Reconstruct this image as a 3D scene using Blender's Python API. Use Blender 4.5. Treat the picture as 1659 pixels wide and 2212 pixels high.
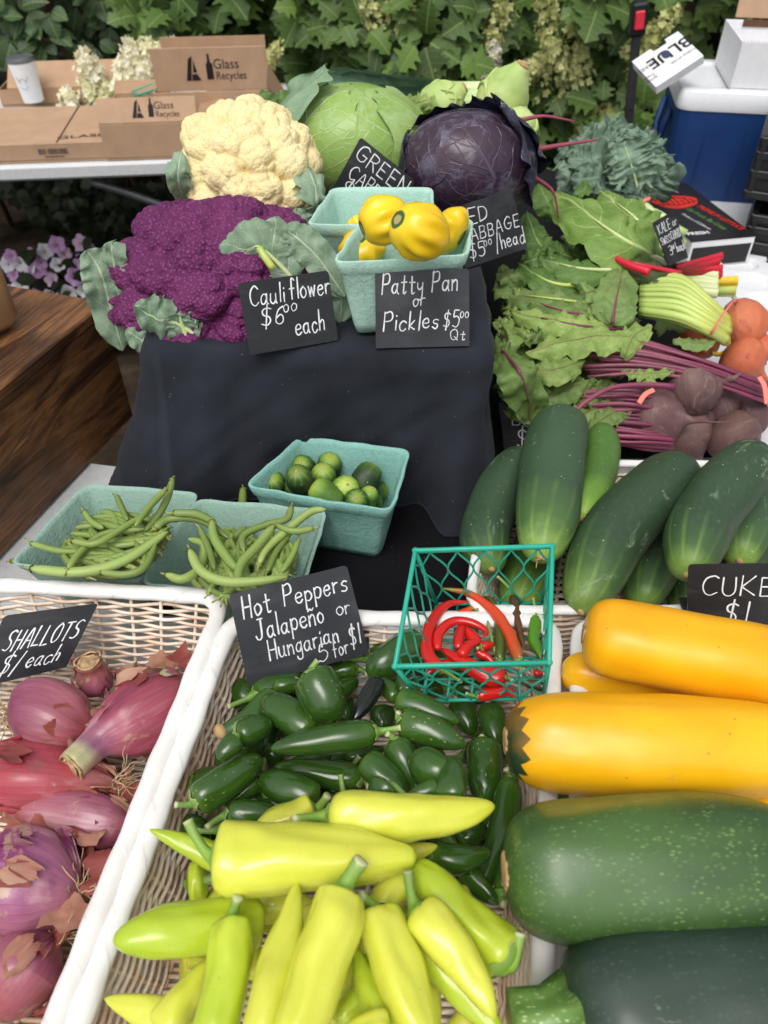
import bpy, math, random
import numpy as np
from mathutils import Vector, Matrix, kdtree
from mathutils import noise as _mn

def mnoise(p):
    return _mn.noise(Vector(p))

SC = bpy.context.scene
for _o in list(bpy.data.objects):
    bpy.data.objects.remove(_o)
COL = SC.collection
R = math.radians
random.seed(11)
RNG = np.random.default_rng(5)

# ------------------------------------------------------------------ camera
CAM_H, PITCH, FOC, CX, CY = 0.72, R(43.0), 1660.0, 829.5, 1106.0
cam_data = bpy.data.cameras.new("camera")
cam = bpy.data.objects.new("camera", cam_data)
COL.objects.link(cam)
cam.location = (0, 0, CAM_H)
cam.rotation_euler = (R(90) - PITCH, 0, 0)
cam_data.sensor_fit = 'VERTICAL'
cam_data.sensor_height = 9.8
cam_data.sensor_width = 9.8 * 0.75
cam_data.lens = 9.8 * FOC / 2212.0
cam_data.clip_start = 0.01
cam_data.clip_end = 200
cam_data.dof.use_dof = True
cam_data.dof.focus_distance = 0.80
cam_data.dof.aperture_fstop = 2.0
SC.camera = cam

# ------------------------------------------------------------------ world, sun, exposure
W = bpy.data.worlds.new("World")
SC.world = W
W.use_nodes = True
wn = W.node_tree.nodes
bg = wn["Background"]
sky = wn.new("ShaderNodeTexSky")
sky.sky_type = 'NISHITA'
sky.sun_disc = False
SUN_EL, SUN_ROT = R(62), R(200)
sky.sun_elevation = SUN_EL
sky.sun_rotation = SUN_ROT
sky.dust_density = 4.0
hs = wn.new("ShaderNodeHueSaturation")
hs.inputs["Saturation"].default_value = 0.22
W.node_tree.links.new(sky.outputs[0], hs.inputs["Color"])
W.node_tree.links.new(hs.outputs[0], bg.inputs["Color"])
bg.inputs["Strength"].default_value = 0.145
sd = bpy.data.lights.new("sun", 'SUN')
sd.energy = 0.85
sd.angle = R(32)
sd.color = (1.0, 0.96, 0.9)
sun = bpy.data.objects.new("sun", sd)
COL.objects.link(sun)
_dir = Vector((math.sin(SUN_ROT) * math.cos(SUN_EL), math.cos(SUN_ROT) * math.cos(SUN_EL), math.sin(SUN_EL)))
sun.rotation_euler = _dir.to_track_quat('Z', 'Y').to_euler()
SC.view_settings.view_transform = 'Standard'
SC.view_settings.look = 'None'
SC.view_settings.gamma = 1
SC.view_settings.exposure = 0.33

# ------------------------------------------------------------------ pixels of the photo (1659 wide) to points
_fw = np.array([0, math.cos(PITCH), -math.sin(PITCH)])
_up = np.array([0, math.sin(PITCH), math.cos(PITCH)])
_rt = np.array([1.0, 0, 0])
CAMP = np.array([0, 0, CAM_H])

def ray(u, v):
    return _fw + _rt * ((u - CX) / FOC) + _up * ((CY - v) / FOC)

def at(u, v, z):
    d = ray(u, v)
    return CAMP + d * ((z - CAM_H) / d[2])

def aty(u, v, y):
    d = ray(u, v)
    return CAMP + d * (y / d[1])

def pm(p):
    """metres per pixel at p"""
    return float(np.dot(np.asarray(p) - CAMP, _fw)) / FOC

def proj(p):
    q = np.asarray(p) - CAMP
    t = np.dot(q, _fw)
    return CX + FOC * q[0] / t, CY - FOC * np.dot(q, _up) / t

def C(r, g, b, k=1.0):
    f = lambda c: ((c / 255 + 0.055) / 1.055) ** 2.4 if c > 10 else c / 255 / 12.92
    return (f(r) * k, f(g) * k, f(b) * k, 1)

# ------------------------------------------------------------------ node materials
class G:
    def __init__(s, name, rough=0.5, spec=0.5, sss=0.0, sss_col=None, coat=0.0):
        s.m = bpy.data.materials.new(name)
        s.m.use_nodes = True
        s.nt = s.m.node_tree
        s.b = s.nt.nodes["Principled BSDF"]
        s.b.inputs["Roughness"].default_value = rough
        s.b.inputs["Specular IOR Level"].default_value = spec
        s.b.inputs["Coat Weight"].default_value = coat
        s.b.inputs["Coat Roughness"].default_value = 0.12
        if sss:
            s.b.inputs["Subsurface Weight"].default_value = sss
            s.b.inputs["Subsurface Scale"].default_value = 0.008
        s._tc = None
        s._oi = None

    def n(s, t, **kw):
        nd = s.nt.nodes.new(t)
        for k, v in kw.items():
            if k.startswith('_'):
                setattr(nd, k[1:], v)
            else:
                s.inp(nd, k.replace('_', ' '), v)
        return nd

    def inp(s, nd, k, v):
        sock = nd.inputs[k] if not isinstance(k, int) else nd.inputs[k]
        if isinstance(v, bpy.types.NodeSocket):
            s.nt.links.new(v, sock)
        else:
            sock.default_value = v

    def obj(s, scale=(1, 1, 1), rand=True):
        if s._tc is None:
            s._tc = s.n("ShaderNodeTexCoord")
        v = s._tc.outputs["Object"]
        if rand:
            r = s.n("ShaderNodeVectorMath", _operation='SCALE')
            r.inputs[0].default_value = (3.1, 5.7, 1.9)
            s.inp(r, "Scale", s.rand())
            a = s.n("ShaderNodeVectorMath", _operation='ADD')
            s.inp(a, 0, v)
            s.inp(a, 1, r.outputs[0])
            v = a.outputs[0]
        if scale != (1, 1, 1):
            m = s.n("ShaderNodeVectorMath", _operation='MULTIPLY')
            s.inp(m, 0, v)
            m.inputs[1].default_value = scale
            v = m.outputs[0]
        return v

    def rand(s):
        if s._oi is None:
            s._oi = s.n("ShaderNodeObjectInfo")
        return s._oi.outputs["Random"]

    def uv(s):
        t = s.n("ShaderNodeUVMap")
        x = s.n("ShaderNodeSeparateXYZ")
        s.inp(x, 0, t.outputs[0])
        return x.outputs[0], x.outputs[1]

    def noise(s, scale, detail=3, rough=0.55, vec=None, dist=0.0):
        t = s.n("ShaderNodeTexNoise", Scale=scale, Detail=detail, Roughness=rough, Distortion=dist)
        s.inp(t, "Vector", vec if vec is not None else s.obj())
        return t.outputs["Fac"]

    def voro(s, scale, vec=None, feature='F1', out="Distance", rnd=1.0):
        t = s.n("ShaderNodeTexVoronoi", _feature=feature, Scale=scale, Randomness=rnd)
        s.inp(t, "Vector", vec if vec is not None else s.obj())
        return t.outputs[out]

    def math(s, op, a, b=None, clamp=False):
        t = s.n("ShaderNodeMath", _operation=op, _use_clamp=clamp)
        s.inp(t, 0, a)
        if b is not None:
            s.inp(t, 1, b)
        return t.outputs[0]

    def ramp(s, fac, stops, interp='LINEAR'):
        t = s.n("ShaderNodeValToRGB")
        t.color_ramp.interpolation = interp
        e = t.color_ramp.elements
        while len(e) < len(stops):
            e.new(0.5)
        for el, (p, c) in zip(e, stops):
            el.position = p
            el.color = c if hasattr(c, '__len__') else (c, c, c, 1)
        s.inp(t, 0, fac)
        return t.outputs[0]

    def mix(s, fac, a, b, mode='MIX'):
        t = s.n("ShaderNodeMix", _data_type='RGBA', _blend_type=mode)
        s.inp(t, 0, fac)
        s.inp(t, 6, a)
        s.inp(t, 7, b)
        return t.outputs[2]

    def step(s, x, lo, hi):
        t = s.n("ShaderNodeMapRange", From_Min=lo, From_Max=hi)
        s.inp(t, "Value", x)
        return t.outputs[0]

    def bump(s, h, strength=0.3, dist=0.002):
        t = s.n("ShaderNodeBump", Strength=strength, Distance=dist)
        s.inp(t, "Height", h)
        if s.b.inputs["Normal"].is_linked:
            s.inp(t, "Normal", s.b.inputs["Normal"].links[0].from_socket)
        s.nt.links.new(t.outputs[0], s.b.inputs["Normal"])

    def col(s, c):
        s.inp(s.b, "Base Color", c)
        return s

    def vary(s, c, amt=0.25):
        """per-object brightness change"""
        h = s.n("ShaderNodeHueSaturation")
        s.inp(h, "Color", c)
        s.inp(h, "Value", s.step(s.rand(), 0.0, 1.0))
        h.inputs["Value"].links[0].from_node.inputs["To Min"].default_value = 1 - amt
        h.inputs["Value"].links[0].from_node.inputs["To Max"].default_value = 1 + amt
        return h.outputs[0]

    def translucent(s, fac, color):
        t = s.n("ShaderNodeBsdfTranslucent")
        s.inp(t, "Color", color)
        mx = s.n("ShaderNodeMixShader", Fac=fac)
        s.nt.links.new(s.b.outputs[0], mx.inputs[1])
        s.nt.links.new(t.outputs[0], mx.inputs[2])
        s.nt.links.new(mx.outputs[0], s.nt.nodes["Material Output"].inputs["Surface"])

def plain(name, c, rough=0.5, spec=0.5, nscale=60, namt=0.15, bump=0.0, metal=0.0):
    g = G(name, rough, spec)
    f = g.noise(nscale, 4)
    lo = tuple(x * (1 - namt) for x in c[:3]) + (1,)
    hi = tuple(min(1, x * (1 + namt)) for x in c[:3]) + (1,)
    g.col(g.ramp(f, [(0.3, lo), (0.7, hi)]))
    g.b.inputs["Metallic"].default_value = metal
    if bump:
        g.bump(g.noise(nscale * 3, 3), bump, 0.001)
    return g.m

# ------------------------------------------------------------------ mesh builder
class MB:
    def __init__(s):
        s.v = []; s.f = []; s.uv = []; s.mi = []; s.n = 0

    def add(s, v, f, uv=None, mi=0):
        """v: Nx3; f: index tuples; uv: per-face lists of uv per corner"""
        o = s.n
        v = np.asarray(v, float).reshape(-1, 3)
        s.v.append(v)
        s.n += len(v)
        s.f += [tuple(i + o for i in q) for q in f]
        s.uv += uv if uv is not None else [[(0.5, 0.5)] * len(q) for q in f]
        s.mi += [mi] * len(f)

    def grid(s, P, uvg=None, mi=0, closed=False, flip=False):
        """P: (n,m,3) grid of points"""
        n, m = P.shape[:2]
        f = []; uv = []
        mm = m if closed else m - 1
        for i in range(n - 1):
            for j in range(mm):
                j2 = (j + 1) % m
                q = (i * m + j, (i + 1) * m + j, (i + 1) * m + j2, i * m + j2)
                u0, u1 = i / (n - 1), (i + 1) / (n - 1)
                v0, v1 = j / mm, (j + 1) / mm
                w = [(u0, v0), (u1, v0), (u1, v1), (u0, v1)]
                if flip:
                    q = q[::-1]; w = w[::-1]
                f.append(q); uv.append(w)
        s.add(P.reshape(-1, 3), f, uv, mi)

    def tube(s, path, rad, ns=10, mod=None, mi=0, flat=None, cap=True, upv=None):
        """swept tube; mod(u, theta array) scales the radius; flat squashes along the frame's second axis"""
        P = np.asarray(path, float)
        n = len(P)
        rad = np.broadcast_to(np.asarray(rad, float), (n,))
        T = np.gradient(P, axis=0)
        T /= np.linalg.norm(T, axis=1)[:, None] + 1e-12
        a = np.array(upv if upv is not None else (0, 0, 1.0), float)
        if abs(np.dot(a, T[0])) > 0.95:
            a = np.array((1.0, 0, 0)) if abs(T[0][0]) < 0.9 else np.array((0, 1.0, 0))
        th = np.linspace(0, 2 * math.pi, ns, endpoint=False)
        rings = np.zeros((n, ns, 3))
        A = a - T[0] * np.dot(a, T[0]); A /= np.linalg.norm(A)
        for i in range(n):
            A = A - T[i] * np.dot(A, T[i]); A /= np.linalg.norm(A) + 1e-12
            B = np.cross(T[i], A)
            r = rad[i] * (mod(i / (n - 1), th) if mod else 1.0)
            k = flat if flat else 1.0
            rings[i] = P[i] + np.outer(np.cos(th) * r * k, A) + np.outer(np.sin(th) * r, B)
        s.grid(rings, mi=mi, closed=True)
        if cap:
            o = s.n - n * ns
            for e, base in ((0, o), (n - 1, o + (n - 1) * ns)):
                c = s.n
                s.v.append(P[e][None, :]); s.n += 1
                u = 0.0 if e == 0 else 1.0
                for j in range(ns):
                    j2 = (j + 1) % ns
                    q = (base + j, base + j2, c) if e == 0 else (base + j2, base + j, c)
                    s.f.append(q)
                    s.uv.append([(u, q_ / ns) for q_ in (j, j + 1, j + .5)] if e == 0 else [(u, q_ / ns) for q_ in (j + 1, j, j + .5)])
                    s.mi.append(mi)

    def box(s, c, size, M=None, mi=0, bev=0.0):
        """box with chamfered edges"""
        h = np.array(size) / 2
        b = min(bev, min(h) * 0.9)
        c = np.array(c, float)
        if b <= 0:
            v = np.array([(x, y, z) for x in (-1, 1) for y in (-1, 1) for z in (-1, 1)], float) * h + c
            f = [(0, 1, 3, 2), (4, 6, 7, 5), (0, 4, 5, 1), (2, 3, 7, 6), (0, 2, 6, 4), (1, 5, 7, 3)]
        else:
            v = []; idx = {}
            for x in (-1, 1):
                for y in (-1, 1):
                    for z in (-1, 1):
                        sg = np.array((x, y, z))
                        for ax in range(3):
                            p = sg * (h - b)
                            p[ax] = sg[ax] * h[ax]
                            idx[(x, y, z, ax)] = len(v)
                            v.append(p + c)
            f = []
            I = lambda x, y, z, a: idx[(x, y, z, a)]
            for ax in range(3):
                for sg in (-1, 1):
                    o = [q for q in range(3) if q != ax]
                    q = []
                    for p1, p2 in ((-1, -1), (1, -1), (1, 1), (-1, 1)):
                        t = [0, 0, 0]; t[ax] = sg; t[o[0]] = p1; t[o[1]] = p2
                        q.append(I(*t, ax))
                    if (sg > 0) == (ax == 1):
                        q = q[::-1]
                    f.append(tuple(q))
            for ax in range(3):
                o = [q for q in range(3) if q != ax]
                for p1 in (-1, 1):
                    for p2 in (-1, 1):
                        t0 = [0, 0, 0]; t0[o[0]] = p1; t0[o[1]] = p2
                        t1 = list(t0); t0[ax] = -1; t1[ax] = 1
                        q = (I(*t0, o[0]), I(*t1, o[0]), I(*t1, o[1]), I(*t0, o[1]))
                        if (p1 * p2 > 0) != (ax == 1):
                            q = q[::-1]
                        f.append(q)
            for x in (-1, 1):
                for y in (-1, 1):
                    for z in (-1, 1):
                        q = (I(x, y, z, 0), I(x, y, z, 1), I(x, y, z, 2))
                        f.append(q if x * y * z > 0 else q[::-1])
            v = np.array(v)
        if M is not None:
            v = v @ np.array(M.to_3x3()).T + np.array(M.translation)
        s.add(v, f, [[(0.2, 0.2), (0.8, 0.2), (0.8, 0.8), (0.2, 0.8)][:len(q)] for q in f], mi)

    def blob(s, c, r, nu=10, nv=7, scale=(1, 1, 1), mi=0, M=None):
        th = np.linspace(0, 2 * math.pi, nu, endpoint=False)
        ph = np.linspace(0.02, math.pi - 0.02, nv)
        P = np.stack([np.outer(np.sin(ph), np.cos(th)), np.outer(np.sin(ph), np.sin(th)), np.outer(np.cos(ph), np.ones(nu))], -1)
        P = P * r * np.array(scale)
        if M is not None:
            P = P @ np.array(M.to_3x3()).T
        s.grid(P + np.array(c), mi=mi, closed=True)

    def build(s, name, mats, parent=None, M=None, smooth=True):
        me = bpy.data.meshes.new(name)
        V = np.concatenate(s.v) if s.v else np.zeros((0, 3))
        me.from_pydata(V.tolist(), [], s.f)
        uvl = me.uv_layers.new(name="UVMap")
        flat = np.array([c for q in s.uv for p in q for c in p], dtype=np.float32)
        uvl.data.foreach_set("uv", flat)
        for m in (mats if isinstance(mats, (list, tuple)) else [mats]):
            me.materials.append(m)
        if any(s.mi):
            me.polygons.foreach_set("material_index", s.mi)
        if smooth is True:
            me.polygons.foreach_set("use_smooth", [True] * len(s.f))
        elif smooth:
            me.polygons.foreach_set("use_smooth", [True] * len(s.f))
            me.set_sharp_from_angle(angle=R(smooth))
        me.update()
        o = bpy.data.objects.new(name, me)
        COL.objects.link(o)
        if parent is not None:
            o.parent = parent
        if M is not None:
            o.matrix_world = M if parent is None else M
        return o

def tag(o, label=None, cat=None, group=None, kind=None):
    if label: o["label"] = label
    if cat: o["category"] = cat
    if group: o["group"] = group
    if kind: o["kind"] = kind
    return o

def empty(name, M, label, cat, group=None):
    o = bpy.data.objects.new(name, None)
    o.empty_display_size = 0.02
    COL.objects.link(o)
    o.matrix_world = M
    return tag(o, label, cat, group)

def frame(o, x, z=(0, 0, 1)):
    """matrix with origin o, X along x, Z near z"""
    x = Vector(x).normalized(); z = Vector(z)
    y = z.cross(x)
    if y.length < 1e-4:
        y = Vector((0, 1, 0)).cross(x)
    y.normalize()
    z = x.cross(y)
    M = Matrix((x, y, z)).transposed().to_4x4()
    M.translation = Vector(o)
    return M

def loc(M, pts):
    """world points into the frame M"""
    I = M.inverted()
    A = np.array(I.to_3x3()); t = np.array(I.translation)
    return np.asarray(pts, float) @ A.T + t

def catmull(P, n):
    P = np.asarray(P, float)
    if len(P) == 2:
        t = np.linspace(0, 1, n)[:, None]
        return P[0] * (1 - t) + P[1] * t
    Q = np.vstack([2 * P[0] - P[1], P, 2 * P[-1] - P[-2]])
    out = []
    for t in np.linspace(0, len(P) - 1, n):
        i = min(int(t), len(P) - 2); f = t - i
        a, b, c, d = Q[i:i + 4]
        out.append(0.5 * (2 * b + (c - a) * f + (2 * a - 5 * b + 4 * c - d) * f * f + (3 * b - a - 3 * c + d) * f ** 3))
    return np.array(out)

def interp(xs, ys, t):
    return np.interp(t, xs, ys)

def smooth_prof(xs, ys, n):
    """radius profile resampled smoothly"""
    P = np.stack([xs, ys], 1)
    Q = catmull(P, 160)
    return np.interp(np.linspace(0, 1, n), np.maximum.accumulate(Q[:, 0]), np.maximum(Q[:, 1], 0))
# ------------------------------------------------------------------ materials of the setting
def wicker_mat():
    g = G("wicker", 0.55, 0.35)
    c = g.ramp(g.noise(38, 3), [(0.3, C(218, 190, 160)), (0.55, C(240, 222, 204)), (0.75, C(250, 240, 228))])
    d = g.noise(6, 3)
    g.col(g.mix(g.step(d, 0.52, 0.72), c, C(190, 150, 112)))
    g.bump(g.noise(160, 3, vec=g.obj((1, 1, 1))), 0.25, 0.001)
    return g.m

def rim_mat():
    g = G("rim_wrap", 0.42, 0.4)
    w = g.n("ShaderNodeTexWave", Scale=9, Distortion=5, Detail=3)
    g.inp(w, "Vector", g.obj())
    u, v = g.uv()
    wrap = g.math('FRACT', g.math('ADD', g.math('MULTIPLY', u, 19), g.math('ADD', g.math('MULTIPLY', v, .7), g.math('MULTIPLY', g.noise(5, 2), 1.6))))
    line = g.step(wrap, 0.0, 0.05)
    c = g.ramp(g.noise(14, 4), [(0.35, C(228, 225, 221)), (0.7, C(240, 238, 235))])
    fold = g.noise(40, 4)
    g.col(g.mix(g.math('MULTIPLY', g.math('SUBTRACT', 1.0, line), .22), c, C(170, 164, 160)))
    g.bump(g.math('ADD', g.math('MULTIPLY', line, .4), g.math('MULTIPLY', w.outputs["Fac"], 0.8)), 0.5, 0.0018)
    g.bump(g.noise(55, 4, .6, vec=g.obj((1, 1, .4))), .35, .0025)
    return g.m

def pulp_mat(name, c):
    g = G(name, 0.95, 0.15)
    n = g.noise(420, 2)
    n2 = g.noise(26, 4)
    lo = tuple(x * 0.86 for x in c[:3]) + (1,); hi = tuple(min(1, x * 1.1) for x in c[:3]) + (1,)
    g.col(g.mix(g.step(n, .35, .7), g.ramp(n2, [(0.3, lo), (0.7, hi)]), tuple(min(1, x * 1.15) for x in c[:3]) + (1,)))
    g.bump(g.noise(300, 3), 0.6, 0.0016)
    g.bump(g.voro(130), 0.35, 0.001)
    return g.m

def cloth_mat(name, c, rough=0.9):
    g = G(name, rough, 0.12)
    v = g.obj(rand=False)
    lint = g.step(g.voro(95, vec=v), 0.085, 0.04)
    big = g.noise(9, 5, vec=v)
    base = g.ramp(big, [(0.35, tuple(x * .8 for x in c[:3]) + (1,)), (0.7, tuple(x * 1.35 for x in c[:3]) + (1,))])
    g.col(g.mix(g.math('MULTIPLY', lint, g.step(g.noise(30, 2, vec=v), .5, .6)), base, C(120, 120, 125)))
    w = g.n("ShaderNodeTexChecker", Scale=1500)
    g.inp(w, "Vector", v)
    g.bump(w.outputs["Fac"], 0.12, 0.0004)
    g.bump(g.noise(60, 4, vec=v), 0.25, 0.002)
    g.b.inputs["Sheen Weight"].default_value = 0.04
    return g.m

def wood_mat():
    g = G("stained_wood", 0.5, 0.35)
    v = g.obj((1.0, 7.0, 7.0), rand=False)
    n = g.noise(3.0, 6, 0.62, vec=v, dist=1.4)
    fine = g.noise(26, 4, 0.7, vec=g.obj((1, 14, 14), rand=False), dist=.3)
    c = g.ramp(n, [(0.30, C(40, 27, 20)), (0.43, C(88, 58, 38)), (0.53, C(142, 98, 60)), (0.62, C(98, 66, 42)), (0.75, C(176, 128, 80))])
    c = g.mix(g.step(fine, .45, .68), c, g.mix(.5, c, C(18, 12, 9)))
    blot = g.noise(4.5, 3, vec=g.obj((1, 2, 2), rand=False))
    c = g.mix(g.step(blot, .52, .64), c, g.mix(.6, c, C(26, 18, 14)))
    g.col(c)
    g.bump(fine, 0.3, 0.001)
    return g.m

def leaf_mass_mat(name, stops, transl=0.25, rough=0.5, veins=True):
    g = G(name, rough, 0.35)
    ge = g.n("ShaderNodeNewGeometry")
    r = ge.outputs["Random Per Island"]
    c = g.ramp(r, stops)
    big = g.noise(3.5, 2, vec=g.obj(rand=False))
    c = g.mix(g.step(big, .4, .7), c, g.mix(.5, c, stops[-1][1]))
    if veins:
        u, v = g.uv()
        x = g.math('ABSOLUTE', g.math('SUBTRACT', v, .5))
        side = g.math('ABSOLUTE', g.math('SUBTRACT', g.math('FRACT', g.math('SUBTRACT', g.math('MULTIPLY', u, 6), g.math('MULTIPLY', x, 3))), .5))
        vein = g.math('MAXIMUM', g.step(x, .03, .01), g.math('MULTIPLY', g.step(side, .06, .02), .6))
        c = g.mix(g.math('MULTIPLY', vein, .35), c, C(170, 190, 120))
        g.bump(g.math('MULTIPLY', vein, -1.0), .3, .002)
    g.col(c)
    g.translucent(transl, c)
    return g.m

M_WICKER, M_RIM = wicker_mat(), rim_mat()
M_PULP = [pulp_mat("pulp_pale_teal", C(172, 208, 194, .95)), pulp_mat("pulp_teal", C(138, 188, 178, .9)), pulp_mat("pulp_sea_green", C(156, 188, 174, .88))]
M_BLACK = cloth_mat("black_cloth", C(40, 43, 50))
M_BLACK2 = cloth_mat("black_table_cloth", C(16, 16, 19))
M_WOOD = wood_mat()
M_TABLE = plain("table_plastic", C(205, 207, 208), .5, .4, 120, .06, .15)
M_CARD = plain("cardboard", C(182, 150, 122), .85, .15, 22, .08, .06)
M_CARDIN = plain("cardboard_inside", C(170, 138, 110), .85, .15, 22, .08, .06)
M_INK = plain("ink_print", C(38, 32, 36), .7, .2, 90, .2)
M_WHITE = plain("white_card", C(226, 226, 228), .6, .3, 60, .04, .05)
M_WHITEP = plain("white_plastic", C(228, 230, 232), .4, .4, 90, .03)
M_STEEL = plain("grey_steel", C(120, 122, 126), .45, .5, 30, .1, 0, .6)
M_DARKPL = plain("black_plastic", C(24, 25, 27), .45, .45, 50, .25, .1)
M_BLUE = plain("blue_plastic", C(24, 58, 112), .45, .4, 12, .18, .05)
M_RED = plain("red_plastic", C(222, 52, 72), .4, .4)

# ------------------------------------------------------------------ ground
def ground():
    g = G("soil", .95, .1)
    n = g.noise(9, 6, .7, vec=g.obj(rand=False))
    g.col(g.ramp(n, [(.3, C(34, 28, 22)), (.55, C(58, 48, 38)), (.75, C(80, 70, 56))]))
    g.bump(n, .8, .02)
    mb = MB()
    S = 40
    xs = np.linspace(-S, S, 41)
    P = np.stack(np.meshgrid(xs, xs + 10, indexing='ij') + [np.zeros((41, 41))], -1)
    P[..., 2] = -0.74
    mb.grid(P)
    tag(mb.build("ground", g.m), kind="structure")
ground()

# ------------------------------------------------------------------ rounded quads lofted into containers
def round_quad(c4, r, per=0.008, n_arc=5):
    """closed polyline round the four corners (in order) with rounded corners"""
    c4 = [np.asarray(c, float) for c in c4]
    pts = []
    for i in range(4):
        p, a, b = c4[i], c4[i - 1], c4[(i + 1) % 4]
        da = (a - p) / np.linalg.norm(a - p); db = (b - p) / np.linalg.norm(b - p)
        s, e = p + da * r, p + db * r
        for t in np.linspace(0, 1, n_arc):
            pts.append((1 - t) ** 2 * s + 2 * t * (1 - t) * p + t * t * e)
    pts = np.array(pts)
    L = np.linalg.norm(np.roll(pts, -1, 0) - pts, axis=1)
    cum = np.concatenate([[0], np.cumsum(L)])
    n = int(cum[-1] / per)
    q = np.vstack([pts, pts[:1]])
    t = np.linspace(0, cum[-1], n, endpoint=False)
    return np.stack([np.interp(t, cum, q[:, k]) for k in range(3)], 1), cum[-1]

def centre_frame(rim):
    c = np.mean(rim, 0)
    x = (rim[1] - rim[0]) + (rim[2] - rim[3])
    y = (rim[0] - rim[3]) + (rim[1] - rim[2])
    return frame(c, x, np.cross(x, y)), c

def wicker_basket(rim, height, label, inset=0.86, floor=True, rim_r=.0092):
    """rim corners: back left, back right, front right, front left (world)"""
    M, c = centre_frame(rim)
    L = loc(M, rim)
    path, per = round_quad(L, 0.03, 0.0065)
    n = len(path)
    stakes = int(round(per / 0.036 / 2)) * 2
    ph = np.arange(n) / n * stakes * math.pi
    cen = L.mean(0)
    rad = path - cen
    nrm = rad.copy(); nrm[:, 2] = 0
    # outward normal from the tangent
    tg = np.roll(path, -1, 0) - np.roll(path, 1, 0)
    nrm = np.stack([-tg[:, 1], tg[:, 0], np.zeros(n)], 1)
    nrm /= np.linalg.norm(nrm, axis=1)[:, None]
    nrm *= np.sign((nrm * rad).sum(1))[:, None]

    def ring(f):
        k = inset + (1 - inset) * f ** 0.8
        p = cen + rad * k
        p[:, 2] -= height * (1 - f)
        return p
    wall = MB()
    rows = int((height - 0.012) / 0.0050)
    for j in range(rows):
        f = (j + 0.5) / rows * (1 - 0.012 / height)
        p = ring(f)
        jit = np.interp(np.arange(n), np.linspace(0, n, 18), RNG.normal(0, 0.0005, 18))
        p = p + nrm * (0.0026 * np.cos(ph + math.pi * (j % 2)))[:, None]
        p[:, 2] += jit
        p = np.vstack([p, p[:2]])
        wall.tube(p, 0.00205 + 0.0002 * RNG.normal(), 5, cap=False)
    o = wall.build("wicker_basket", M_WICKER, M=M)
    tag(o, label, "basket", "white wicker baskets on the stall")
    st = MB()
    for s in range(stakes):
        i = int((s + 0.0) / stakes * n) % n
        p = np.array([ring(f)[i] for f in np.linspace(0, 0.97, 6)])
        st.tube(p, 0.0021, 5)
    st.build("stakes", M_WICKER, o)
    rm = MB()
    rp = ring(1.0); rp = np.vstack([rp, rp[:2]])
    rm.tube(rp, rim_r * (1 + .06 * np.sin(np.arange(len(rp)) * .37) + .05 * np.sin(np.arange(len(rp)) * .91)), 12, flat=0.72, cap=False)
    rm.build("rim", M_RIM, o)
    if floor:
        fl = MB()
        b, _ = round_quad([cen + (q - cen) * inset - np.array((0, 0, height)) for q in L], .02)
        # rods across, bowed over the ribs
        nr = int(np.linalg.norm(L[0] - L[3]) * inset / 0.0058)
        bl, br, fr, flc = [cen + (q - cen) * inset - np.array((0, 0, height)) for q in L]
        for j in range(nr):
            t = (j + .5) / nr
            a = bl + (flc - bl) * t; e = br + (fr - br) * t
            s = np.linspace(0, 1, 44)
            p = a + np.outer(s, e - a)
            p[:, 2] += 0.002 * np.cos(s * 9 * math.pi + math.pi * (j % 2)) + .002
            fl.tube(p, 0.0022, 5)
        for k in range(10):
            t = k / 9
            a = bl + (br - bl) * t; e = flc + (fr - flc) * t
            fl.tube([a + (0, 0, .002), e + (0, 0, .002)], .0024, 5)
        fl.build("base", M_WICKER, o)
    return o

def pulp_basket(rim, base, label, mi, group="moulded pulp baskets on the stall"):
    M, c = centre_frame(rim)
    L = loc(M, rim); B = loc(M, base)
    rp, per = round_quad(L, 0.013, 0.004)
    n = len(rp)
    # base path with as many points
    bp, pb = round_quad(B, 0.012, 0.003)
    idx = np.linspace(0, len(bp), n, endpoint=False)
    q = np.vstack([bp, bp[:1]])
    bp = np.stack([np.interp(idx, np.arange(len(q)), q[:, k]) for k in range(3)], 1)
    cen_r, cen_b = L.mean(0), B.mean(0)
    H = np.linalg.norm(cen_r - cen_b)
    # profile: (fraction from base to rim, outward offset)
    prof = [(0.0, -.004), (0.0, .0), (.12, .0008), (.45, .0008), (.80, .0008), (.825, .0022), (.84, .0036), (.90, .0040), (.985, .0046), (1.0, .0030), (.995, .0006), (.93, -.0006), (.84, -.0012), (.80, -.0018), (.45, -.0022), (.12, -.0024), (.03, -.006)]
    P = []
    tt = np.arange(n) / n
    wob = 0.0012 * np.sin(tt * 40 * math.pi) * 0 + np.interp(tt * 40, np.arange(41), RNG.normal(0, .0009, 41))
    for f, off in prof:
        p = bp * (1 - f) + rp * f
        ce = cen_b * (1 - f) + cen_r * f
        d = p - ce; d[:, 2] = 0
        d /= np.linalg.norm(d, axis=1)[:, None]
        rib = 0.0007 * np.sign(np.sin(tt * per / .02 * 2 * math.pi)) * (1 if .1 < f < .8 else 0)
        P.append(p + d * (off + wob * f + rib)[:, None])
    # floor
    P.append(cen_b + (bp - cen_b) * 0.5 + np.array((0, 0, H * .03)))
    P.append(np.repeat(cen_b[None] + np.array((0, 0, H * .03)), n, 0))
    mb = MB()
    mb.grid(np.array(P), closed=True)
    mb.add(np.vstack([bp, cen_b[None]]), [((j + 1) % n, j, n) for j in range(n)])
    o = mb.build("pulp_basket", M_PULP[mi], M=M)
    tag(o, label, "basket", group)
    return o

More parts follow.
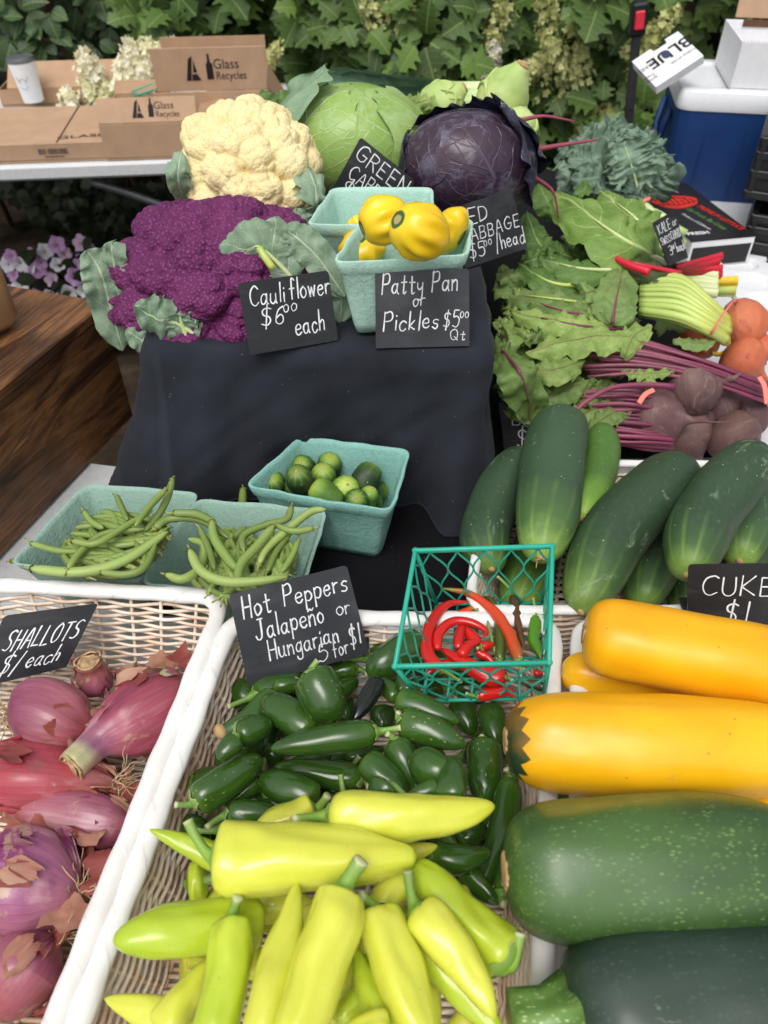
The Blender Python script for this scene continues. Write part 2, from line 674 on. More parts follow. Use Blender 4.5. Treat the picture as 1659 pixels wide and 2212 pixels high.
def shrink(rim, k, drop):
    """base quad under a rim: scaled about the centre, dropped along the rim's normal"""
    rim = np.asarray(rim)
    c = rim.mean(0)
    x = rim[1] - rim[0] + rim[2] - rim[3]; y = rim[0] - rim[3] + rim[1] - rim[2]
    nn = np.cross(x, y); nn /= np.linalg.norm(nn)
    return c + (rim - c) * k - nn * drop

def berry_basket(rim, base, label, cells=5, th=0.0016, name="berry_basket"):
    g = bpy.data.materials.get("green_plastic")
    if g is None:
        gg = G("green_plastic", .35, .5, sss=.0)
        c = gg.ramp(gg.noise(20, 2), [(.3, C(40, 178, 150)), (.7, C(64, 198, 170))])
        gg.col(c); gg.translucent(.25, c)
        g = gg.m
    M, c = centre_frame(rim)
    L = loc(M, rim); B = loc(M, base)
    body = MB()
    for i in range(4):
        a, b = B[i], B[(i + 1) % 4]
        a2, b2 = L[i], L[(i + 1) % 4]
        W_ = lambda s, h: (a + (b - a) * s) * (1 - h) + (a2 + (b2 - a2) * s) * h
        body.tube([a, b], th * 1.2, 6)
        body.tube([a, a2], th * 1.35, 6)
        h = np.linspace(0, 1, 22)
        w = 1.0 / cells
        for k in range(cells + 1):
            for sg in (-1, 1):
                s = k * w + sg * (w / 2) * np.sin(math.pi * 1.5 * h) ** 2
                if k == 0 and sg < 0 or k == cells and sg > 0:
                    continue
                s = np.clip(s, 0, 1)
                body.tube([W_(x, y) for x, y in zip(s, h)], th * .8, 5, flat=.8)
    for k in range(1, 5):
        t = k / 5
        body.tube([B[0] + (B[1] - B[0]) * t, B[3] + (B[2] - B[3]) * t], th * .9, 5)
        body.tube([B[0] + (B[3] - B[0]) * t, B[1] + (B[2] - B[1]) * t], th * .9, 5)
    o = body.build(name, g, M=M)
    tag(o, label, "basket", None)
    rm = MB()
    for i in range(4):
        p, q = L[i], L[(i + 1) % 4]
        d = (q - p) / np.linalg.norm(q - p)
        MM = frame((p + q) / 2, d)
        rm.box((0, 0, 0), (np.linalg.norm(q - p) + .006, .0042, .0058), M=MM, bev=.0012)
    rm.build("rim", g, o)
    return o

# ------------------------------------------------------------------ display table and cloths
TA = R(-10.5)                      # the stall runs at an angle to the view
TD = np.array((math.sin(-TA), math.cos(-TA), 0)); TE = np.array((math.cos(TA), math.sin(TA), 0))

def table_top(c, w, d, label):
    Mt = frame(c, TE)
    mb = MB()
    mb.box((0, 0, -.0245), (w, d, .045), bev=.008)
    o = mb.build("display_table", M_TABLE, M=Mt, smooth=False)
    tag(o, label, "table")
    for sx in (-1, 1):
        for sy in (-1, 1):
            l = MB()
            l.tube([(sx * (w / 2 - .06), sy * (d / 2 - .06), -.05), (sx * (w / 2 - .06), sy * (d / 2 - .06), -.739)], .014, 8)
            l.build("leg", M_STEEL, o)
_f = np.array((-.285, .86, 0))          # where the two tables meet, at the riser's left side
table_top(_f + TE * .35 - TD * .50, 1.9, 1.0, "white plastic table under the wicker baskets at the front of the stall")
table_top(_f + TE * .83 + TD * .655, 1.6, 1.30, "white plastic table under the riser, greens and blue cooler")

def black_runner():
    mb = MB()
    c4 = [at(300, 1000, .004), at(1240, 1000, .004), at(1240, 1330, .004), at(345, 1330, .004)]
    n, m = 30, 30
    P = np.zeros((n, m, 3))
    for i in range(n):
        for j in range(m):
            s, t = i / (n - 1), j / (m - 1)
            p = (c4[0] * (1 - s) + c4[1] * s) * (1 - t) + (c4[3] * (1 - s) + c4[2] * s) * t
            p[2] += .0025 * math.sin(s * 9 + t * 3) ** 2
            P[i, j] = p
    M = frame(P.mean((0, 1)), TE)
    mb.grid(loc(M, P.reshape(-1, 3)).reshape(n, m, 3))
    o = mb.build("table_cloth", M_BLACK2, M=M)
    tag(o, "black cloth lying flat on the table below the draped riser", "tablecloth")
    mb = MB()
    c4 = [at(1060, 335, .004), at(1425, 425, .004), at(1560, 990, .004), at(985, 1000, .004)]
    P = np.array([[(c4[0] * (1 - s) + c4[1] * s) * (1 - t) + (c4[3] * (1 - s) + c4[2] * s) * t + np.array((0, 0, .003 * math.sin(9 * s + 5 * t) ** 2)) for t in np.linspace(0, 1, 24)] for s in np.linspace(0, 1, 24)])
    M = frame(P.mean((0, 1)), TE)
    mb.grid(loc(M, P.reshape(-1, 3)).reshape(P.shape))
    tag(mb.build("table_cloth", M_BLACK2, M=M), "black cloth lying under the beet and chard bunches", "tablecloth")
black_runner()

RISER_Z = 0.233
RA = R(-1.5)
RD = np.array((math.sin(-RA), math.cos(-RA), 0)); RE = np.array((math.cos(RA), math.sin(RA), 0))
R_FL = at(303, 750, RISER_Z - .002)
R_W = 0.425
R_L = 0.70

def riser():
    """black plastic crates under the cloth"""
    for k in range(2):
        o3 = R_FL + RE * R_W / 2 + RD * (.185 + k * .345) + np.array((0, 0, -RISER_Z / 2))
        Mx = frame(o3, RE)
        mb = MB()
        H = RISER_Z - .012
        hw, hd = R_W / 2 - .012, .165
        for sx in (-1, 1):
            for z in np.linspace(-H / 2 + .012, H / 2 - .012, 6):
                mb.box((sx * hw, 0, z), (.01, hd * 2, .016), bev=.002)
                mb.box((0, sx * hd, z), (hw * 2, .01, .016), bev=.002)
            for q in np.linspace(-1, 1, 7):
                mb.box((sx * (hw + .001), q * hd * .97, 0), (.014, .014, H), bev=.002)
                mb.box((q * hw * .97, sx * (hd + .001), 0), (.014, .014, H), bev=.002)
        mb.box((0, 0, H / 2 - .004), (hw * 2, hd * 2, .008))
        o = mb.build("riser_crate", M_DARKPL, M=Mx, smooth=False)
        tag(o, ["black slatted riser crate under the front of the draped cloth", "black slatted riser crate under the rear of the draped cloth"][k], "crate")
riser()

def draped_cloth():
    """one sheet: flat on the riser, hanging at the front and the sides with folds"""
    # outline of the riser top walked from back left to front left, front right, back right
    fl = R_FL; fr = R_FL + RE * R_W; bl = fl + RD * R_L; br = fr + RD * R_L
    r = .02
    path = []; outs = []
    def seg(a, b, out, n):
        for t in np.linspace(0, 1, n, endpoint=False):
            path.append(a * (1 - t) + b * t); outs.append(out)
    seg(bl, fl + RD * r, -RE, 34)
    for t in np.linspace(0, 1, 9):
        an = t * math.pi / 2
        path.append(fl + RD * r + RE * r - RE * r * math.cos(an) - RD * r * math.sin(an))
        outs.append(-RE * math.cos(an) - RD * math.sin(an))
    seg(fl + RE * r, fr - RE * r, -RD, 70)
    for t in np.linspace(0, 1, 9):
        an = t * math.pi / 2
        path.append(fr + RD * r - RE * r + RE * r * math.sin(an) - RD * r * math.cos(an))
        outs.append(RE * math.sin(an) - RD * math.cos(an))
    seg(fr + RD * r, br + RD * .001, RE, 34)
    path = np.array(path); outs = np.array(outs)
    n = len(path)
    arc = np.concatenate([[0], np.cumsum(np.linalg.norm(np.diff(path, axis=0), axis=1))])
    a_fl = arc[34 + 4]; a_fr = arc[34 + 9 + 70 + 4]
    rows = 26
    P = np.zeros((rows + 10, n, 3))
    cen = (fl + fr + bl + br) / 4
    # top sheet: rings shrinking to a centre line
    for k in range(10):
        f = k / 10.0
        q = path.copy()
        lat = (path - cen) @ RE
        q = cen + np.outer((path - cen) @ RD, RD) * (1 - (1 - f) * .35) + np.outer(lat, RE) * (.03 + .97 * f)
        q[:, 2] = RISER_Z + .0005 - .0012 * (f > .95) + .0008 * np.sin(lat * 60 + f * 7)
        P[k] = q
    for k in range(rows):
        f = k / (rows - 1)
        # how far the sheet has gone down, rounded at the edge
        rr = .012
        drop = f
        s = arc
        front = np.clip(1 - np.abs(s - (a_fl + a_fr) / 2) / ((a_fr - a_fl) / 2), 0, 1) > 0
        # lower corner bulges out at the front left, hangs low at the front right
        gl = np.exp(-((s - a_fl) / .085) ** 2)
        gr = np.exp(-((s - a_fr) / .05) ** 2)
        L_ = RISER_Z * (0.955 - .02 * np.sin(s * 17)) - .0
        L_ = L_ - .03 * np.exp(-((s - a_fl - .27) / .12) ** 2) * 0
        out = .008 + .006 * drop ** 1.3 + .062 * gl * drop ** 1.1 + .016 * gr * drop
        out = out + drop * (.009 * np.sin(s * 38 + 1.6 * drop) * (.3 + .7 * drop) + .004 * np.sin(s * 97 + 2 + 2 * drop) + .006 * np.sin(s * 14 + 5 * drop))
        out = out * np.where(drop < .08, drop / .08, 1) * 1.0
        z = RISER_Z - .001 - L_ * drop - (rr * (1 - math.exp(-drop * 30)) * 0)
        gc_ = np.exp(-((s - a_fr) / .055) ** 2) * drop ** 1.6
        q = path + outs * out[:, None] - np.outer(gc_ * .062, RD) - np.outer(gc_ * .030, RE)
        q[:, 2] = np.maximum(z, .006)
        if drop > .05:
            q += outs * np.array([.010 * drop ** .5 * mnoise((s_ * 9, drop * 2.2 - s_ * 3, 3.3)) + .005 * mnoise((s_ * 26 + drop * 6, drop * 5, 7.7)) for s_ in s])[:, None]
        P[10 + k] = q
    M = frame(cen, RE)
    mb = MB()
    mb.grid(loc(M, P.reshape(-1, 3)).reshape(P.shape))
    o = mb.build("draped_cloth", M_BLACK, M=M)
    tag(o, "black cloth draped in folds over the raised display crates", "cloth")
    hem = MB()
    hp = loc(M, P[-1] + outs * .0012)
    hem.tube(hp, .0016, 5)
    hem.build("hem", M_BLACK, o)
draped_cloth()

# ------------------------------------------------------------------ wicker baskets
RZ = 0.105
def wq(px, z=RZ):
    return [at(u, v, z) for u, v in px]

# pepper basket
_bl, _br = at(503, 1333, RZ), at(1196, 1340, RZ)
_l = at(168, 2212, RZ) - _bl; _r = at(1172, 2090, RZ) - _br
PEP = [_bl, _br, _br + _r / np.linalg.norm(_r) * .43, _bl + _l / np.linalg.norm(_l) * .43]
wicker_basket(PEP, .10, "white wicker basket heaped with jalapeños and yellow Hungarian peppers")
# shallot basket
_gap = .0165
_sr = PEP[0] - TE * _gap; _sf = PEP[3] - TE * _gap
SHA = [at(-42, 1261, RZ), _sr + TD * .024, _sf, at(-42, 1261, RZ) + (_sf - _sr) + TD * -.02]
wicker_basket(SHA, .10, "white wicker basket holding the red shallots")
# squash basket
ZUC = [PEP[1] + TE * .026 + TD * .004, PEP[1] + TE * .37 - TD * .01, PEP[2] + TE * .37, PEP[2] + TE * .026]
wicker_basket(ZUC, .09, "white wicker basket under the yellow and green zucchini")
# cucumber basket
CUK = wq([(1058, 1000), (1790, 1004), (1790, 1316), (1012, 1318)], .108)
wicker_basket(CUK, .10, "white wicker basket full of dark green cucumbers", rim_r=.0060)

# ------------------------------------------------------------------ pulp baskets and plastic baskets
def pulp_at(px, zs, k, drop, label, mi, shift=(0, 0, 0)):
    rim = np.array([at(u, v, z) for (u, v), z in zip(px, zs)])
    return rim, pulp_basket(rim, shrink(rim, k, drop) + np.array(shift), label, mi)

BEAN1, _ = pulp_at([(188, 1047), (428, 1066), (302, 1250), (26, 1214)], [.083] * 4, .78, .074, "pulp basket of green beans beside the wooden box", 2)
BEAN2, _ = pulp_at([(425, 1080), (702, 1102), (640, 1290), (308, 1256)], [.088] * 4, .78, .074, "pulp basket of green beans behind the hot pepper sign", 2)
PICK, _ = pulp_at([(650, 945), (880, 972), (843, 1100), (533, 1047)], [.107, .107, .107, .107], .80, .100, "darker teal pulp basket of small pickling cucumbers", 1)
PATB, _ = pulp_at([(722, 406), (932, 405), (928, 484), (668, 482)], [.332] * 4, .76, .094, "pale teal pulp basket behind the patty pan squash", 0)
PATF, _ = pulp_at([(779, 484), (1016, 474), (1006, 548), (724, 565)], [.338] * 4, .78, .098, "pale teal pulp basket heaped with yellow patty pan squash", 0)
BERRY = [at(897, 1190, .198), at(1193, 1180, .198), at(1186, 1432, .17), at(853, 1440, .17)]
BERRYB = [at(943, 1305, .098), at(1172, 1303, .098), at(1174, 1508, .098), at(914, 1514, .098)]
berry_basket(BERRY, BERRYB, "green plastic lattice basket of red hot chilis")

# ------------------------------------------------------------------ wooden box on the left
def wooden_box():
    ztop = 0.20
    a = at(228, 650, ztop); b = at(0, 838, ztop)
    d = b - a; d[2] = 0; d /= np.linalg.norm(d)           # along the right-hand edge towards the viewer
    e = np.array((d[1], -d[0], 0))                           # to the left
    if e[0] > 0: e = -e
    L, Wd, H = .52, .42, ztop - .003
    c = a + d * L / 2 + e * Wd / 2 + np.array((0, 0, -H / 2))
    Mx = frame(c, d)
    mb = MB()
    t = .018
    ys = -1 if (Mx.inverted() @ Vector(a + e)).y < (Mx.inverted() @ Vector(a)).y else 1
    mb.box((0, 0, H / 2 - t / 2), (L, Wd, t), bev=.003)
    o = mb.build("wooden_box", M_WOOD, M=Mx, smooth=False)
    tag(o, "dark stained wooden display box beside the black draped riser", "box")
    s = MB(); s.box((0, -ys * (Wd / 2 - t / 2 - .003), -t / 2 - .001), (L - .006, t, H - t - .002), bev=.002); s.build("side_panel", M_WOOD, o, smooth=False)
    s = MB(); s.box((0, ys * (Wd / 2 - t / 2 - .003), -t / 2 - .001), (L - .006, t, H - t - .002), bev=.002); s.build("side_panel", M_WOOD, o, smooth=False)
    s = MB(); s.box((-(L / 2 - t / 2 - .004), 0, -t / 2 - .001), (t, Wd - .05, H - t - .002), bev=.002); s.build("end_panel", M_WOOD, o, smooth=False)
    s = MB(); s.box(((L / 2 - t / 2 - .004), 0, -t / 2 - .001), (t, Wd - .05, H - t - .002), bev=.002); s.build("end_panel", M_WOOD, o, smooth=False)
    # kraft paper carton standing on it
    p = at(-40, 715, ztop); Mk = frame(p + np.array((-.0, 0.0, .062)), d + e * .35)
    k = MB()
    k.box((0, 0, 0), (.085, .085, .122), bev=.016)
    ko = k.build("kraft_bag", plain("kraft_paper", C(176, 138, 98), .7, .25, 30, .06, .08), M=Mk, smooth=50)
    tag(ko, "brown kraft paper bag standing on the wooden box", "paper bag")
    sm = MB()
    pts = [(x, y, -.060) for x, y in ((-.03, -.0427), (.03, -.0427))]
    sm.tube([(.0425, -.031, .058), (.0432, -.031, -.03), (.0425, -.025, -.05)], .0009, 5); sm.build("seam", M_CARDIN, ko)
    # steel sign holder leaning on the front
    q = at(-6, 840, .17)
    mm = frame(q, (.6, -.8, 0), (0, -.3, 1))
    s = MB(); s.box((0, 0, 0), (.05, .0015, .06), bev=.0005)
    so = s.build("metal_plate", M_STEEL, M=mm, smooth=False)
    tag(so, "small grey metal plate on the side of the wooden box", "plate")
wooden_box()
# ------------------------------------------------------------------ produce: a heap is laid item by item, each lowered until it touches
class Heap:
    def __init__(s):
        s.c = np.zeros((0, 3)); s.r = np.zeros(0)

    def add(s, pts, rad):
        s.c = np.vstack([s.c, pts]); s.r = np.concatenate([s.r, rad])

    def clear(s, pts, rad):
        if not len(s.r):
            return 1.0
        d = np.linalg.norm(s.c[None] - pts[:, None], axis=2) - s.r[None] - rad[:, None]
        return d.min()

    def lay(s, px, w, prof, zmax, zmin, dz=None, tol=.0025, n=14, keep=None, step=.0015):
        """px: outline axis in the photo, w: width there; lowers the item from zmax to first touch"""
        dz = dz or [0] * len(px)
        z = zmax
        best = None
        while z >= zmin:
            key = np.array([at(u, v, z + q) for (u, v), q in zip(px, dz)])
            path = catmull(key, n)
            mid = path[n // 2]
            r = w / 2 * pm(mid)
            pr = prof(np.linspace(0, 1, n)) * r
            if best is not None and (s.clear(path, pr) < -tol or (path[:, 2] - pr).min() < keep_floor(keep)):
                break
            best = (path, pr, r)
            z -= step
        s.add(best[0], best[1])
        return best[0], best[2]

def keep_floor(k):
    return -1 if k is None else k

class P:
    """radius profile by key values"""
    def __init__(s, xs, ys):
        s.xs = np.array(xs); s.ys = np.array(ys)
        q = catmull(np.stack([s.xs, s.ys], 1), 200)
        s.qx = np.maximum.accumulate(q[:, 0]); s.qy = np.maximum(q[:, 1], 0)

    def __call__(s, t):
        return np.interp(t, s.qx, s.qy)

PR_JAL = P([0, .03, .10, .26, .50, .74, .90, .97, 1], [.30, .64, .90, 1.0, .93, .73, .46, .24, .02])
PR_JALF = P([0, .03, .10, .30, .58, .80, .93, .98, 1], [.30, .66, .92, 1.0, .96, .80, .50, .28, .02])
PR_HUN = P([0, .025, .09, .2, .45, .72, .9, .97, 1], [.35, .74, .97, 1.0, .88, .62, .34, .17, .02])
PR_CHI = P([0, .04, .13, .35, .6, .82, .95, 1], [.5, .85, 1.0, .95, .78, .5, .22, .02])
PR_CUC = P([0, .02, .07, .18, .45, .75, .92, .98, 1], [.10, .42, .74, .94, 1.0, .96, .70, .40, .02])
PR_ZUC = P([0, .015, .05, .14, .4, .7, .9, .97, 1], [.22, .52, .78, .96, 1.0, 1.0, .84, .5, .02])
PR_BEAN = P([0, .03, .12, .5, .85, .95, .985, 1], [.35, .6, .9, 1.0, .85, .55, .2, .03])

def xs_dense(n):
    """sampling that is denser at both ends"""
    t = np.linspace(0, 1, n)
    return .5 - .5 * np.cos(math.pi * t) * (0.75 + .25 * np.abs(np.cos(math.pi * t)))

def veg_body(name, path, r, prof, mats, n=26, ns=16, lobes=(0, 0.0), dents=0.0, seed=0, flat=1.0, irr=0.035):
    """returns (object, matrix, local path); the body swells along the path from stem to tip"""
    rg = np.random.default_rng(seed)
    M = frame((path[0] + path[-1]) / 2, path[-1] - path[0])
    lp = loc(M, path)
    t = np.clip(xs_dense(n), 0, 1)
    tt = np.linspace(0, 1, len(lp))
    q = np.stack([np.interp(t, tt, catmull(lp, 60)[np.linspace(0, 59, len(lp)).astype(int), k]) for k in range(3)], 1)
    q = np.stack([np.interp(t, np.linspace(0, 1, 60), catmull(lp, 60)[:, k]) for k in range(3)], 1)
    rad = prof(t) * r
    nl, al = lobes
    ph = rg.uniform(0, 6.28)
    ks = rg.uniform(0, 6.28, 6)
    def mod(u, th):
        m = 1 + al * np.cos(nl * th + ph + u * 1.3) * (1 - .6 * u)
        if irr:
            m = m + np.array([irr * (mnoise((u * kf + ks[0] * 9, 1.1 * math.cos(a) + ks[1], 1.1 * math.sin(a))) * 1.6 + .8 * mnoise((u * kf * 2.3 + ks[2] * 9, 2.4 * math.cos(a), 2.4 * math.sin(a) + ks[3]))) for a in th])
        if dents:
            m = m + dents * (np.sin(u * 9 + ks[0] + np.sin(th + ks[1])) * np.cos(th + ks[2]) + .6 * np.sin(u * 17 + ks[3]) * np.cos(2 * th + ks[4]))
        return m
    kf = .55 * float(np.linalg.norm(q[-1] - q[0])) / r
    mb = MB()
    mb.tube(q, rad, ns, mod=mod, flat=flat)
    o = mb.build(name, mats, M=M)
    return o, M, q

def stem_on(o, q, r, length, width, mat, bend=(0, 0, 0), calyx=True, cut=None, tipw=.8, name="stem", seed=0, dirv=None, nseg=10):
    """stem leaving the first end of a body, with a cap of sepals"""
    rg = np.random.default_rng(seed)
    d = q[0] - q[min(4, len(q) - 1)]
    d = d / np.linalg.norm(d)
    dd = d if dirv is None else np.asarray(dirv) / np.linalg.norm(dirv)
    b = np.asarray(bend)
    t = np.linspace(0, 1, 9)[:, None]
    p = q[0] - d * r * .06 + d * np.minimum(t, .25) * length * .5 + dd * t * length * .9 + b * t ** 2
    w = np.interp(t[:, 0], [0, .10, .22, .42, .8, .93, 1], [2.5, 1.7, 1.15, .9, tipw, tipw * 1.18, tipw * 1.1]) * width
    mb = MB()
    mb.tube(p, w, 8, mod=lambda u, th: 1 + .1 * np.cos(5 * th))
    if calyx:
        # five-pointed cap hugging the shoulder
        k = 30
        th = np.linspace(0, 2 * math.pi, k, endpoint=False)
        x = np.cross(d, (0.3, .5, .8)); x /= np.linalg.norm(x); y = np.cross(d, x)
        rows = []
        for f in np.linspace(0, 1, 5):
            pt = (.80 + .20 * np.cos(5 * th + seed) + .05 * rg.normal(size=k)) * f
            rr = r * calyx * (.12 + .62 * pt)
            zz = r * (.10 - .34 * calyx * pt ** 2.0) + .0008
            rows.append(q[0] + np.outer(np.cos(th) * rr, x) + np.outer(np.sin(th) * rr, y) + np.outer(zz, d))
        mb.grid(np.array(rows), closed=True)
    return mb.build(name, mat, o)

# ---- skins
def pepper_mat(name, stops, rough=.19, speck=0.0, mott=.25, coat=.3, hue=.12, bump=.15, sss=.0):
    """colour runs from stem (0) to tip (1)"""
    g = G(name, rough, .5, coat=coat, sss=sss)
    u, v = g.uv()
    n = g.noise(18, 3)
    c = g.ramp(g.math('ADD', u, g.math('MULTIPLY', g.math('SUBTRACT', n, .5), mott)), stops)
    c = g.vary(c, hue)
    if speck < 0:
        dk = g.math('MULTIPLY', g.step(g.voro(70), .05, .03), .5)
        c = g.mix(dk, c, C(120, 130, 40))
        gp = g.math('MULTIPLY', g.step(g.noise(26, 4, .6, vec=g.obj((.4, 1, 1))), .52, .75), .45)
        c = g.mix(gp, c, C(172, 190, 48))
        g.bump(g.noise(70, 4), .12, .0015)
    if speck > 0:
        vv = g.obj((.35, 1.0, 1.0))
        d = g.voro(330, vec=vv)
        pat = g.math('MULTIPLY', g.step(d, .17, .09), g.step(g.noise(30, 2), .52 - speck * .25, .60 - speck * .25))
        c = g.mix(g.math('MULTIPLY', pat, .75), c, C(190, 190, 110))
        g.bump(pat, .3, .001)
    g.col(c)
    g.bump(g.noise(26, 3), bump, .003)
    g.inp(g.b, "Roughness", g.step(g.noise(40, 3), .2, .9))
    mr = g.b.inputs["Roughness"].links[0].from_node
    mr.inputs["To Min"].default_value = rough * .7
    mr.inputs["To Max"].default_value = rough * 1.5
    return g.m

JG = [(0, C(84, 120, 36)), (.25, C(52, 86, 26)), (.8, C(44, 76, 22)), (1, C(60, 98, 30))]
M_JAL = pepper_mat("jalapeno_skin", JG, speck=.0)
M_JALS = pepper_mat("corked_jalapeno_skin", JG, speck=.75)
M_JALSS = pepper_mat("lightly_corked_jalapeno_skin", JG, speck=.35)
M_JALK = pepper_mat("dark_jalapeno_skin", [(0, C(30, 40, 30, .7)), (1, C(20, 26, 26, .7))])
M_HUN = pepper_mat("hungarian_skin", [(0, C(200, 206, 64)), (.2, C(212, 214, 76)), (.75, C(210, 212, 72)), (1, C(194, 204, 56))], rough=.26, hue=.06, bump=.2, coat=.25, sss=.12, speck=-1)
M_HUNG = pepper_mat("green_hungarian_skin", [(0, C(176, 196, 52)), (.3, C(188, 204, 54)), (1, C(166, 192, 42))], rough=.26, hue=.05, bump=.2, coat=.25, sss=.12, speck=-1)
M_STEM = pepper_mat("green_stem", [(0, C(92, 134, 48)), (.6, C(118, 154, 72)), (.93, C(132, 162, 86)), (1, C(206, 200, 160))], rough=.5, coat=0, hue=.15)
M_STEMY = pepper_mat("pale_green_stem", [(0, C(128, 164, 52)), (.6, C(124, 160, 62)), (.95, C(130, 158, 80)), (1, C(196, 196, 150))], rough=.5, coat=0, hue=.15)
M_BEAN = pepper_mat("bean_skin", [(0, C(152, 168, 94)), (.3, C(126, 148, 74)), (.8, C(120, 142, 70)), (1, C(142, 160, 90))], rough=.45, coat=.0, hue=.22, mott=.3, bump=.25, sss=.04)
M_BEANP = pepper_mat("pale_bean_skin", [(0, C(166, 182, 110)), (.3, C(150, 172, 94)), (.8, C(146, 168, 92)), (1, C(160, 178, 106))], rough=.45, coat=.0, hue=.08, mott=.3, bump=.35, sss=.04)
M_BEANS = pepper_mat("bean_cap", [(0, C(132, 150, 70)), (.6, C(150, 160, 90)), (1, C(120, 96, 60))], rough=.6, coat=0)

def cuke_mat(name, dark, mid, light, stripe=.6, dust=.5):
    g = G(name, .42, .4)
    u, v = g.uv()
    n = g.noise(9, 4)
    st = g.math('SINE', g.math('ADD', g.math('MULTIPLY', v, 62.8), g.math('MULTIPLY', g.noise(5, 2), 5)))
    tipf = g.step(g.math('ADD', u, g.math('MULTIPLY', g.math('SUBTRACT', n, .5), .35)), .62, 1.0)
    c = g.ramp(g.math('ADD', tipf, g.math('MULTIPLY', g.math('SUBTRACT', n, .5), .3)), [(.05, dark), (.5, mid), (1, light)])
    s = g.math('MULTIPLY', g.step(st, .55, .98), g.math('MULTIPLY', g.math('POWER', tipf, .7), stripe))
    s = g.math('MULTIPLY', s, g.step(g.noise(14, 3), .35, .62))
    c = g.mix(s, c, light)
    c = g.vary(c, .16)
    fine = g.noise(170, 3)
    c = g.mix(g.math('MULTIPLY', g.step(fine, .5, .75), .35), c, mid)
    sp = g.step(g.voro(95), .085, .05)
    c = g.mix(g.math('MULTIPLY', sp, .8), c, C(190, 205, 165))
    sc = g.math('MULTIPLY', g.step(g.noise(28, 5, .7, vec=g.obj((.6, 1, 1)), dist=1.2), .60, .70), dust)
    c = g.mix(sc, c, C(150, 165, 140))
    g.col(c)
    g.inp(g.b, "Roughness", g.ramp(n, [(.3, .36), (.7, .58)]))
    g.bump(g.math('ADD', sp, g.noise(45, 3)), .25, .0016)
    return g.m

M_CUC = cuke_mat("cucumber_skin", C(54, 76, 54), C(70, 100, 54), C(138, 170, 78))
M_CUCL = cuke_mat("light_cucumber_skin", C(70, 104, 44), C(104, 140, 54), C(160, 186, 78), .8, .3)
M_PICK = cuke_mat("pickle_skin", C(40, 62, 34), C(66, 98, 40), C(140, 166, 66), .7, .25)
M_PICKL = cuke_mat("light_pickle_skin", C(76, 112, 42), C(118, 152, 56), C(176, 196, 90), .9, .2)

def yellow_squash_mat(name, cap=True):
    g = G(name, .36, .45, sss=.05, coat=.05)
    u, v = g.uv()
    n = g.noise(7, 4)
    c = g.ramp(n, [(.3, C(236, 164, 12, .95)), (.55, C(245, 184, 20)), (.8, C(249, 196, 36))])
    blem = g.math('MULTIPLY', g.step(g.voro(26), .10, .03), .4)
    c = g.mix(blem, c, C(214, 150, 50))
    bl = g.math('MULTIPLY', g.step(g.noise(34, 4, .7), .70, .78), .5)
    c = g.mix(bl, c, C(212, 160, 70))
    if cap:
        z = g.math('MULTIPLY', g.math('ABSOLUTE', g.math('SUBTRACT', g.math('FRACT', g.math('MULTIPLY', v, 13)), .5)), .075)
        edge = g.math('ADD', g.math('ADD', z, .115), g.math('MULTIPLY', g.math('SUBTRACT', g.noise(12, 2), .5), .05))
        m = g.step(g.math('SUBTRACT', u, edge), .004, -.003)
        c = g.mix(m, c, C(38, 66, 40))
    long_ = g.noise(9, 4, .6, vec=g.obj((.25, 1.6, 1.6)))
    c = g.mix(g.math('MULTIPLY', g.step(long_, .5, .72), .35), c, C(226, 140, 14))
    pin = g.math('MULTIPLY', g.step(g.voro(48), .07, .04), .55)
    c = g.mix(pin, c, C(150, 104, 50))
    scr = g.math('MULTIPLY', g.step(g.noise(16, 6, .75, vec=g.obj((.35, 1.5, 1.5)), dist=2.2), .68, .71), .45)
    c = g.mix(scr, c, C(238, 206, 130))
    g.col(c)
    g.inp(g.b, 'Roughness', g.ramp(g.noise(10, 4), [(.3, .27), (.7, .46)]))
    g.bump(long_, .2, .004)
    g.bump(g.noise(5, 2), .25, .008)
    g.bump(g.noise(60, 4), .10, .0016)
    return g.m

M_YZUC, M_YZUCN = yellow_squash_mat("yellow_zucchini_skin"), yellow_squash_mat("plain_yellow_zucchini_skin", False)

def green_zuc_mat(name, dark, mid, fleck, amt):
    g = G(name, .36, .5, coat=.12)
    u, v = g.uv()
    n = g.noise(8, 4)
    c = g.ramp(n, [(.3, dark), (.7, mid)])
    st = g.math('SINE', g.math('ADD', g.math('MULTIPLY', v, 50.2), g.math('MULTIPLY', g.noise(4, 2), 4)))
    c = g.mix(g.math('MULTIPLY', g.step(st, .2, 1), .35), c, mid)
    d = g.voro(380, vec=g.obj((.5, 1, 1)))
    fk = g.math('MULTIPLY', g.step(d, .38, .18), g.step(g.noise(60, 3), .40, .60))
    c = g.mix(g.math('MULTIPLY', fk, amt), c, fleck)
    d2 = g.math('MULTIPLY', g.step(g.voro(150), .22, .10), g.step(g.noise(30, 2), .45, .6))
    c = g.mix(g.math('MULTIPLY', d2, amt * .22), c, fleck)
    sc = g.math('MULTIPLY', g.step(g.noise(20, 5, .7, vec=g.obj((.4, 1, 1)), dist=1.6), .67, .74), .6)
    c = g.mix(sc, c, C(168, 184, 140))
    g.col(c)
    g.inp(g.b, "Roughness", g.ramp(g.noise(14, 4), [(.3, .32), (.7, .55)]))
    g.bump(g.noise(5, 2), .25, .008)
    g.bump(g.noise(120, 4), .12, .001)
    return g.m

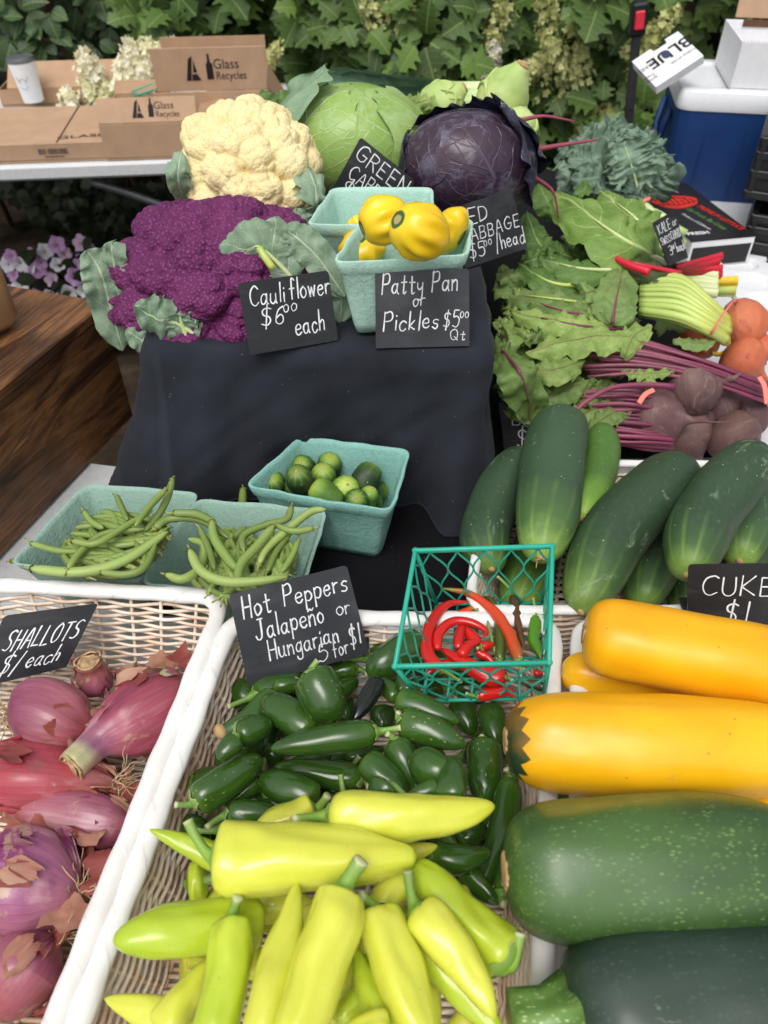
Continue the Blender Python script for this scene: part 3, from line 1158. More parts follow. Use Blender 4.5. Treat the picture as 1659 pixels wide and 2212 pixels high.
M_GZ1 = green_zuc_mat("speckled_zucchini_skin", C(40, 66, 32), C(72, 104, 50), C(136, 160, 92), .5)
M_GZ2 = green_zuc_mat("dark_zucchini_skin", C(30, 46, 38), C(48, 68, 54), C(88, 106, 86), .35)
M_ZSTEM = green_zuc_mat("zucchini_stem_skin", C(84, 122, 52), C(130, 164, 84), C(196, 210, 150), .9)
M_CORK = plain("cork_scar", C(186, 152, 108), .85, .2, 120, .3, .4)

# ------------------------------------------------------------------ jalapeños
def z3(x, y):
    return 365 + x * .52, 1327.2 + y * .52

PH = Heap()      # pepper basket
JG_ = "jalapeños heaped in the pepper basket"

def jalapeno(sx, sy, tx, ty, w, label, stem=None, mat=None, prof=PR_JAL, bend=0.0, dz=0.0, zmax=.16, raw=False, scar=False, calyx=1.0, floor=.012, seed=None):
    a = (sx, sy) if raw else z3(sx, sy); b = (tx, ty) if raw else z3(tx, ty)
    k = 1 if raw else .52
    sd = seed if seed is not None else int(abs(a[0] * 31 + a[1] * 17)) % 9973
    ex_, ey_ = (b[0] - a[0]) * .04, (b[1] - a[1]) * .04
    a = (a[0] - ex_, a[1] - ey_); b = (b[0] + ex_, b[1] + ey_)
    mid = ((a[0] + b[0]) / 2 - (b[1] - a[1]) * bend, (a[1] + b[1]) / 2 + (b[0] - a[0]) * bend)
    path, r = PH.lay([a, mid, b], w * k * 1.07, prof, zmax, -.05, [0, dz / 2, dz], keep=floor)
    mats = [mat or M_JAL]
    o, M, q = veg_body("jalapeno_pepper", path, r, prof, mats, 26, 20, (3, .05), .03, sd)
    tag(o, label, "pepper", JG_)
    if stem is not False:
        ln = .018 + .012 * random.random()
        if stem:
            e = stem if raw else z3(*stem)
            # the stem end lies at about the height of the shoulder
            tgt = loc(M, [at(e[0], e[1], path[0][2] + .006)])[0]
            dv = tgt - q[0]
            ln = min(max(np.linalg.norm(dv), .012), .045)
            d0 = q[0] - q[4]; d0 /= np.linalg.norm(d0)
            bend_v = dv - d0 * ln * .55
            stem_on(o, q, r, ln * .6, .0031, M_STEM, bend_v, calyx, seed=sd)
        else:
            stem_on(o, q, r, ln, .0030, M_STEM, (0, random.uniform(-.006, .006), random.uniform(-.002, .008)), calyx, seed=sd)
    if scar:
        s = MB(); s.blob(q[-3] * .55 + q[-4] * .45, r * .62, 14, 8, (.75, 1.0, 1.0))
        s.build("cork_scar", M_CORK, o)
    return o

_filler = "glossy dark green jalapeño lying under the others in the heap"
for i in range(46):      # lower layer, seen through the gaps
    u0, v0 = random.uniform(500, 1090), random.uniform(1400, 1850)
    u0 -= (v0 - 1400) * .22 * (1 if u0 < 800 else .1)
    an = random.uniform(0, 6.28)
    L_ = random.uniform(95, 130)
    jalapeno(u0 - L_ / 2 * math.cos(an), v0 - L_ / 2 * math.sin(an) * .7, u0 + L_ / 2 * math.cos(an), v0 + L_ / 2 * math.sin(an) * .7,
             random.uniform(50, 64), _filler, raw=True, zmax=.075, seed=i)

J = [
    # sx, sy, tx, ty, width, label, options   (stem end, tip)
    (1040, 110, 835, 245, 150, "large glossy jalapeño leaning against the green lattice basket, tip towards the price sign", dict(stem=False, prof=PR_JALF)),
    (775, 228, 640, 240, 95, "jalapeño just below the lower right corner of the hot pepper sign", dict(stem=(825, 250))),
    (440, 300, 560, 290, 70, "jalapeño tucked under the bottom edge of the hot pepper sign", dict(stem=False)),
    (690, 340, 780, 270, 85, "jalapeño half hidden behind the upright broad one near the sign", dict(stem=False)),
    (950, 350, 880, 270, 75, "small jalapeño showing only its shoulder left of the lattice basket", dict(stem=False)),
    (1005, 335, 960, 250, 90, "jalapeño with a curling stem touching the lattice basket's left side", dict(stem=(965, 300))),
    (1330, 385, 1365, 545, 105, "jalapeño pressed against the basket's right wall beside the big yellow zucchini", dict(stem=(1325, 365))),
    (1205, 365, 1255, 495, 110, "jalapeño hanging just under the front edge of the lattice basket", dict(stem=(1190, 350))),
    (955, 350, 1195, 445, 105, "jalapeño lying behind the speckled one, below the lattice basket", dict(stem=False)),
    (885, 395, 890, 490, 105, "jalapeño with its hooked stem standing up in the middle of the heap", dict(stem=(945, 400), calyx=1.3)),
    (870, 275, 770, 440, 78, "almost black purple jalapeño in the heap", dict(stem=False, mat=M_JALK)),
    (430, 330, 215, 485, 108, "jalapeño with a brown corky scar on its tip at the left wall", dict(stem=False, scar=True, bend=-.12)),
    (545, 420, 600, 320, 70, "jalapeño peeping out between two plump ones below the sign", dict(stem=False)),
    (600, 480, 395, 355, 135, "plump glossy jalapeño with its blunt tip turned to the shallots", dict(stem=False, prof=PR_JALF)),
    (285, 500, 425, 450, 118, "jalapeño whose stem hooks down to the left beside the scarred one", dict(stem=(232, 560), calyx=1.25)),
    (280, 520, 205, 600, 90, "jalapeño squeezed against the left wall below the hooked stem one", dict(stem=False)),
    (595, 245, 690, 440, 178, "broad upright jalapeño with a thin stem touching the sign's lower edge", dict(stem=(617, 190), prof=PR_JALF, mat=M_JALSS, dz=-.02)),
    (740, 600, 890, 560, 70, "slim jalapeño in the gap under the long horizontal one", dict(stem=False)),
    (1250, 560, 1290, 640, 70, "small dark jalapeño in the gap left of the upright speckled one", dict(stem=False)),
    (425, 560, 450, 620, 95, "jalapeño with a long hanging stem left of the long horizontal one", dict(stem=(392, 655), calyx=1.3, dz=.0)),
    (845, 490, 438, 555, 122, "longest jalapeño lying level across the heap with its stem pointing right", dict(stem=(960, 470))),
    (970, 440, 1222, 540, 132, "jalapeño densely flecked with pale corking below the lattice basket", dict(stem=(955, 405), mat=M_JALS)),
    (940, 530, 1030, 730, 122, "jalapeño hanging straight down with its cap up in the middle of the heap", dict(stem=(905, 495), dz=-.012)),
    (1150, 680, 1012, 590, 152, "rounded glossy jalapeño seen almost end on", dict(stem=False, prof=PR_JALF)),
    (370, 690, 265, 775, 80, "jalapeño half covered by the heavily flecked one at the left", dict(stem=False)),
    (790, 685, 448, 635, 116, "long curved jalapeño with a wrinkled cap on its right end", dict(stem=(830, 720), calyx=1.25)),
    (815, 610, 985, 745, 124, "glossy jalapeño sloping down to the yellow peppers beside the hanging one", dict(stem=False)),
    (1115, 725, 1000, 755, 85, "jalapeño lying just above the pale yellow pepper's back", dict(stem=False)),
    (1165, 780, 1188, 595, 132, "jalapeño standing tip up behind the pale yellow pepper", dict(stem=False)),
    (110, 775, 375, 600, 138, "large jalapeño covered with fine corky streaks against the left wall", dict(stem=(25, 790), mat=M_JALS, prof=PR_JALF)),
    (610, 770, 385, 680, 135, "plump glossy jalapeño above the middle of the yellow peppers", dict(stem=False, prof=PR_JALF)),
    (905, 715, 850, 770, 130, "jalapeño turned so its star shaped cap faces the viewer", dict(stem=(985, 770), calyx=1.5)),
    (1308, 535, 1310, 775, 142, "upright jalapeño with a few pale flecks beside the zucchini", dict(stem=(1298, 508), prof=PR_JALF, mat=M_JALSS)),
    (250, 835, 470, 830, 118, "jalapeño with a long bent stem lying above the greenish yellow pepper", dict(stem=(160, 885), calyx=1.2)),
    (60, 880, 165, 890, 95, "dark jalapeño in the lower left corner of the green heap", dict(stem=(100, 840))),
    (1410, 700, 1275, 1175, 122, "long dark jalapeño stretched down the right wall of the basket", dict(stem=(1400, 640), bend=-.06)),
    (1205, 940, 1315, 880, 95, "jalapeño half under the pale yellow pepper's tip", dict(stem=False)),
    (1130, 1065, 1260, 1215, 95, "dark jalapeño wedged between the yellow peppers and the right wall", dict(stem=False)),
    (1225, 1065, 1365, 1200, 90, "shadowy jalapeño at the bottom of the right wall", dict(stem=False)),
    (1100, 995, 1330, 985, 118, "jalapeño pointing right below the pale yellow pepper", dict(stem=(1085, 975), bend=.12)),
    (1385, 1150, 1462, 830, 84, "slim jalapeño tip up beside the green zucchini's end", dict(stem=(1390, 1205))),
    (130, 1190, 330, 1165, 56, "dark sliver of jalapeño under the biggest yellow pepper", dict(stem=False)),
    (735, 770, 760, 830, 70, "jalapeño of which only the upright stem shows above the yellow pepper", dict(stem=(715, 670))),
]
for sx, sy, tx, ty, w, lb, op in J:
    jalapeno(sx, sy, tx, ty, w, lb, **op)

# ------------------------------------------------------------------ Hungarian peppers
def z4(x, y):
    return 199 + x * .6, 1692.2 + y * .6

HG_ = "Hungarian wax peppers in the front of the pepper basket"
def hungarian(pts, w, label, stem=None, mat=None, prof=PR_HUN, dz=None, zmax=.20, floor=.012, dents=.06, stemw=.0042, calyx=1.05, seed=None, hook=False):
    px = [z4(*p) for p in pts]
    sd = seed if seed is not None else int(abs(px[0][0] * 13 + px[0][1] * 7)) % 9973
    path, r = PH.lay(px, w * .66, prof, zmax, -.05, dz or [0] * len(px), keep=floor, tol=.004)
    o, M, q = veg_body("hungarian_pepper", path, r, prof, [mat or M_HUN], 48, 32, (3, .085), dents * .9, sd, irr=.10)
    tag(o, label, "pepper", HG_)
    if stem:
        e = z4(*stem)
        tgt = loc(M, [at(e[0], e[1], path[0][2] + .012)])[0]
        dv = tgt - q[0]
        ln = min(np.linalg.norm(dv), .07)
        d0 = q[0] - q[4]; d0 /= np.linalg.norm(d0)
        stem_on(o, q, r, ln * .5, stemw, M_STEMY, dv * (ln / np.linalg.norm(dv)) - d0 * ln * .55, calyx, seed=sd)
    if hook:
        s = MB(); e = q[-1]; d = q[-1] - q[-4]; d /= np.linalg.norm(d)
        s.tube([e - d * .003, e + d * .003, e + d * .007 + np.array((0, .002, .001)), e + d * .009 + np.array((0, .005, .001))], [.0009, .0007, .0006, .0004], 5)
        s.build("tip_hook", M_STEM, o)
    return o

_hf = "yellow green Hungarian pepper buried under the front ones"
for i in range(34):
    u0, v0 = random.uniform(330, 1480), random.uniform(430, 960)
    u0 -= 0
    an = random.uniform(.8, 2.3)
    L_ = random.uniform(260, 330)
    hungarian([(u0 - L_ / 2 * math.cos(an), v0 - L_ / 2 * math.sin(an) * .8), (u0 + L_ / 2 * math.cos(an), v0 + L_ / 2 * math.sin(an) * .8)], random.uniform(105, 125), _hf, zmax=.13, seed=i)

HP = [
    ([(600, 430), (720, 440), (840, 455)], 120, "yellow pepper end showing under the largest yellow pepper", dict(stem=(530, 430))),
    ([(540, 505), (620, 500)], 105, "short yellow green pepper end left of the tip up pepper", dict(stem=(515, 470), mat=M_HUNG)),
    ([(1120, 330), (1030, 480), (960, 700)], 120, "yellow pepper squeezed between the two stems in the middle", dict()),
    ([(790, 440), (840, 620)], 100, "yellow pepper glimpsed behind the thick pepper with the upright stem", dict()),
    ([(1100, 262), (1245, 225)], 66, "slim yellow tip under the pale pepper beside the jalapeño pointing right", dict()),
    ([(350, 360), (420, 350)], 132, "rounded green yellow pepper end with a dry stem at the left wall", dict(stem=(430, 345), mat=M_HUNG, prof=PR_JALF, calyx=1.3)),
    ([(600, 350), (440, 265), (205, 165)], 100, "green yellow pepper with its curved tip poking over the left rim", dict(mat=M_HUNG, prof=PR_CHI, dz=[0, .012, .03])),
    ([(345, 640), (420, 640)], 50, "tiny yellow pepper tip behind the pepper pointing at the shallots", dict()),
    ([(620, 510), (500, 510), (290, 535), (75, 565)], 170, "large dented yellow green pepper pointing over the left rim at the shallots", dict(mat=M_HUNG, dz=[0, .005, .015, .025], prof=P([0, .03, .15, .4, .7, .9, .98, 1], [.3, .7, .95, 1.0, .95, .62, .3, .05]))),
    ([(890, 870), (985, 740), (965, 610)], 95, "green yellow pepper deep between the two front peppers", dict(mat=M_HUNG)),
    ([(1090, 950), (1000, 760), (950, 590)], 110, "curved lime pepper tucked behind the middle front pepper", dict(mat=M_HUNG)),
    ([(1070, 890), (900, 880)], 110, "yellow pepper back at the bottom edge between two front peppers", dict()),
    ([(330, 850), (200, 820), (45, 775)], 112, "yellow pepper lying low at the bottom left with its tip on the wall", dict(prof=PR_CHI)),
    ([(255, 900), (340, 760), (430, 630)], 115, "slim yellow pepper leaning up left of the greenish striped one", dict(prof=PR_CHI)),
    ([(800, 95), (720, 125), (590, 165)], 118, "short yellow pepper behind the two big ones with a hooked stem", dict(stem=(855, 40), prof=PR_JALF)),
    ([(850, 118), (1050, 125), (1250, 115), (1450, 82)], 165, "long pale yellow pepper lying level across the jalapeños, tip to the right", dict(stem=(712, 130), dz=[0, .0, 0, .0], prof=P([0, .025, .08, .25, .55, .8, .93, .98, 1], [.4, .8, .97, 1.0, .9, .62, .36, .2, .04]))),
    ([(445, 265), (640, 272), (900, 272), (1168, 262)], 232, "largest broad yellow pepper lying level across the heap", dict(stem=(330, 132), dz=[0, 0, 0, 0], dents=.06, prof=P([0, .02, .07, .2, .5, .75, .92, .98, 1], [.45, .85, 1.0, .98, .9, .74, .42, .25, .05]))),
    ([(1500, 650), (1390, 530), (1270, 420), (1150, 290)], 165, "yellow green pepper sloping down to the right wall with a curled stem", dict(stem=(1548, 545), mat=M_HUNG, calyx=1.4, prof=P([0, .03, .1, .25, .5, .75, .92, .98, 1], [.4, .8, 1.0, .95, .8, .85, .6, .35, .05]))),
    ([(1140, 560), (1250, 640), (1370, 780), (1500, 950)], 150, "bright lime pepper with a kink in the lower right of the heap", dict(mat=M_HUNG, dents=.07)),
    ([(1170, 450), (1280, 580), (1380, 720), (1450, 850)], 150, "yellow pepper with a dark upright stem right of the middle front peppers", dict(stem=(1130, 308))),
    ([(1015, 455), (1060, 580), (1130, 760), (1230, 960)], 165, "yellow pepper in front with a short bent stem leaning on its neighbour", dict(stem=(962, 398), prof=P([0, .03, .1, .3, .6, .85, 1], [.4, .8, .98, 1.0, .95, .75, .1]))),
    ([(600, 1000), (650, 760), (695, 560), (740, 352)], 155, "yellow pepper standing tip up with a thin hook on its point", dict(hook=True, prof=P([0, .05, .2, .45, .7, .88, .97, 1], [.6, .9, 1.0, .95, .7, .42, .16, .03]))),
    ([(505, 490), (500, 620), (470, 780), (430, 960)], 150, "yellow green pepper with faint patchy bands and a short upright stem", dict(stem=(525, 402), mat=M_HUNG, prof=P([0, .03, .1, .35, .7, .9, 1], [.4, .8, .95, 1.0, .95, .8, .1]))),
    ([(900, 395), (860, 540), (790, 740), (700, 980)], 190, "thick yellow pepper in the front centre with a tall dark green stem", dict(stem=(972, 265), stemw=.0062, calyx=1.2, prof=P([0, .02, .08, .3, .65, .9, 1], [.45, .82, .95, 1.0, .95, .75, .1]))),
]
for pts, w, lb, op in HP:
    hungarian(pts, w, lb, **op)

# ------------------------------------------------------------------ chilis in the lattice basket
def z8(x, y):
    return 829.5 + x * .5, 862.7 + y * .5

CH = Heap()
RED = [(0, C(206, 30, 24)), (1, C(186, 22, 20))]
M_CRED = pepper_mat("red_chili_skin", RED, rough=.2, hue=.12)
M_CRO = pepper_mat("red_orange_chili_skin", [(0, C(120, 110, 30)), (.25, C(196, 72, 26)), (.6, C(214, 60, 26)), (.85, C(120, 130, 36)), (1, C(196, 90, 40))], rough=.25, mott=.5)
M_CGR = pepper_mat("green_chili_skin", [(0, C(86, 140, 22)), (1, C(70, 124, 20))], rough=.25)
M_CBR = pepper_mat("brown_chili_skin", [(0, C(52, 60, 24)), (.5, C(84, 56, 30)), (1, C(104, 60, 30))], rough=.25, mott=.4)
M_COL = pepper_mat("olive_chili_skin", [(0, C(74, 92, 30)), (1, C(66, 76, 28))], rough=.25)
CG_ = "chilis in the green lattice basket"
for pts, w, mat, lb, stem in [
    ([(360, 1140), (250, 1150), (175, 1190)], 60, M_CRED, "red chili lying flat at the left front inside the lattice basket", None),
    ([(400, 1280), (520, 1260), (570, 1285)], 66, M_CRED, "small deep red chili at the front bottom of the lattice basket", (350, 1270)),
    ([(700, 1250), (640, 1230), (590, 1225)], 56, M_CBR, "brownish orange chili with a green stem poking out of the front right", (745, 1225)),
    ([(650, 1190), (700, 1160), (735, 1140)], 40, M_CRED, "red chili tip poking out at the right front corner", None),
    ([(500, 1130), (500, 1000), (470, 880), (430, 850)], 56, M_COL, "olive brown chili standing behind the orange one", (400, 815)),
    ([(385, 960), (380, 1060)], 50, M_COL, "short olive chili behind the curled red one", (405, 900)),
    ([(410, 1060), (350, 1000), (310, 1010)], 60, M_CRED, "red chili tucked behind the green capped one", None),
    ([(320, 1080), (330, 1000), (360, 940)], 56, M_CRED, "red chili standing up inside the loop of the curled one", None),
    ([(270, 965), (340, 925), (415, 885)], 52, M_CRO, "orange red chili pointing up at the back left", None),
    ([(525, 1200), (440, 1190), (330, 1130), (245, 1075)], 100, M_CRED, "thickest wrinkled dark red chili across the front", (560, 1215)),
    ([(400, 1090), (440, 1110), (480, 1140)], 50, M_CRED, "red chili end in front of the green capped one", None),
    ([(260, 1170), (190, 1110), (200, 980), (270, 890), (370, 872)], 72, M_CRED, "longest curved red chili along the left side", (340, 1225)),
    ([(230, 1080), (240, 1010), (300, 960), (380, 965), (440, 1000), (425, 1035)], 50, M_CRED, "red chili bent over like a hook in the middle", None),
    ([(330, 1110), (370, 1060), (420, 1045)], 54, M_CRED, "bright red chili below the curled tip", None),
    ([(420, 1070), (480, 1055)], 58, M_CRED, "short red chili with its green cap facing the viewer", (400, 1075)),
    ([(585, 1130), (540, 1010), (470, 910), (370, 840), (245, 815)], 62, M_CRO, "long mottled orange and green chili curving to the upper left", (590, 1200)),
    ([(560, 850), (575, 950), (605, 1080)], 58, M_CBR, "wrinkled brown chili with a long pale stem at the back", (490, 760)),
    ([(655, 940), (650, 1040), (680, 1125)], 70, M_CGR, "bright green chili standing at the right side", (645, 855)),
]:
    px = [z8(*p) for p in pts]
    n = max(14, len(px) * 5)
    path, r = CH.lay(px, w * .42, PR_CHI, .20, .05, [0] * len(px), n=n, keep=.100, tol=.004)
    sd = int(px[0][0]) % 997
    o, M, q = veg_body("chili_pepper", path, r, PR_CHI, [mat], 44, 14, (3, .05), .07, sd, irr=.10)
    tag(o, lb, "chili", CG_)
    if stem:
        e = z8(*stem)
        tgt = loc(M, [at(e[0], e[1], path[0][2] + .004)])[0]
        dv = tgt - q[0]; ln = np.linalg.norm(dv)
        d0 = q[0] - q[4]; d0 /= np.linalg.norm(d0)
        stem_on(o, q, r, min(ln, .05) * .5, .0019, M_STEM, dv * min(1, .05 / ln) - d0 * min(ln, .05) * .55, 1.2, seed=sd)

# ------------------------------------------------------------------ green beans
BG_ = ["green beans in the basket beside the wooden box", "green beans in the basket behind the hot pepper sign"]
def z7(x, y):
    return x * .52, 929 + y * .52

BH = Heap()
def bean(px, w, label, gi, zmax=.13, floor=.02, mat=None, dz=None, seed=0):
    n = 14
    path, r = BH.lay(px, w, PR_BEAN, zmax, .0, dz or [0] * len(px), n=n, keep=floor, tol=.0022)
    o, M, q = veg_body("green_bean", path, r, PR_BEAN, [mat or M_BEAN], 22, 9, (2, .10), .05, seed)
    tag(o, label, "green bean", BG_[gi])
    stem_on(o, q, r, .006 + .004 * random.random(), .0011, M_BEANS, (0, random.uniform(-.003, .003), random.uniform(-.002, .003)), 1.3, seed=seed, name="stalk_end")
    return o

def inside(quad, s, t):
    p = (quad[0] * (1 - s) + quad[1] * s) * (1 - t) + (quad[3] * (1 - s) + quad[2] * s) * t
    return p
for gi, (rim, lb, ang) in enumerate(((BEAN1, "slender green bean in the heap beside the wooden box", 2.75), (BEAN2, "slender green bean in the heap behind the hot pepper sign", 1.9))):
    for i in range(72):
        s, t = random.uniform(.18, .82), random.uniform(.22, .84)
        c = inside(rim, s, t)
        an = random.gauss(ang, .5 if gi == 0 else .6)
        L_ = random.uniform(.07, .10)
        d = np.array((math.cos(an), math.sin(an), 0)) * L_ / 2
        b = np.array((-d[1], d[0], 0)) * random.uniform(-.35, .35)
        ks = []
        for p in (c - d, c + b, c + d):
            # stay clear of the walls
            q = inside(rim, .5, .5); e = p - q
            lim = .054
            if np.linalg.norm(e[:2]) > lim + .006:
                p = q + e * ((lim + .006) / np.linalg.norm(e[:2]))
            ks.append(proj(np.array((p[0], p[1], .06))))
        bean(ks, random.uniform(13, 17.5), lb, gi, zmax=.13, floor=.022, seed=i + gi * 100)

for pts, w, gi, lb, mat in [
    ([(45, 545), (130, 535), (230, 545)], 30, 0, "bean with its stalk poking over the left front rim", None),
    ([(350, 340), (380, 380), (430, 410)], 30, 0, "bean leaning up to the back left corner of the left basket", None),
    ([(130, 470), (240, 500), (370, 505)], 28, 0, "thin bean lying level in the left basket under the crossing ones", None),
    ([(485, 275), (510, 330), (530, 375)], 26, 0, "short bean standing up in the middle of the left basket", None),
    ([(130, 575), (330, 590), (520, 540), (700, 420)], 46, 0, "broad pale bean along the front of the left basket", M_BEANP),
    ([(280, 580), (340, 500), (440, 430), (600, 410)], 30, 0, "dark bean crossing the left basket from its front edge", None),
    ([(300, 460), (400, 470), (520, 400), (640, 330)], 32, 0, "long bean sloping up through the left basket", None),
    ([(715, 205), (700, 270), (660, 350), (600, 420)], 32, 0, "bean standing highest out of the left basket", None),
    ([(690, 245), (620, 320), (560, 400)], 30, 0, "bean beside the highest one in the left basket", None),
    ([(420, 590), (520, 600), (600, 570), (650, 470)], 34, 0, "curved bean along the right rim of the left basket", None),
    ([(640, 410), (700, 370), (830, 370), (950, 450)], 40, 1, "long bean bridging from the left basket into the right one", None),
    ([(720, 345), (820, 350), (900, 390)], 34, 1, "bean end lying over the shared rim of the two bean baskets", None),
    ([(890, 300), (930, 340), (985, 390)], 32, 1, "bean leaning on the back wall of the right bean basket", None),
    ([(1010, 245), (1005, 320), (985, 395)], 38, 1, "bean standing straight up at the back of the right basket", None),
    ([(1210, 320), (1190, 370), (1100, 395), (1010, 440), (1015, 510)], 34, 1, "hooked bean near the back right of the right basket", None),
    ([(690, 600), (760, 620), (830, 570), (850, 480), (780, 450)], 40, 1, "stubby bean curling at the left front of the right basket", None),
    ([(830, 410), (870, 500), (890, 580)], 28, 1, "thin straight bean at the left of the right basket", None),
    ([(880, 380), (890, 450), (950, 540), (990, 580)], 40, 1, "bean running from the back left to the middle of the right basket", None),
    ([(1135, 400), (1070, 480), (1000, 560), (990, 640), (1010, 660)], 40, 1, "long dark bean bending down to the front of the right basket", None),
    ([(1240, 460), (1210, 530), (1170, 590)], 30, 1, "bean with its cut stalk up at the right of the right basket", None),
    ([(1210, 420), (1150, 500), (1110, 590)], 30, 1, "slim bean right of the long dark one", None),
    ([(1075, 560), (1110, 490), (1200, 410), (1290, 340), (1355, 330)], 36, 1, "bean rising over the right rim of the right basket", M_BEANP),
    ([(790, 500), (830, 580), (920, 625), (1060, 630), (1195, 610)], 46, 1, "broad pale bean along the front of the right basket", M_BEANP),
    ([(1300, 410), (1220, 420), (1130, 390)], 30, 1, "bean with a pale stalk touching the pickle basket corner", None),
]:
    bean([z7(*p) for p in pts], w * .52, lb, gi, zmax=.16, floor=.03, mat=mat, seed=int(pts[0][0]))

# ------------------------------------------------------------------ pickling cucumbers
KH = Heap()
KG_ = "pickling cucumbers in the darker teal basket"
_k0 = PICK.mean(0)
for i in range(9):
    p = inside(PICK, .25 + .25 * (i % 3), .25 + .22 * (i // 3))
    a = proj((p[0] - .018, p[1], .055)); b = proj((p[0] + .018, p[1], .055))
    path, r = KH.lay([a, b], 46, PR_CUC, .06, .0, [0, 0], keep=.012)
    o, M, q = veg_body("pickling_cucumber", path, r, PR_CUC, [M_PICK], 18, 14, (0, 0), .02, i)
    tag(o, "small dark pickling cucumber at the bottom of its basket", "cucumber", KG_)
for a, b, w, m, lb in [
    ((1230, 250), (1230, 225), 92, M_PICK, "dark pickle at the front left of the pickle basket's middle"),
    ((1150, 240), (1130, 205), 92, M_PICK, "dark pickle nearest the pickle basket's left wall"),
    ((1270, 165), (1250, 140), 92, M_PICK, "dark pickle at the back left of the basket"),
    ((1245, 215), (1235, 180), 102, M_PICK, "dark pickle right of the one at the left wall"),
    ((1365, 165), (1370, 125), 96, M_PICK, "dark pickle at the back centre with a dull skin"),
    ((1350, 210), (1340, 170), 96, M_PICKL, "small yellow green pickle standing at the back centre"),
    ((1500, 240), (1550, 150), 110, M_PICK, "large dark pickle with white flecks at the back right"),
    ((1525, 300), (1540, 250), 76, M_PICKL, "pale green pickle in the right front corner"),
    ((1430, 260), (1440, 235), 112, M_PICKL, "striped light green pickle in the middle"),
    ((1480, 305), (1480, 285), 96, M_PICK, "round ended dark pickle at the front right"),
    ((1395, 300), (1290, 225), 108, M_PICKL, "bright striped green pickle lying across the front"),
]:
    path, r = KH.lay([z7(*a), z7(*b)], w * .56, PR_CUC, .14, .02, [-.02, .0], keep=.055, tol=.010)
    d = path[-1] - path[0]
    L_ = max(np.linalg.norm(d), r * 2.6)
    d /= np.linalg.norm(d); c = (path[0] + path[-1]) / 2
    path = np.array([c + d * L_ * (t - .6) for t in np.linspace(0, 1, 8)])
    o, M, q = veg_body("pickling_cucumber", path, r, PR_CUC, [m], 20, 18, (0, 0), .025, int(a[0]))
    tag(o, lb, "cucumber", KG_)
    s = MB(); s.blob(q[-1], .0022, 8, 5, (.5, 1, 1)); s.build("blossom_scar", M_CORK, o)

# ------------------------------------------------------------------ cucumbers
UH = Heap()
UG_ = "large cucumbers in the white basket"
for pts, w, m, lb, dz, zm in [
    ([(1280, 560), (1280, 760), (1285, 930)], 130, M_CUC, "dark cucumber glimpsed behind the cuke price sign", [0, 0, 0], .10),
    ([(1700, 420), (1600, 640), (1500, 820)], 200, M_CUC, "dark cucumber lying under the right hand ones behind the sign", [0, 0, 0], .08),
    ([(700, 560), (640, 720), (560, 910)], 220, M_CUCL, "light green cucumber seen through the lattice basket's back", [0, 0, 0], .10),
    ([(1215, 470), (1180, 650), (1110, 890)], 225, M_CUC, "cucumber lying low between the two big diagonal ones", [0, 0, 0], .10),
    ([(945, 118), (930, 300), (850, 520)], 158, M_CUCL, "yellow striped lighter cucumber behind the upright one", [.01, 0, 0], .14),
    ([(612, 225), (500, 400), (435, 580), (465, 735)], 215, M_CUC, "dark cucumber at the left wall of the cucumber basket", [.01, .005, 0, 0], .17),
    ([(1700, 300), (1620, 440), (1560, 560), (1535, 700)], 215, M_CUC, "cucumber cut off by the right edge with bright stripes", [.01, 0, 0, 0], .19),
    ([(1310, 300), (1180, 400), (980, 600), (850, 920)], 290, M_CUC, "longest bent dark cucumber lying diagonally", [.01, .01, 0, -.01], .20),
    ([(1640, 235), (1500, 360), (1370, 540), (1310, 760)], 270, M_CUC, "large dark cucumber right of the diagonal one", [.01, .01, 0, 0], .22),
    ([(775, 68), (745, 200), (715, 420), (675, 685)], 275, M_CUC, "fat upright cucumber with a brown blossom scar", [.02, .015, .0, -.0], .24),
]:
    path, r = UH.lay([z8(*p) for p in pts], w * .5, PR_CUC, zm, .02, dz, keep=.072 if pts[0][0] == 612 else .095 if pts[0][0] == 945 else (.04 if zm > .13 else .008), tol=.006)
    o, M, q = veg_body("cucumber", path, r, PR_CUC, [m], 44, 30, (3, .03), .02, int(pts[0][0]), irr=.04)
    tag(o, lb, "cucumber", UG_)
    s = MB()
    e = q[-1]; d = q[-1] - q[-5]; d /= np.linalg.norm(d)
    s.blob(e, .004, 9, 6, (.5, 1, 1))
    if "scar" in lb:
        for i in range(4):
            s.tube([e, e + d * .004 + RNG.normal(0, .003, 3), e + d * .006 + RNG.normal(0, .006, 3)], [.0012, .001, .0005], 5)
    s.build("blossom_scar", M_CORK, o)

# ------------------------------------------------------------------ zucchini
ZH = Heap()
def z5(x, y):
    return 995.4 + x * .4, 1227.7 + y * .4
def z6(x, y):
    return 995.4 + x * .4, 1659 + y * .4

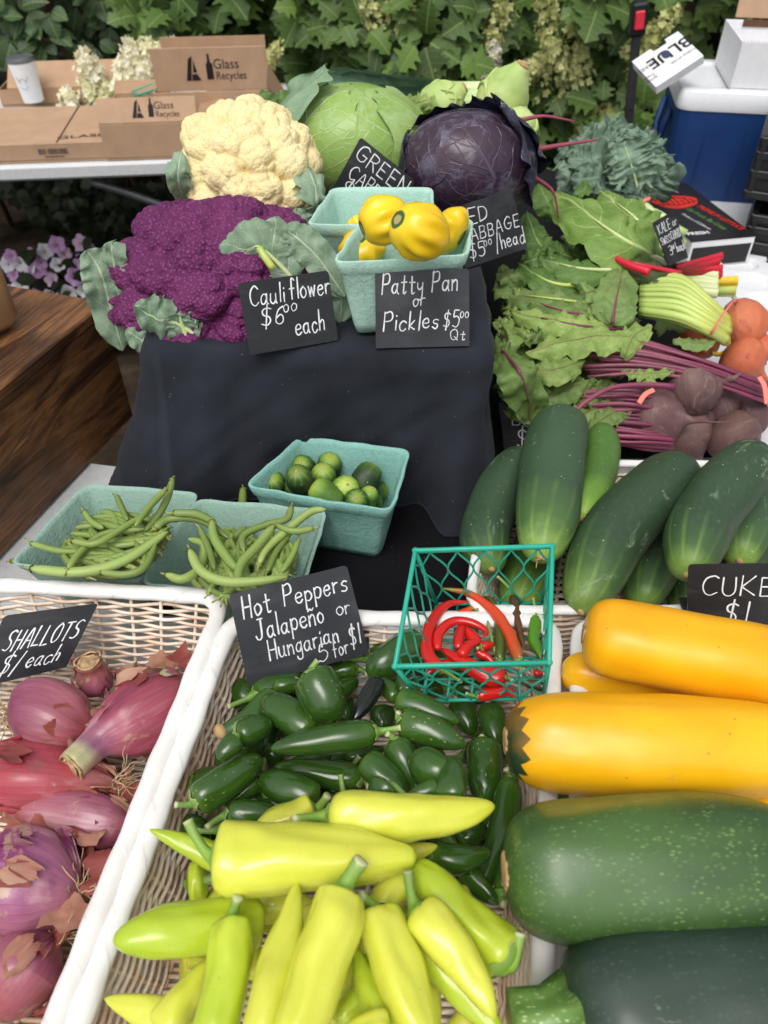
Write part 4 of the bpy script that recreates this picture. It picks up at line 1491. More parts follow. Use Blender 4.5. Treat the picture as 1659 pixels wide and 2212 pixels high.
ZG_ = "large zucchini in the basket at the right"
ZPR_END = P([0, .01, .035, .09, .2, .42, .75, .92, .98, 1], [.26, .44, .63, .81, .94, 1.0, .98, .8, .4, .05])
def zucchini(px, w, mat, lb, dz, zfix, prof=ZPR_END, stem=None, cork=True, n=60, ns=44, stemr=.5, dents=.012):
    key = np.array([at(u, v, zfix + q) for (u, v), q in zip(px, dz)])
    path = catmull(key, 16)
    r = w / 2 * pm(path[3])
    o, M, q = veg_body("zucchini", path, r, prof, [mat], n + 20, ns + 8, (5, .030), dents, int(px[0][0]), irr=.030)
    tag(o, lb, "zucchini", ZG_)
    d = q[0] - q[5]; d /= np.linalg.norm(d)
    s = MB()
    if stem:
        th = np.linspace(0, 2 * math.pi, 20, endpoint=False)
        s.tube([q[0] - d * .004, q[0] + d * stem * .4, q[0] + d * stem], [r * stemr * 1.1, r * stemr * .82, r * stemr * .9], 20, mod=lambda u, t: 1 + .12 * np.cos(5 * t))
        s.build("stem", M_ZSTEM, o)
    elif cork:
        x = np.cross(d, (0, 0, 1)); x /= np.linalg.norm(x); y = np.cross(d, x)
        s.blob(q[0] + d * .0006, r * .27, 12, 6, (.10, 1, 1))
        for i in range(7):
            an = random.uniform(0, 6.28)
            s.blob(q[0] + (x * math.cos(an) + y * math.sin(an)) * r * .22, r * .07, 6, 4, (.6, 1, 1))
        s.build("stem_scar", M_CORK, o)
    return o

zucchini([z5(545, 560), z5(900, 600), z5(1400, 650), z5(1900, 690)], 114, M_YZUCN, "yellow zucchini lying behind and below the two big yellow ones", [0, 0, 0, 0], .105)
zucchini([z6(652, 170), z6(1100, 250), z6(1700, 330)], 120, M_GZ2, "green zucchini almost hidden below the big yellow one, stem visible", [0, 0, 0], .06, stem=.022, stemr=.42)
zucchini([z5(1500, 1300), z5(2200, 1290)], 150, M_YZUCN, "yellow zucchini hidden in shadow between the big yellow and green ones", [0, 0], .07)
zucchini([z5(664, 350), z5(900, 390), z5(1400, 490), z5(1900, 560)], 176, M_YZUCN, "big plain yellow zucchini resting uppermost near the cuke sign", [0, 0, 0, 0], .165)
zucchini([z5(242, 930), z5(700, 945), z5(1200, 970), z5(1900, 975)], 222, M_YZUC, "big yellow zucchini with a jagged dark green cap at its end", [0, 0, 0, 0], .158, n=70)
zucchini([z6(580, 1370), z6(1000, 1290), z6(1500, 1270), z6(2100, 1260)], 330, M_GZ2, "dark blue green zucchini with a pale stem at the bottom of the photo", [0, 0, 0, 0], .150, stem=.035, stemr=.5)
zucchini([z6(240, 560), z6(700, 560), z6(1200, 545), z6(1900, 520)], 306, M_GZ1, "largest speckled green zucchini lying across the squash basket", [0, 0, 0, 0], .165, n=70)

# ------------------------------------------------------------------ patty pan squash
def patty_mat():
    g = G("patty_pan_skin", .33, .45, sss=.05, coat=.1)
    u, v = g.uv()
    n = g.noise(14, 3)
    c = g.ramp(n, [(.3, C(234, 186, 14)), (.6, C(242, 206, 30)), (.85, C(246, 216, 60))])
    d = g.math('ADD', u, g.math('MULTIPLY', g.math('SUBTRACT', g.noise(40, 2), .5), .10))
    c = g.mix(g.step(d, .105, .085), c, C(50, 90, 36))
    c = g.mix(g.step(d, .05, .035), c, C(178, 160, 96))
    br = g.math('MULTIPLY', g.step(g.noise(60, 4, .7), .66, .74), .4)
    c = g.mix(br, c, C(206, 150, 60))
    g.col(c)
    g.bump(g.noise(60, 3), .1, .0015)
    return g.m
M_PATTY = patty_mat()
def patty(c, r, axis, label, seed, h=.75):
    """scalloped squash; axis points at the stem scar"""
    M = frame(c, axis)
    n, ns = 36, 50
    ph = np.linspace(0.001, math.pi - .001, n)
    th = np.linspace(0, 2 * math.pi, ns, endpoint=False)
    Pn = np.zeros((n, ns, 3))
    for i, p in enumerate(ph):
        eq = math.exp(-((p - 1.5) / .40) ** 2)
        sc = 1 + .085 * eq * np.cos(9 * th + seed) + .012 * np.cos(9 * th + seed) * math.sin(p) + .03 * np.cos(2 * th + seed * 2)
        rr = r * math.sin(p) ** .85 * sc
        z = r * h * math.cos(p) * (1.0 if p < 1.5 else 1.15) - r * .04 * math.exp(-(p / .3) ** 2) * 2
        Pn[i] = np.stack([np.full(ns, z), rr * np.cos(th), rr * np.sin(th)], 1)
    mb = MB(); mb.grid(Pn, closed=True)
    o = mb.build("patty_pan_squash", M_PATTY, M=M)
    tag(o, label, "squash", "patty pan squash in the pulp basket")
    return o

def r5(x, y):
    return 530.9 + x * .36, 365 + y * .36
for (x, y), rpx, z, ax, lb, h in [
    ((700, 470), 150, .310, (-.2, -.3, 1), "yellow patty pan squash low in the left of its basket, green scar on top", .6),
    ((700, 350), 90, .315, (.2, .9, .5), "yellow patty pan showing a sliver behind the left rim", .6),
    ((1230, 370), 150, .338, (.85, -.45, -.35), "yellow patty pan squash standing against the right wall of its basket", .62),
    ((820, 310), 150, .375, (-.92, -.35, -.25), "yellow patty pan squash standing on edge with its green scar to the left", 1.02),
    ((1035, 375), 172, .385, (-.72, -.30, .55), "largest yellow patty pan squash on top with a green ringed stem scar", 1.08),
]:
    p = at(*r5(x, y), z)
    patty(p, rpx * .36 * pm(p) * .95, ax, lb, random.uniform(0, 6), h)
# ------------------------------------------------------------------ shallots
def shallot_mat(name, stops, tan=.3):
    g = G(name, .34, .45, coat=.15)
    u, v = g.uv()
    streak = g.noise(22, 4, .65, vec=g.obj((.12, 1, 1)))
    n = g.noise(11, 4)
    c = g.ramp(g.math('ADD', u, g.math('MULTIPLY', g.math('SUBTRACT', n, .5), .35)), stops)
    c = g.mix(g.math('MULTIPLY', g.step(streak, .5, .72), .45), c, C(225, 160, 165))
    c = g.mix(g.math('MULTIPLY', g.step(streak, .48, .30), .6), c, C(92, 34, 54))
    dry = g.noise(13, 5, .7, vec=g.obj((.5, 1, 1)), dist=.7)
    c = g.mix(g.math('MULTIPLY', g.step(dry, .52, .62), .55), c, C(150, 104, 92))
    line = g.math('ABSOLUTE', g.math('SUBTRACT', g.math('FRACT', g.math('ADD', g.math('MULTIPLY', v, 34), g.math('MULTIPLY', n, 1.5))), .5))
    c = g.mix(g.math('MULTIPLY', g.step(line, .07, .02), .3), c, C(90, 26, 50))
    hsv = g.n('ShaderNodeHueSaturation', Saturation=1.02, Value=.80)
    g.inp(hsv, 'Color', c)
    c = hsv.outputs[0]
    pale = g.noise(30, 4, .6, vec=g.obj((.08, 1.3, 1.3)))
    c = g.mix(g.math('MULTIPLY', g.step(pale, .56, .74), .5), c, C(222, 186, 184))
    d = g.math('MULTIPLY', g.step(g.noise(24, 5, .7, dist=.6), .66 - tan * .16, .70 - tan * .16), .8)
    c = g.mix(d, c, C(176, 142, 118))
    g.col(c)
    g.bump(streak, .5, .0025)
    g.bump(dry, .4, .002)
    g.bump(line, .2, .0008)
    return g.m
M_SH1 = shallot_mat("pink_shallot_skin", [(0, C(190, 196, 130)), (.22, C(196, 200, 150)), (.32, C(140, 92, 122)), (.48, C(166, 76, 100)), (.8, C(172, 82, 98)), (1, C(170, 116, 98))])
M_SH2 = shallot_mat("rose_shallot_skin", [(0, C(190, 110, 90)), (.25, C(170, 84, 88)), (.5, C(180, 108, 122)), (.75, C(152, 78, 108)), (1, C(150, 90, 90))])
M_SH3 = shallot_mat("coral_shallot_skin", [(0, C(170, 90, 70)), (.3, C(182, 82, 82)), (.6, C(192, 78, 92)), (1, C(160, 80, 80))], .1)
M_SH4 = shallot_mat("violet_shallot_skin", [(0, C(150, 80, 110)), (.3, C(122, 34, 86)), (.6, C(150, 70, 124)), (.85, C(186, 120, 150)), (1, C(170, 120, 110))], .5)
def flake_mat(name, a, b):
    g = G(name, .6, .3)
    s = g.noise(26, 4, .65, vec=g.obj((.2, 1, 1)))
    c = g.ramp(s, [(.3, a), (.55, b), (.75, C(120, 72, 54))])
    g.col(c); g.bump(s, .5, .0015)
    g.translucent(.25, c)
    return g.m
M_FL1 = flake_mat("dry_tan_skin", C(204, 168, 140), C(176, 122, 104))
M_FL2 = flake_mat("dry_russet_skin", C(180, 104, 88), C(150, 76, 72))
M_ROOT = plain("dry_roots", C(196, 172, 136), .8, .2, 50, .2)
M_CUT = plain("dry_cut_neck", C(178, 148, 112), .9, .1, 160, .45, .5)

PR_SHAL = P([0, .04, .14, .28, .42, .60, .78, .90, .97, 1], [.30, .33, .33, .38, .62, .93, 1.0, .80, .42, .06])
PR_SHALB = P([0, .04, .12, .25, .45, .65, .82, .94, 1], [.14, .18, .24, .50, .90, 1.0, .88, .48, .05])

def surf_patch(q, prof, r, u0, u1, t0, t1, lift=.0012, curl=.006, seed=0, nu=18, nv=26):
    """a torn flake standing off the body's surface"""
    rg = np.random.default_rng(seed)
    n = len(q); tt = np.linspace(0, 1, n)
    seg = np.linalg.norm(np.diff(q, axis=0), axis=1); cum = np.concatenate([[0], np.cumsum(seg)]); cum /= cum[-1]
    xs_ = np.arange(nv)
    e0 = np.interp(xs_, np.linspace(0, nv - 1, 5), rg.uniform(-.06, .06, 5)) + rg.normal(0, .006, nv)
    e1 = np.interp(xs_, np.linspace(0, nv - 1, 6), rg.uniform(-.12, .12, 6)) + rg.normal(0, .010, nv)
    sh = 1 - np.abs(np.linspace(-1, 1, nv)) ** 3
    e0 = e0 + (1 - sh) * (u1 - u0) * .3; e1 = e1 - (1 - sh) * (u1 - u0) * .35
    out = np.zeros((nu, nv, 3))
    d = q[-1] - q[0]; d /= np.linalg.norm(d)
    x = np.cross(d, (.2, .1, 1)); x /= np.linalg.norm(x); y = np.cross(d, x)
    for j in range(nv):
        a = t0 + (t1 - t0) * j / (nv - 1)
        for i in range(nu):
            u = np.clip((u0 + e0[j]) + (u1 + e1[j] - u0 - e0[j]) * i / (nu - 1), 0, 1)
            c = np.array([np.interp(u, cum, q[:, k]) for k in range(3)])
            ed = max(abs(2 * i / (nu - 1) - 1), abs(2 * j / (nv - 1) - 1)) ** 3
            rr = float(prof(u)) * r + lift + curl * ed * (.5 + .5 * math.sin(7 * a + 5 * u + seed))
            out[i, j] = c + (x * math.cos(a) + y * math.sin(a)) * rr
    return out

def z1(x, y):
    return x * .36, 1227.7 + y * .36
def z2(x, y):
    return x * .36, 1659 + y * .36
SG_ = "red shallots in the white basket"
def shallot(pts, w, mat, label, z, prof=PR_SHAL, dz=None, cut=True, roots=0, flakes=(), seed=0, ribs=.02):
    dz = dz or [0] * len(pts)
    key = np.array([at(u, v, z + q) for (u, v), q in zip(pts, dz)])
    path = catmull(key, 16)
    r = w * .36 / 2 * 1.12 * pm(path[10])
    o, M, q = veg_body("shallot", path, r, prof, [mat], 56, 44, (7, ribs), .022, seed, irr=.05)
    tag(o, label, "shallot", SG_)
    rg = np.random.default_rng(seed)
    d = q[0] - q[4]; d /= np.linalg.norm(d)
    x = np.cross(d, (.1, .2, 1)); x /= np.linalg.norm(x); y = np.cross(d, x)
    if cut:
        m = MB()
        r0 = float(prof(0.02)) * r
        for k in range(3):
            th = np.linspace(0, 6.2, 22)
            rr = r0 * (.95 - .3 * k) * (1 + .08 * np.sin(3 * th + k))
            m.tube(q[0] + d * (.0015 - .001 * k) + np.outer(np.cos(th) * rr, x) + np.outer(np.sin(th) * rr, y) + rg.normal(0, .0005, (22, 3)), .0012, 5)
        m.blob(q[0], r0 * .85, 12, 6, (.12, 1, 1))
        m.build("cut_neck", M_CUT, o)
    for k, (u0, u1, t0, t1, mt, cu) in enumerate(flakes):
        m = MB(); m.grid(surf_patch(q, prof, r, u0, u1, t0, t1, curl=cu, seed=seed + k))
        m.build("papery_skin", mt, o)
    for k in range(7):
        u_, t_ = rg.uniform(.2, .85), rg.uniform(0, 6.28)
        m = MB(); m.grid(surf_patch(q, prof, r, u_, min(.99, u_ + rg.uniform(.10, .3)), t_, t_ + rg.uniform(.25, .8), lift=.0007, curl=rg.uniform(.002, .006), seed=seed * 7 + k, nu=12, nv=16))
        m.build('papery_skin', (mat, M_FL2, mat, M_FL1)[k % 4], o)
    if roots:
        m = MB()
        e = q[-1]; dd = q[-1] - q[-5]; dd /= np.linalg.norm(dd)
        for k in range(roots):
            v = dd * rg.uniform(.3, 1.0) + rg.normal(0, .6, 3)
            l = rg.uniform(.018, .045)
            p = [e + rg.normal(0, .003, 3)]
            for s_ in range(5):
                v = v + rg.normal(0, .35, 3); v /= np.linalg.norm(v)
                p.append(p[-1] + v * l / 5)
            m.tube(catmull(p, 10), np.linspace(.0007, .0003, 10), 4)
        m.build("roots", M_ROOT, o)
    return o
PI = math.pi
shallot([z1(530, 560), z1(560, 640), z1(590, 760)], 200, M_SH2, "shallot behind its price sign with the dry cut neck facing the viewer", .048, P([0, .05, .2, .5, .8, 1], [.68, .72, .7, .9, .9, .1]), dz=[.03, .012, -.012], flakes=[(.05, .5, 0, 2, M_FL2, .008)], seed=3)
shallot([z2(-120, 1500), z2(40, 1380), z2(150, 1200), z2(330, 1000)], 420, M_SH2, "shallot in flaking russet skins at the lower left corner", .05, PR_SHALB, roots=26, flakes=[(.3, .7, 1.4, 2.3, M_FL2, .010), (.35, .75, .1, .9, M_FL2, .010), (.2, .6, 2.8, 3.7, M_FL2, .008), (.4, .9, 4.6, 5.3, M_FL1, .006)], seed=5, cut=False)
shallot([z1(640, 1010), z1(470, 970), z1(260, 870), z1(60, 900)], 380, M_SH2, "shallot with a split purple patch just below the shallot sign", .060, PR_SHALB, roots=34, dz=[-.01, 0, .005, 0], flakes=[(.1, .5, 3.6, 5.0, M_FL2, .006)], seed=8, cut=False)
shallot([z1(-260, 1200), z1(0, 1240), z1(300, 1270), z1(700, 1290)], 400, M_SH3, "large coral red shallot at the left edge under the leek like neck", .058, P([0, .1, .3, .52, .70, .84, .95, 1], [.2, .4, .86, 1.0, .90, .60, .28, .05]), roots=30, flakes=[(.66, .98, 1.6, 3.2, M_FL2, .012), (.7, .99, .4, 1.6, M_FL2, .014), (.66, .9, 3.3, 4.6, M_FL1, .008)], seed=12, cut=False)
shallot([z2(50, 270), z2(200, 260), z2(480, 300), z2(820, 360)], 290, M_SH2, "shallot with a pale torn skin flap and a dry stub neck", .056, P([0, .06, .15, .3, .5, .72, .88, .96, 1], [.26, .2, .30, .6, .85, 1, .8, .4, .05]), roots=24, flakes=[(.52, .86, 2.0, 3.6, M_FL1, .014), (.3, .6, .6, 1.8, M_FL2, .010), (.6, .95, .2, 1.2, M_FL1, .010)], seed=15)
shallot([z2(-250, 600), z2(-60, 640), z2(180, 690), z2(480, 760)], 560, M_SH4, "large violet shallot with dried mud and long stringy roots", .060, PR_SHALB, roots=70, flakes=[(.55, .8, 4.7, 5.2, M_FL1, .003), (.75, .97, .5, 1.6, M_FL2, .008)], seed=21, cut=False)
shallot([z1(425, 1190), z1(600, 1030), z1(820, 900), z1(1150, 700)], 390, M_SH1, "shallot with a pale green cut neck lying against the basket wall", .070, P([0, .03, .12, .28, .40, .55, .75, .9, .97, 1], [.36, .40, .40, .44, .66, .92, 1.0, .78, .42, .06]), dz=[.012, .006, 0, 0], roots=30, flakes=[(.34, .7, 3.7, 4.5, M_FL1, .012), (.36, .8, 1.0, 1.9, M_FL2, .010), (.8, .99, 2.6, 4.0, M_FL1, .014), (.34, .42, 2.0, 4.6, M_FL1, .006)], seed=27)
# loose skins shed on the basket floor
for i, (p, m_) in enumerate([((330, 1120), M_FL2), ((120, 1480), M_FL1), ((420, 1560), M_FL2), ((470, 2000), M_FL2), ((300, 2150), M_FL2), ((150, 1600), M_FL2), ((690, 1500), M_FL1), ((520, 1750), M_FL2), ((430, 2080), M_FL1), ((640, 1440), M_FL2), ((760, 1340), M_FL2), ((560, 1540), M_FL1), ((760, 660), M_FL1), ((980, 560), M_FL1), ((1130, 560), M_FL2), ((560, 1700), M_FL2), ((520, 1960), M_FL2), ((600, 1820), M_FL2), ((900, 1080), M_FL1)]):
    c = at(*z1(*p), .040 + .03 * (i % 3) / 2)
    rg = np.random.default_rng(i + 60)
    n_, m2 = 10, 9
    Pg = np.zeros((n_, m2, 3))
    a = rg.uniform(0, 6.28); s_ = rg.uniform(.016, .026)
    for ii in range(n_):
        for jj in range(m2):
            x, y = (ii / (n_ - 1) - .5) * s_ * 1.7, (jj / (m2 - 1) - .5) * s_ * (1 + .3 * math.sin(ii * 1.3 + i))
            zz = 14 * (y * y) + .003 * math.sin(x * 300 + i) + 6 * x * x + rg.normal(0, .0007)
            Pg[ii, jj] = (x * math.cos(a) - y * math.sin(a), x * math.sin(a) + y * math.cos(a), zz)
    mb = MB(); mb.grid(Pg)
    o = mb.build("shallot_skin", m_, M=Matrix.Translation(c))
    tag(o, "loose papery shallot skin shed among the shallots", "onion skin", "loose skins in the shallot basket")

# ------------------------------------------------------------------ leaves

def leaf_mat(name, a, b, vein, veinw=.028, sidew=.05, side_n=7, transl=.18, rough=.5, rvein=.8, slope=2.2):
    g = G(name, rough, .35)
    u, v = g.uv()
    n = g.noise(24, 4)
    c = g.ramp(n, [(.3, a), (.7, b)])
    c = g.vary(c, .15)
    x = g.math('ABSOLUTE', g.math('SUBTRACT', v, .5))
    wob = g.math('MULTIPLY', g.math('SUBTRACT', g.noise(30, 2), .5), .5)
    sd = g.math('ABSOLUTE', g.math('SUBTRACT', g.math('FRACT', g.math('ADD', wob, g.math('SUBTRACT', g.math('MULTIPLY', u, side_n), g.math('MULTIPLY', x, slope)))), .5))
    thin = g.math('SUBTRACT', 1.0, g.math('MULTIPLY', x, 1.5))
    side = g.math('MULTIPLY', g.step(g.math('DIVIDE', sd, thin), sidew, sidew * .35), .75)
    mid = g.step(x, veinw, veinw * .5)
    cell = g.math('MULTIPLY', g.step(g.voro(95, feature='DISTANCE_TO_EDGE'), .05, .0), .32)
    ve = g.math('MAXIMUM', g.math('MAXIMUM', mid, side), cell)
    c = g.mix(g.math('MULTIPLY', ve, rvein), c, vein)
    g.col(c)
    g.bump(g.math('MULTIPLY', ve, 1.0), .5, .0015)
    g.bump(g.noise(55, 3), .4, .003)
    g.translucent(transl, c)
    return g.m
M_BEETL = leaf_mat("beet_leaf", C(90, 122, 58), C(124, 154, 82), C(124, 56, 72), .022, .035)
M_BEETLL = leaf_mat("light_beet_leaf", C(124, 152, 74), C(158, 182, 102), C(116, 62, 66), .020, .025)
M_CHARD = leaf_mat("chard_leaf", C(108, 144, 62), C(138, 168, 86), C(190, 208, 140), .03, .05)
M_CHARDD = leaf_mat("dark_chard_leaf", C(76, 108, 50), C(102, 134, 68), C(160, 180, 110), .032, .04)
M_CHARDR = leaf_mat("red_veined_chard_leaf", C(46, 68, 34), C(70, 96, 48), C(150, 24, 44), .04, .045)
M_GOLDL = leaf_mat("golden_beet_leaf", C(106, 136, 72), C(132, 160, 94), C(134, 60, 62), .02, .03)
M_KALE = leaf_mat("kale_leaf", C(96, 122, 106), C(138, 160, 138), C(150, 170, 140), .022, .03, transl=.1)
M_CAULL = leaf_mat("cauliflower_leaf", C(112, 140, 112), C(150, 172, 146), C(196, 212, 180), .035, .05, side_n=6, transl=.12)
M_REDST = pepper_mat("red_stalk", [(0, C(206, 30, 54)), (1, C(170, 24, 46))], rough=.35, coat=0)
M_MARST = pepper_mat("maroon_stalk", [(0, C(112, 50, 74)), (.5, C(124, 56, 80)), (1, C(140, 76, 92))], rough=.4, coat=0, hue=.3)
M_YELST = pepper_mat("pale_yellow_stalk", [(0, C(196, 202, 90)), (.5, C(188, 204, 112)), (1, C(160, 184, 92))], rough=.4, coat=0, hue=.12)
M_WHIST = pepper_mat("pale_green_stalk", [(0, C(214, 222, 170)), (1, C(176, 200, 120))], rough=.4, coat=0)
M_GOLST = pepper_mat("golden_stalk", [(0, C(226, 186, 40)), (1, C(226, 190, 60))], rough=.4, coat=0)
M_BAND = plain("pink_rubber_band", C(240, 132, 118), .5, .3, 40, .06)

LP_OVAL = P([0, .04, .15, .4, .7, .9, .98, 1], [.10, .30, .66, 1.0, .90, .52, .2, .02])
LP_BROAD = P([0, .03, .12, .35, .65, .88, .97, 1], [.2, .55, .88, 1.0, .95, .68, .34, .05])

def leaf_grid(ctrl, width, side, prof=LP_OVAL, nx=26, ny=15, cup=.15, ruf=.10, rn=9, seed=0, edge=.04, puck=.05, frill=0.0):
    rg = np.random.default_rng(seed)
    path = catmull(ctrl, nx)
    T = np.gradient(path, axis=0); T /= np.linalg.norm(T, axis=1)[:, None]
    side = np.asarray(side, float)
    p1, p2, p3, p4 = rg.uniform(0, 6.28, 4)
    out = np.zeros((nx, ny, 3))
    for i in range(nx):
        t = i / (nx - 1)
        S = side - T[i] * np.dot(side, T[i]); S /= np.linalg.norm(S)
        N = np.cross(T[i], S)
        if N[2] < 0: N = -N
        w = width / 2 * float(prof(t)) * (1 + edge * math.sin(t * 40 + p1) + edge * .7 * math.sin(t * 71 + p2))
        for j in range(ny):
            s = 2 * j / (ny - 1) - 1
            a = abs(s)
            h = -cup * width * a * a + ruf * width * a ** 1.6 * math.sin(rn * t * 2 * PI / 2 + p3 + (1.7 if s > 0 else 0)) + ruf * .5 * width * a ** 2 * math.sin(rn * 2.3 * t * PI + p4 - (2 if s > 0 else 0))
            h += puck * width * (1.5 * mnoise((t * 5 + p1 * 9, s * 2.6 + p2 * 7, p3 * 5)) + 1.2 * mnoise((t * 11 + p1 * 9, s * 5 + p2 * 7, p4 * 3))) * (1 - .3 * a)
            if frill:
                h += frill * width * a ** 2.2 * (2.2 * mnoise((t * 13 + p1, s * 2.2 + p2, p3)) + 1.3 * mnoise((t * 27 + p1, s * 5 + p2, p4)))
            out[i, j] = path[i] + S * w * s * (1 - .08 * a) + N * h
    return out

def add_leaf(parent, M, ctrl, width, side, mat, name="leaf", stalk=None, **kw):
    mb = MB()
    gr = leaf_grid(ctrl, width, side, **kw)
    mb.grid(loc(M, gr.reshape(-1, 3)).reshape(gr.shape))
    o = mb.build(name, mat, parent)
    if stalk:
        sm, r0 = stalk[0], stalk[1]
        p = catmull(ctrl, 14)[:11]
        b = MB(); b.tube(loc(M, p) + np.array((0, 0, .0006)), np.linspace(r0, r0 * .25, 11), 7)
        b.build("midrib", sm, o)
    return o

def g6(x, y):
    return 1028.6 + x * .38, 398.2 + y * .38

def zpile(v):
    return float(np.interp(v, [420, 520, 640, 760, 860, 1000], [.17, .15, .135, .115, .085, .04]))

def pile(pts, lift, zo=None):
    out = []
    for k, (x, y) in enumerate(pts):
        u, v = g6(x, y)
        out.append(at(u, v, zpile(v) + lift + (zo[k] if zo else 0)))
    return np.array(out)

def bunch(name, p, label, cat, group=None):
    M = Matrix.Translation(Vector(p))
    return empty(name, M, label, cat, group), M

def px_leaf(root, M, pts, w, mat, lift, zo=None, stalk=None, seed=None, name="leaf", **kw):
    c = pile(pts, lift, zo)
    width = w * .38 * pm(c[len(c) // 2])
    d = c[-1] - c[0]
    side = np.cross((0, -.35, 1), d)
    return add_leaf(root, M, c, width, side, mat, stalk=stalk, seed=seed if seed is not None else int(pts[0][0] + pts[0][1] * 3) % 9999, name=name, **kw)

def px_stalk(root, M, pts, r, mat, lift, zo=None, name="stalk", taper=.8, ns=8):
    c = pile(pts, lift, zo)
    b = MB()
    b.tube(loc(M, catmull(c, 18)), np.linspace(r, r * taper, 18), ns, mod=lambda u, th: 1 + .12 * np.cos(2 * th) + .05 * np.cos(5 * th))
    return b.build(name, mat, root)

def band(root, M, pts, lift, r=.0032, zo=None):
    c = pile(pts, lift, zo)
    b = MB(); b.tube(loc(M, catmull(c, 14)), r, 8, flat=.35, upv=(0, -.5, 1))
    return b.build("rubber_band", M_BAND, root)

# bed of hidden leaves under the hero leaves, belonging to the bunches
def filler_leaves(root, M, n, xr, yr, mats, lift, wr, seed, dirx=-1):
    rg = np.random.default_rng(seed)
    for i in range(n):
        x, y = rg.uniform(*xr), rg.uniform(*yr)
        a = rg.normal(0, .45)
        L_ = rg.uniform(190, 300)
        pts = [(x + L_ / 2, y + math.sin(a) * L_ / 2), (x, y), (x - L_ / 2 * math.cos(a), y - math.sin(a) * L_ / 2)]
        px_leaf(root, M, pts, rg.uniform(*wr), mats[i % len(mats)], lift + rg.uniform(-.02, .01), [0, .012, -.004], seed=seed * 31 + i, ruf=.12, cup=.12, nx=20, ny=11)

# --- Swiss chard
ch, CM = bunch("chard_bunch", pile([(900, 400)], .0)[0], "bunch of light green Swiss chard below the blue grey kale", "chard", "leafy bunches on the right of the stall")
filler_leaves(ch, CM, 11, (480, 900), (150, 420), [M_CHARDD, M_CHARD], -.01, (180, 260), 41)
px_leaf(ch, CM, [(450, 200), (400, 90), (350, -10)], 170, M_CHARDD, .02, [0, .02, .03], ruf=.05)
px_leaf(ch, CM, [(430, 430), (340, 300), (285, 155)], 190, M_CHARDD, .03, [0, .025, .03], ruf=.05, prof=LP_BROAD)
px_leaf(ch, CM, [(560, 60), (620, 20), (620, -30)], 90, M_CHARDD, .02)
px_leaf(ch, CM, [(1075, 390), (900, 190), (700, 40)], 360, M_CHARD, .02, [0, .04, .03], stalk=(M_WHIST, .004), prof=LP_BROAD, ruf=.07, nx=34, ny=21)
px_leaf(ch, CM, [(1075, 450), (800, 290), (450, 40)], 400, M_CHARD, .045, [-.02, .035, .02], stalk=(M_WHIST, .005), prof=LP_BROAD, ruf=.06, nx=36, ny=23)
px_leaf(ch, CM, [(1000, 440), (1060, 410), (1105, 440)], 110, M_CHARD, .03)
for k, y in enumerate((525, 545, 570, 598, 622)):
    px_stalk(ch, CM, [(1370, y), (1260, y - 15), (1150, 520 + k * 12)], .0075, M_WHIST, .01 - .004 * k)

rc, RM_ = bunch("chard_bunch", pile([(1000, 480)], .0)[0], "bunch of dark chard with bright red stalks and cut red ends", "chard", "leafy bunches on the right of the stall")
filler_leaves(rc, RM_, 12, (420, 800), (380, 560), [M_CHARDD, M_CHARDR], .0, (170, 230), 43)
px_leaf(rc, RM_, [(1160, 510), (900, 450), (690, 390)], 210, M_CHARDR, .045, [0, .01, .0], stalk=(M_REDST, .005), ruf=.12, cup=.2)
px_stalk(rc, RM_, [(985, 500), (860, 455), (690, 370), (540, 298)], .0062, M_REDST, .060, taper=.45)
px_leaf(rc, RM_, [(690, 380), (610, 330), (540, 298)], 90, M_CHARDR, .05, ruf=.2)
px_leaf(rc, RM_, [(840, 490), (600, 480), (365, 425)], 210, M_CHARDD, .045, [0, .012, .012], stalk=(M_WHIST, .004), ruf=.07)
px_leaf(rc, RM_, [(640, 580), (430, 560), (240, 450)], 190, M_CHARDD, .035, [0, .012, .012], stalk=(M_YELST, .004), ruf=.1)
px_leaf(rc, RM_, [(560, 420), (430, 370), (360, 300)], 180, M_CHARDD, .03, [0, .01, .01], ruf=.09)
for k, (y0, y1) in enumerate(((410, 470), (435, 480), (455, 490), (478, 498), (500, 506), (425, 475), (515, 512))):
    px_stalk(rc, RM_, [(1395 - 14 * (k % 3), y0 - 4 + 3 * (k % 2)), (1280, (y0 + y1) / 2 - 4), (1130, y1)], .0058, M_REDST, .03 - .004 * k)
for k, y in enumerate((545, 562, 600, 616)):
    px_stalk(rc, RM_, [(1480 - (k > 1) * 10, y), (1420, y + 2), (1350, y + 4)], .0068, M_GOLST if k < 2 else M_YELST, -.004 - .006 * k)

# --- beets
def beet_mat(name, a, b, scar):
    g = G(name, .55, .3)
    n = g.noise(15, 5, .65)
    c = g.ramp(n, [(.3, a), (.7, b)])
    c = g.vary(c, .12)
    u, v = g.uv()
    rings = g.noise(34, 4, .7, vec=g.obj((3.5, .5, .5)), dist=.6)
    c = g.mix(g.math('MULTIPLY', g.step(rings, .58, .70), .4), c, scar)
    dirt = g.step(g.noise(9, 6, .75, dist=.8), .60, .66)
    c = g.mix(g.math('MULTIPLY', dirt, .6), c, C(96, 70, 60))
    pl = g.step(g.noise(20, 5, .7, vec=g.obj((1.6, 1, 1)), dist=1.4), .56, .66)
    c = g.mix(g.math('MULTIPLY', pl, .6), c, scar)
    c = g.mix(g.math('MULTIPLY', g.step(g.noise(7, 4, .6), .5, .7), .35), c, C(150, 126, 110))
    c = g.mix(g.math('MULTIPLY', g.step(g.noise(44, 5, .75), .66, .70), .6), c, C(70, 42, 46))
    g.col(c)
    g.bump(rings, .6, .003); g.bump(g.noise(90, 4, .7), .6, .0015)
    return g.m
M_BEET = beet_mat("beet_skin", C(84, 58, 60), C(116, 86, 86), C(140, 118, 112))
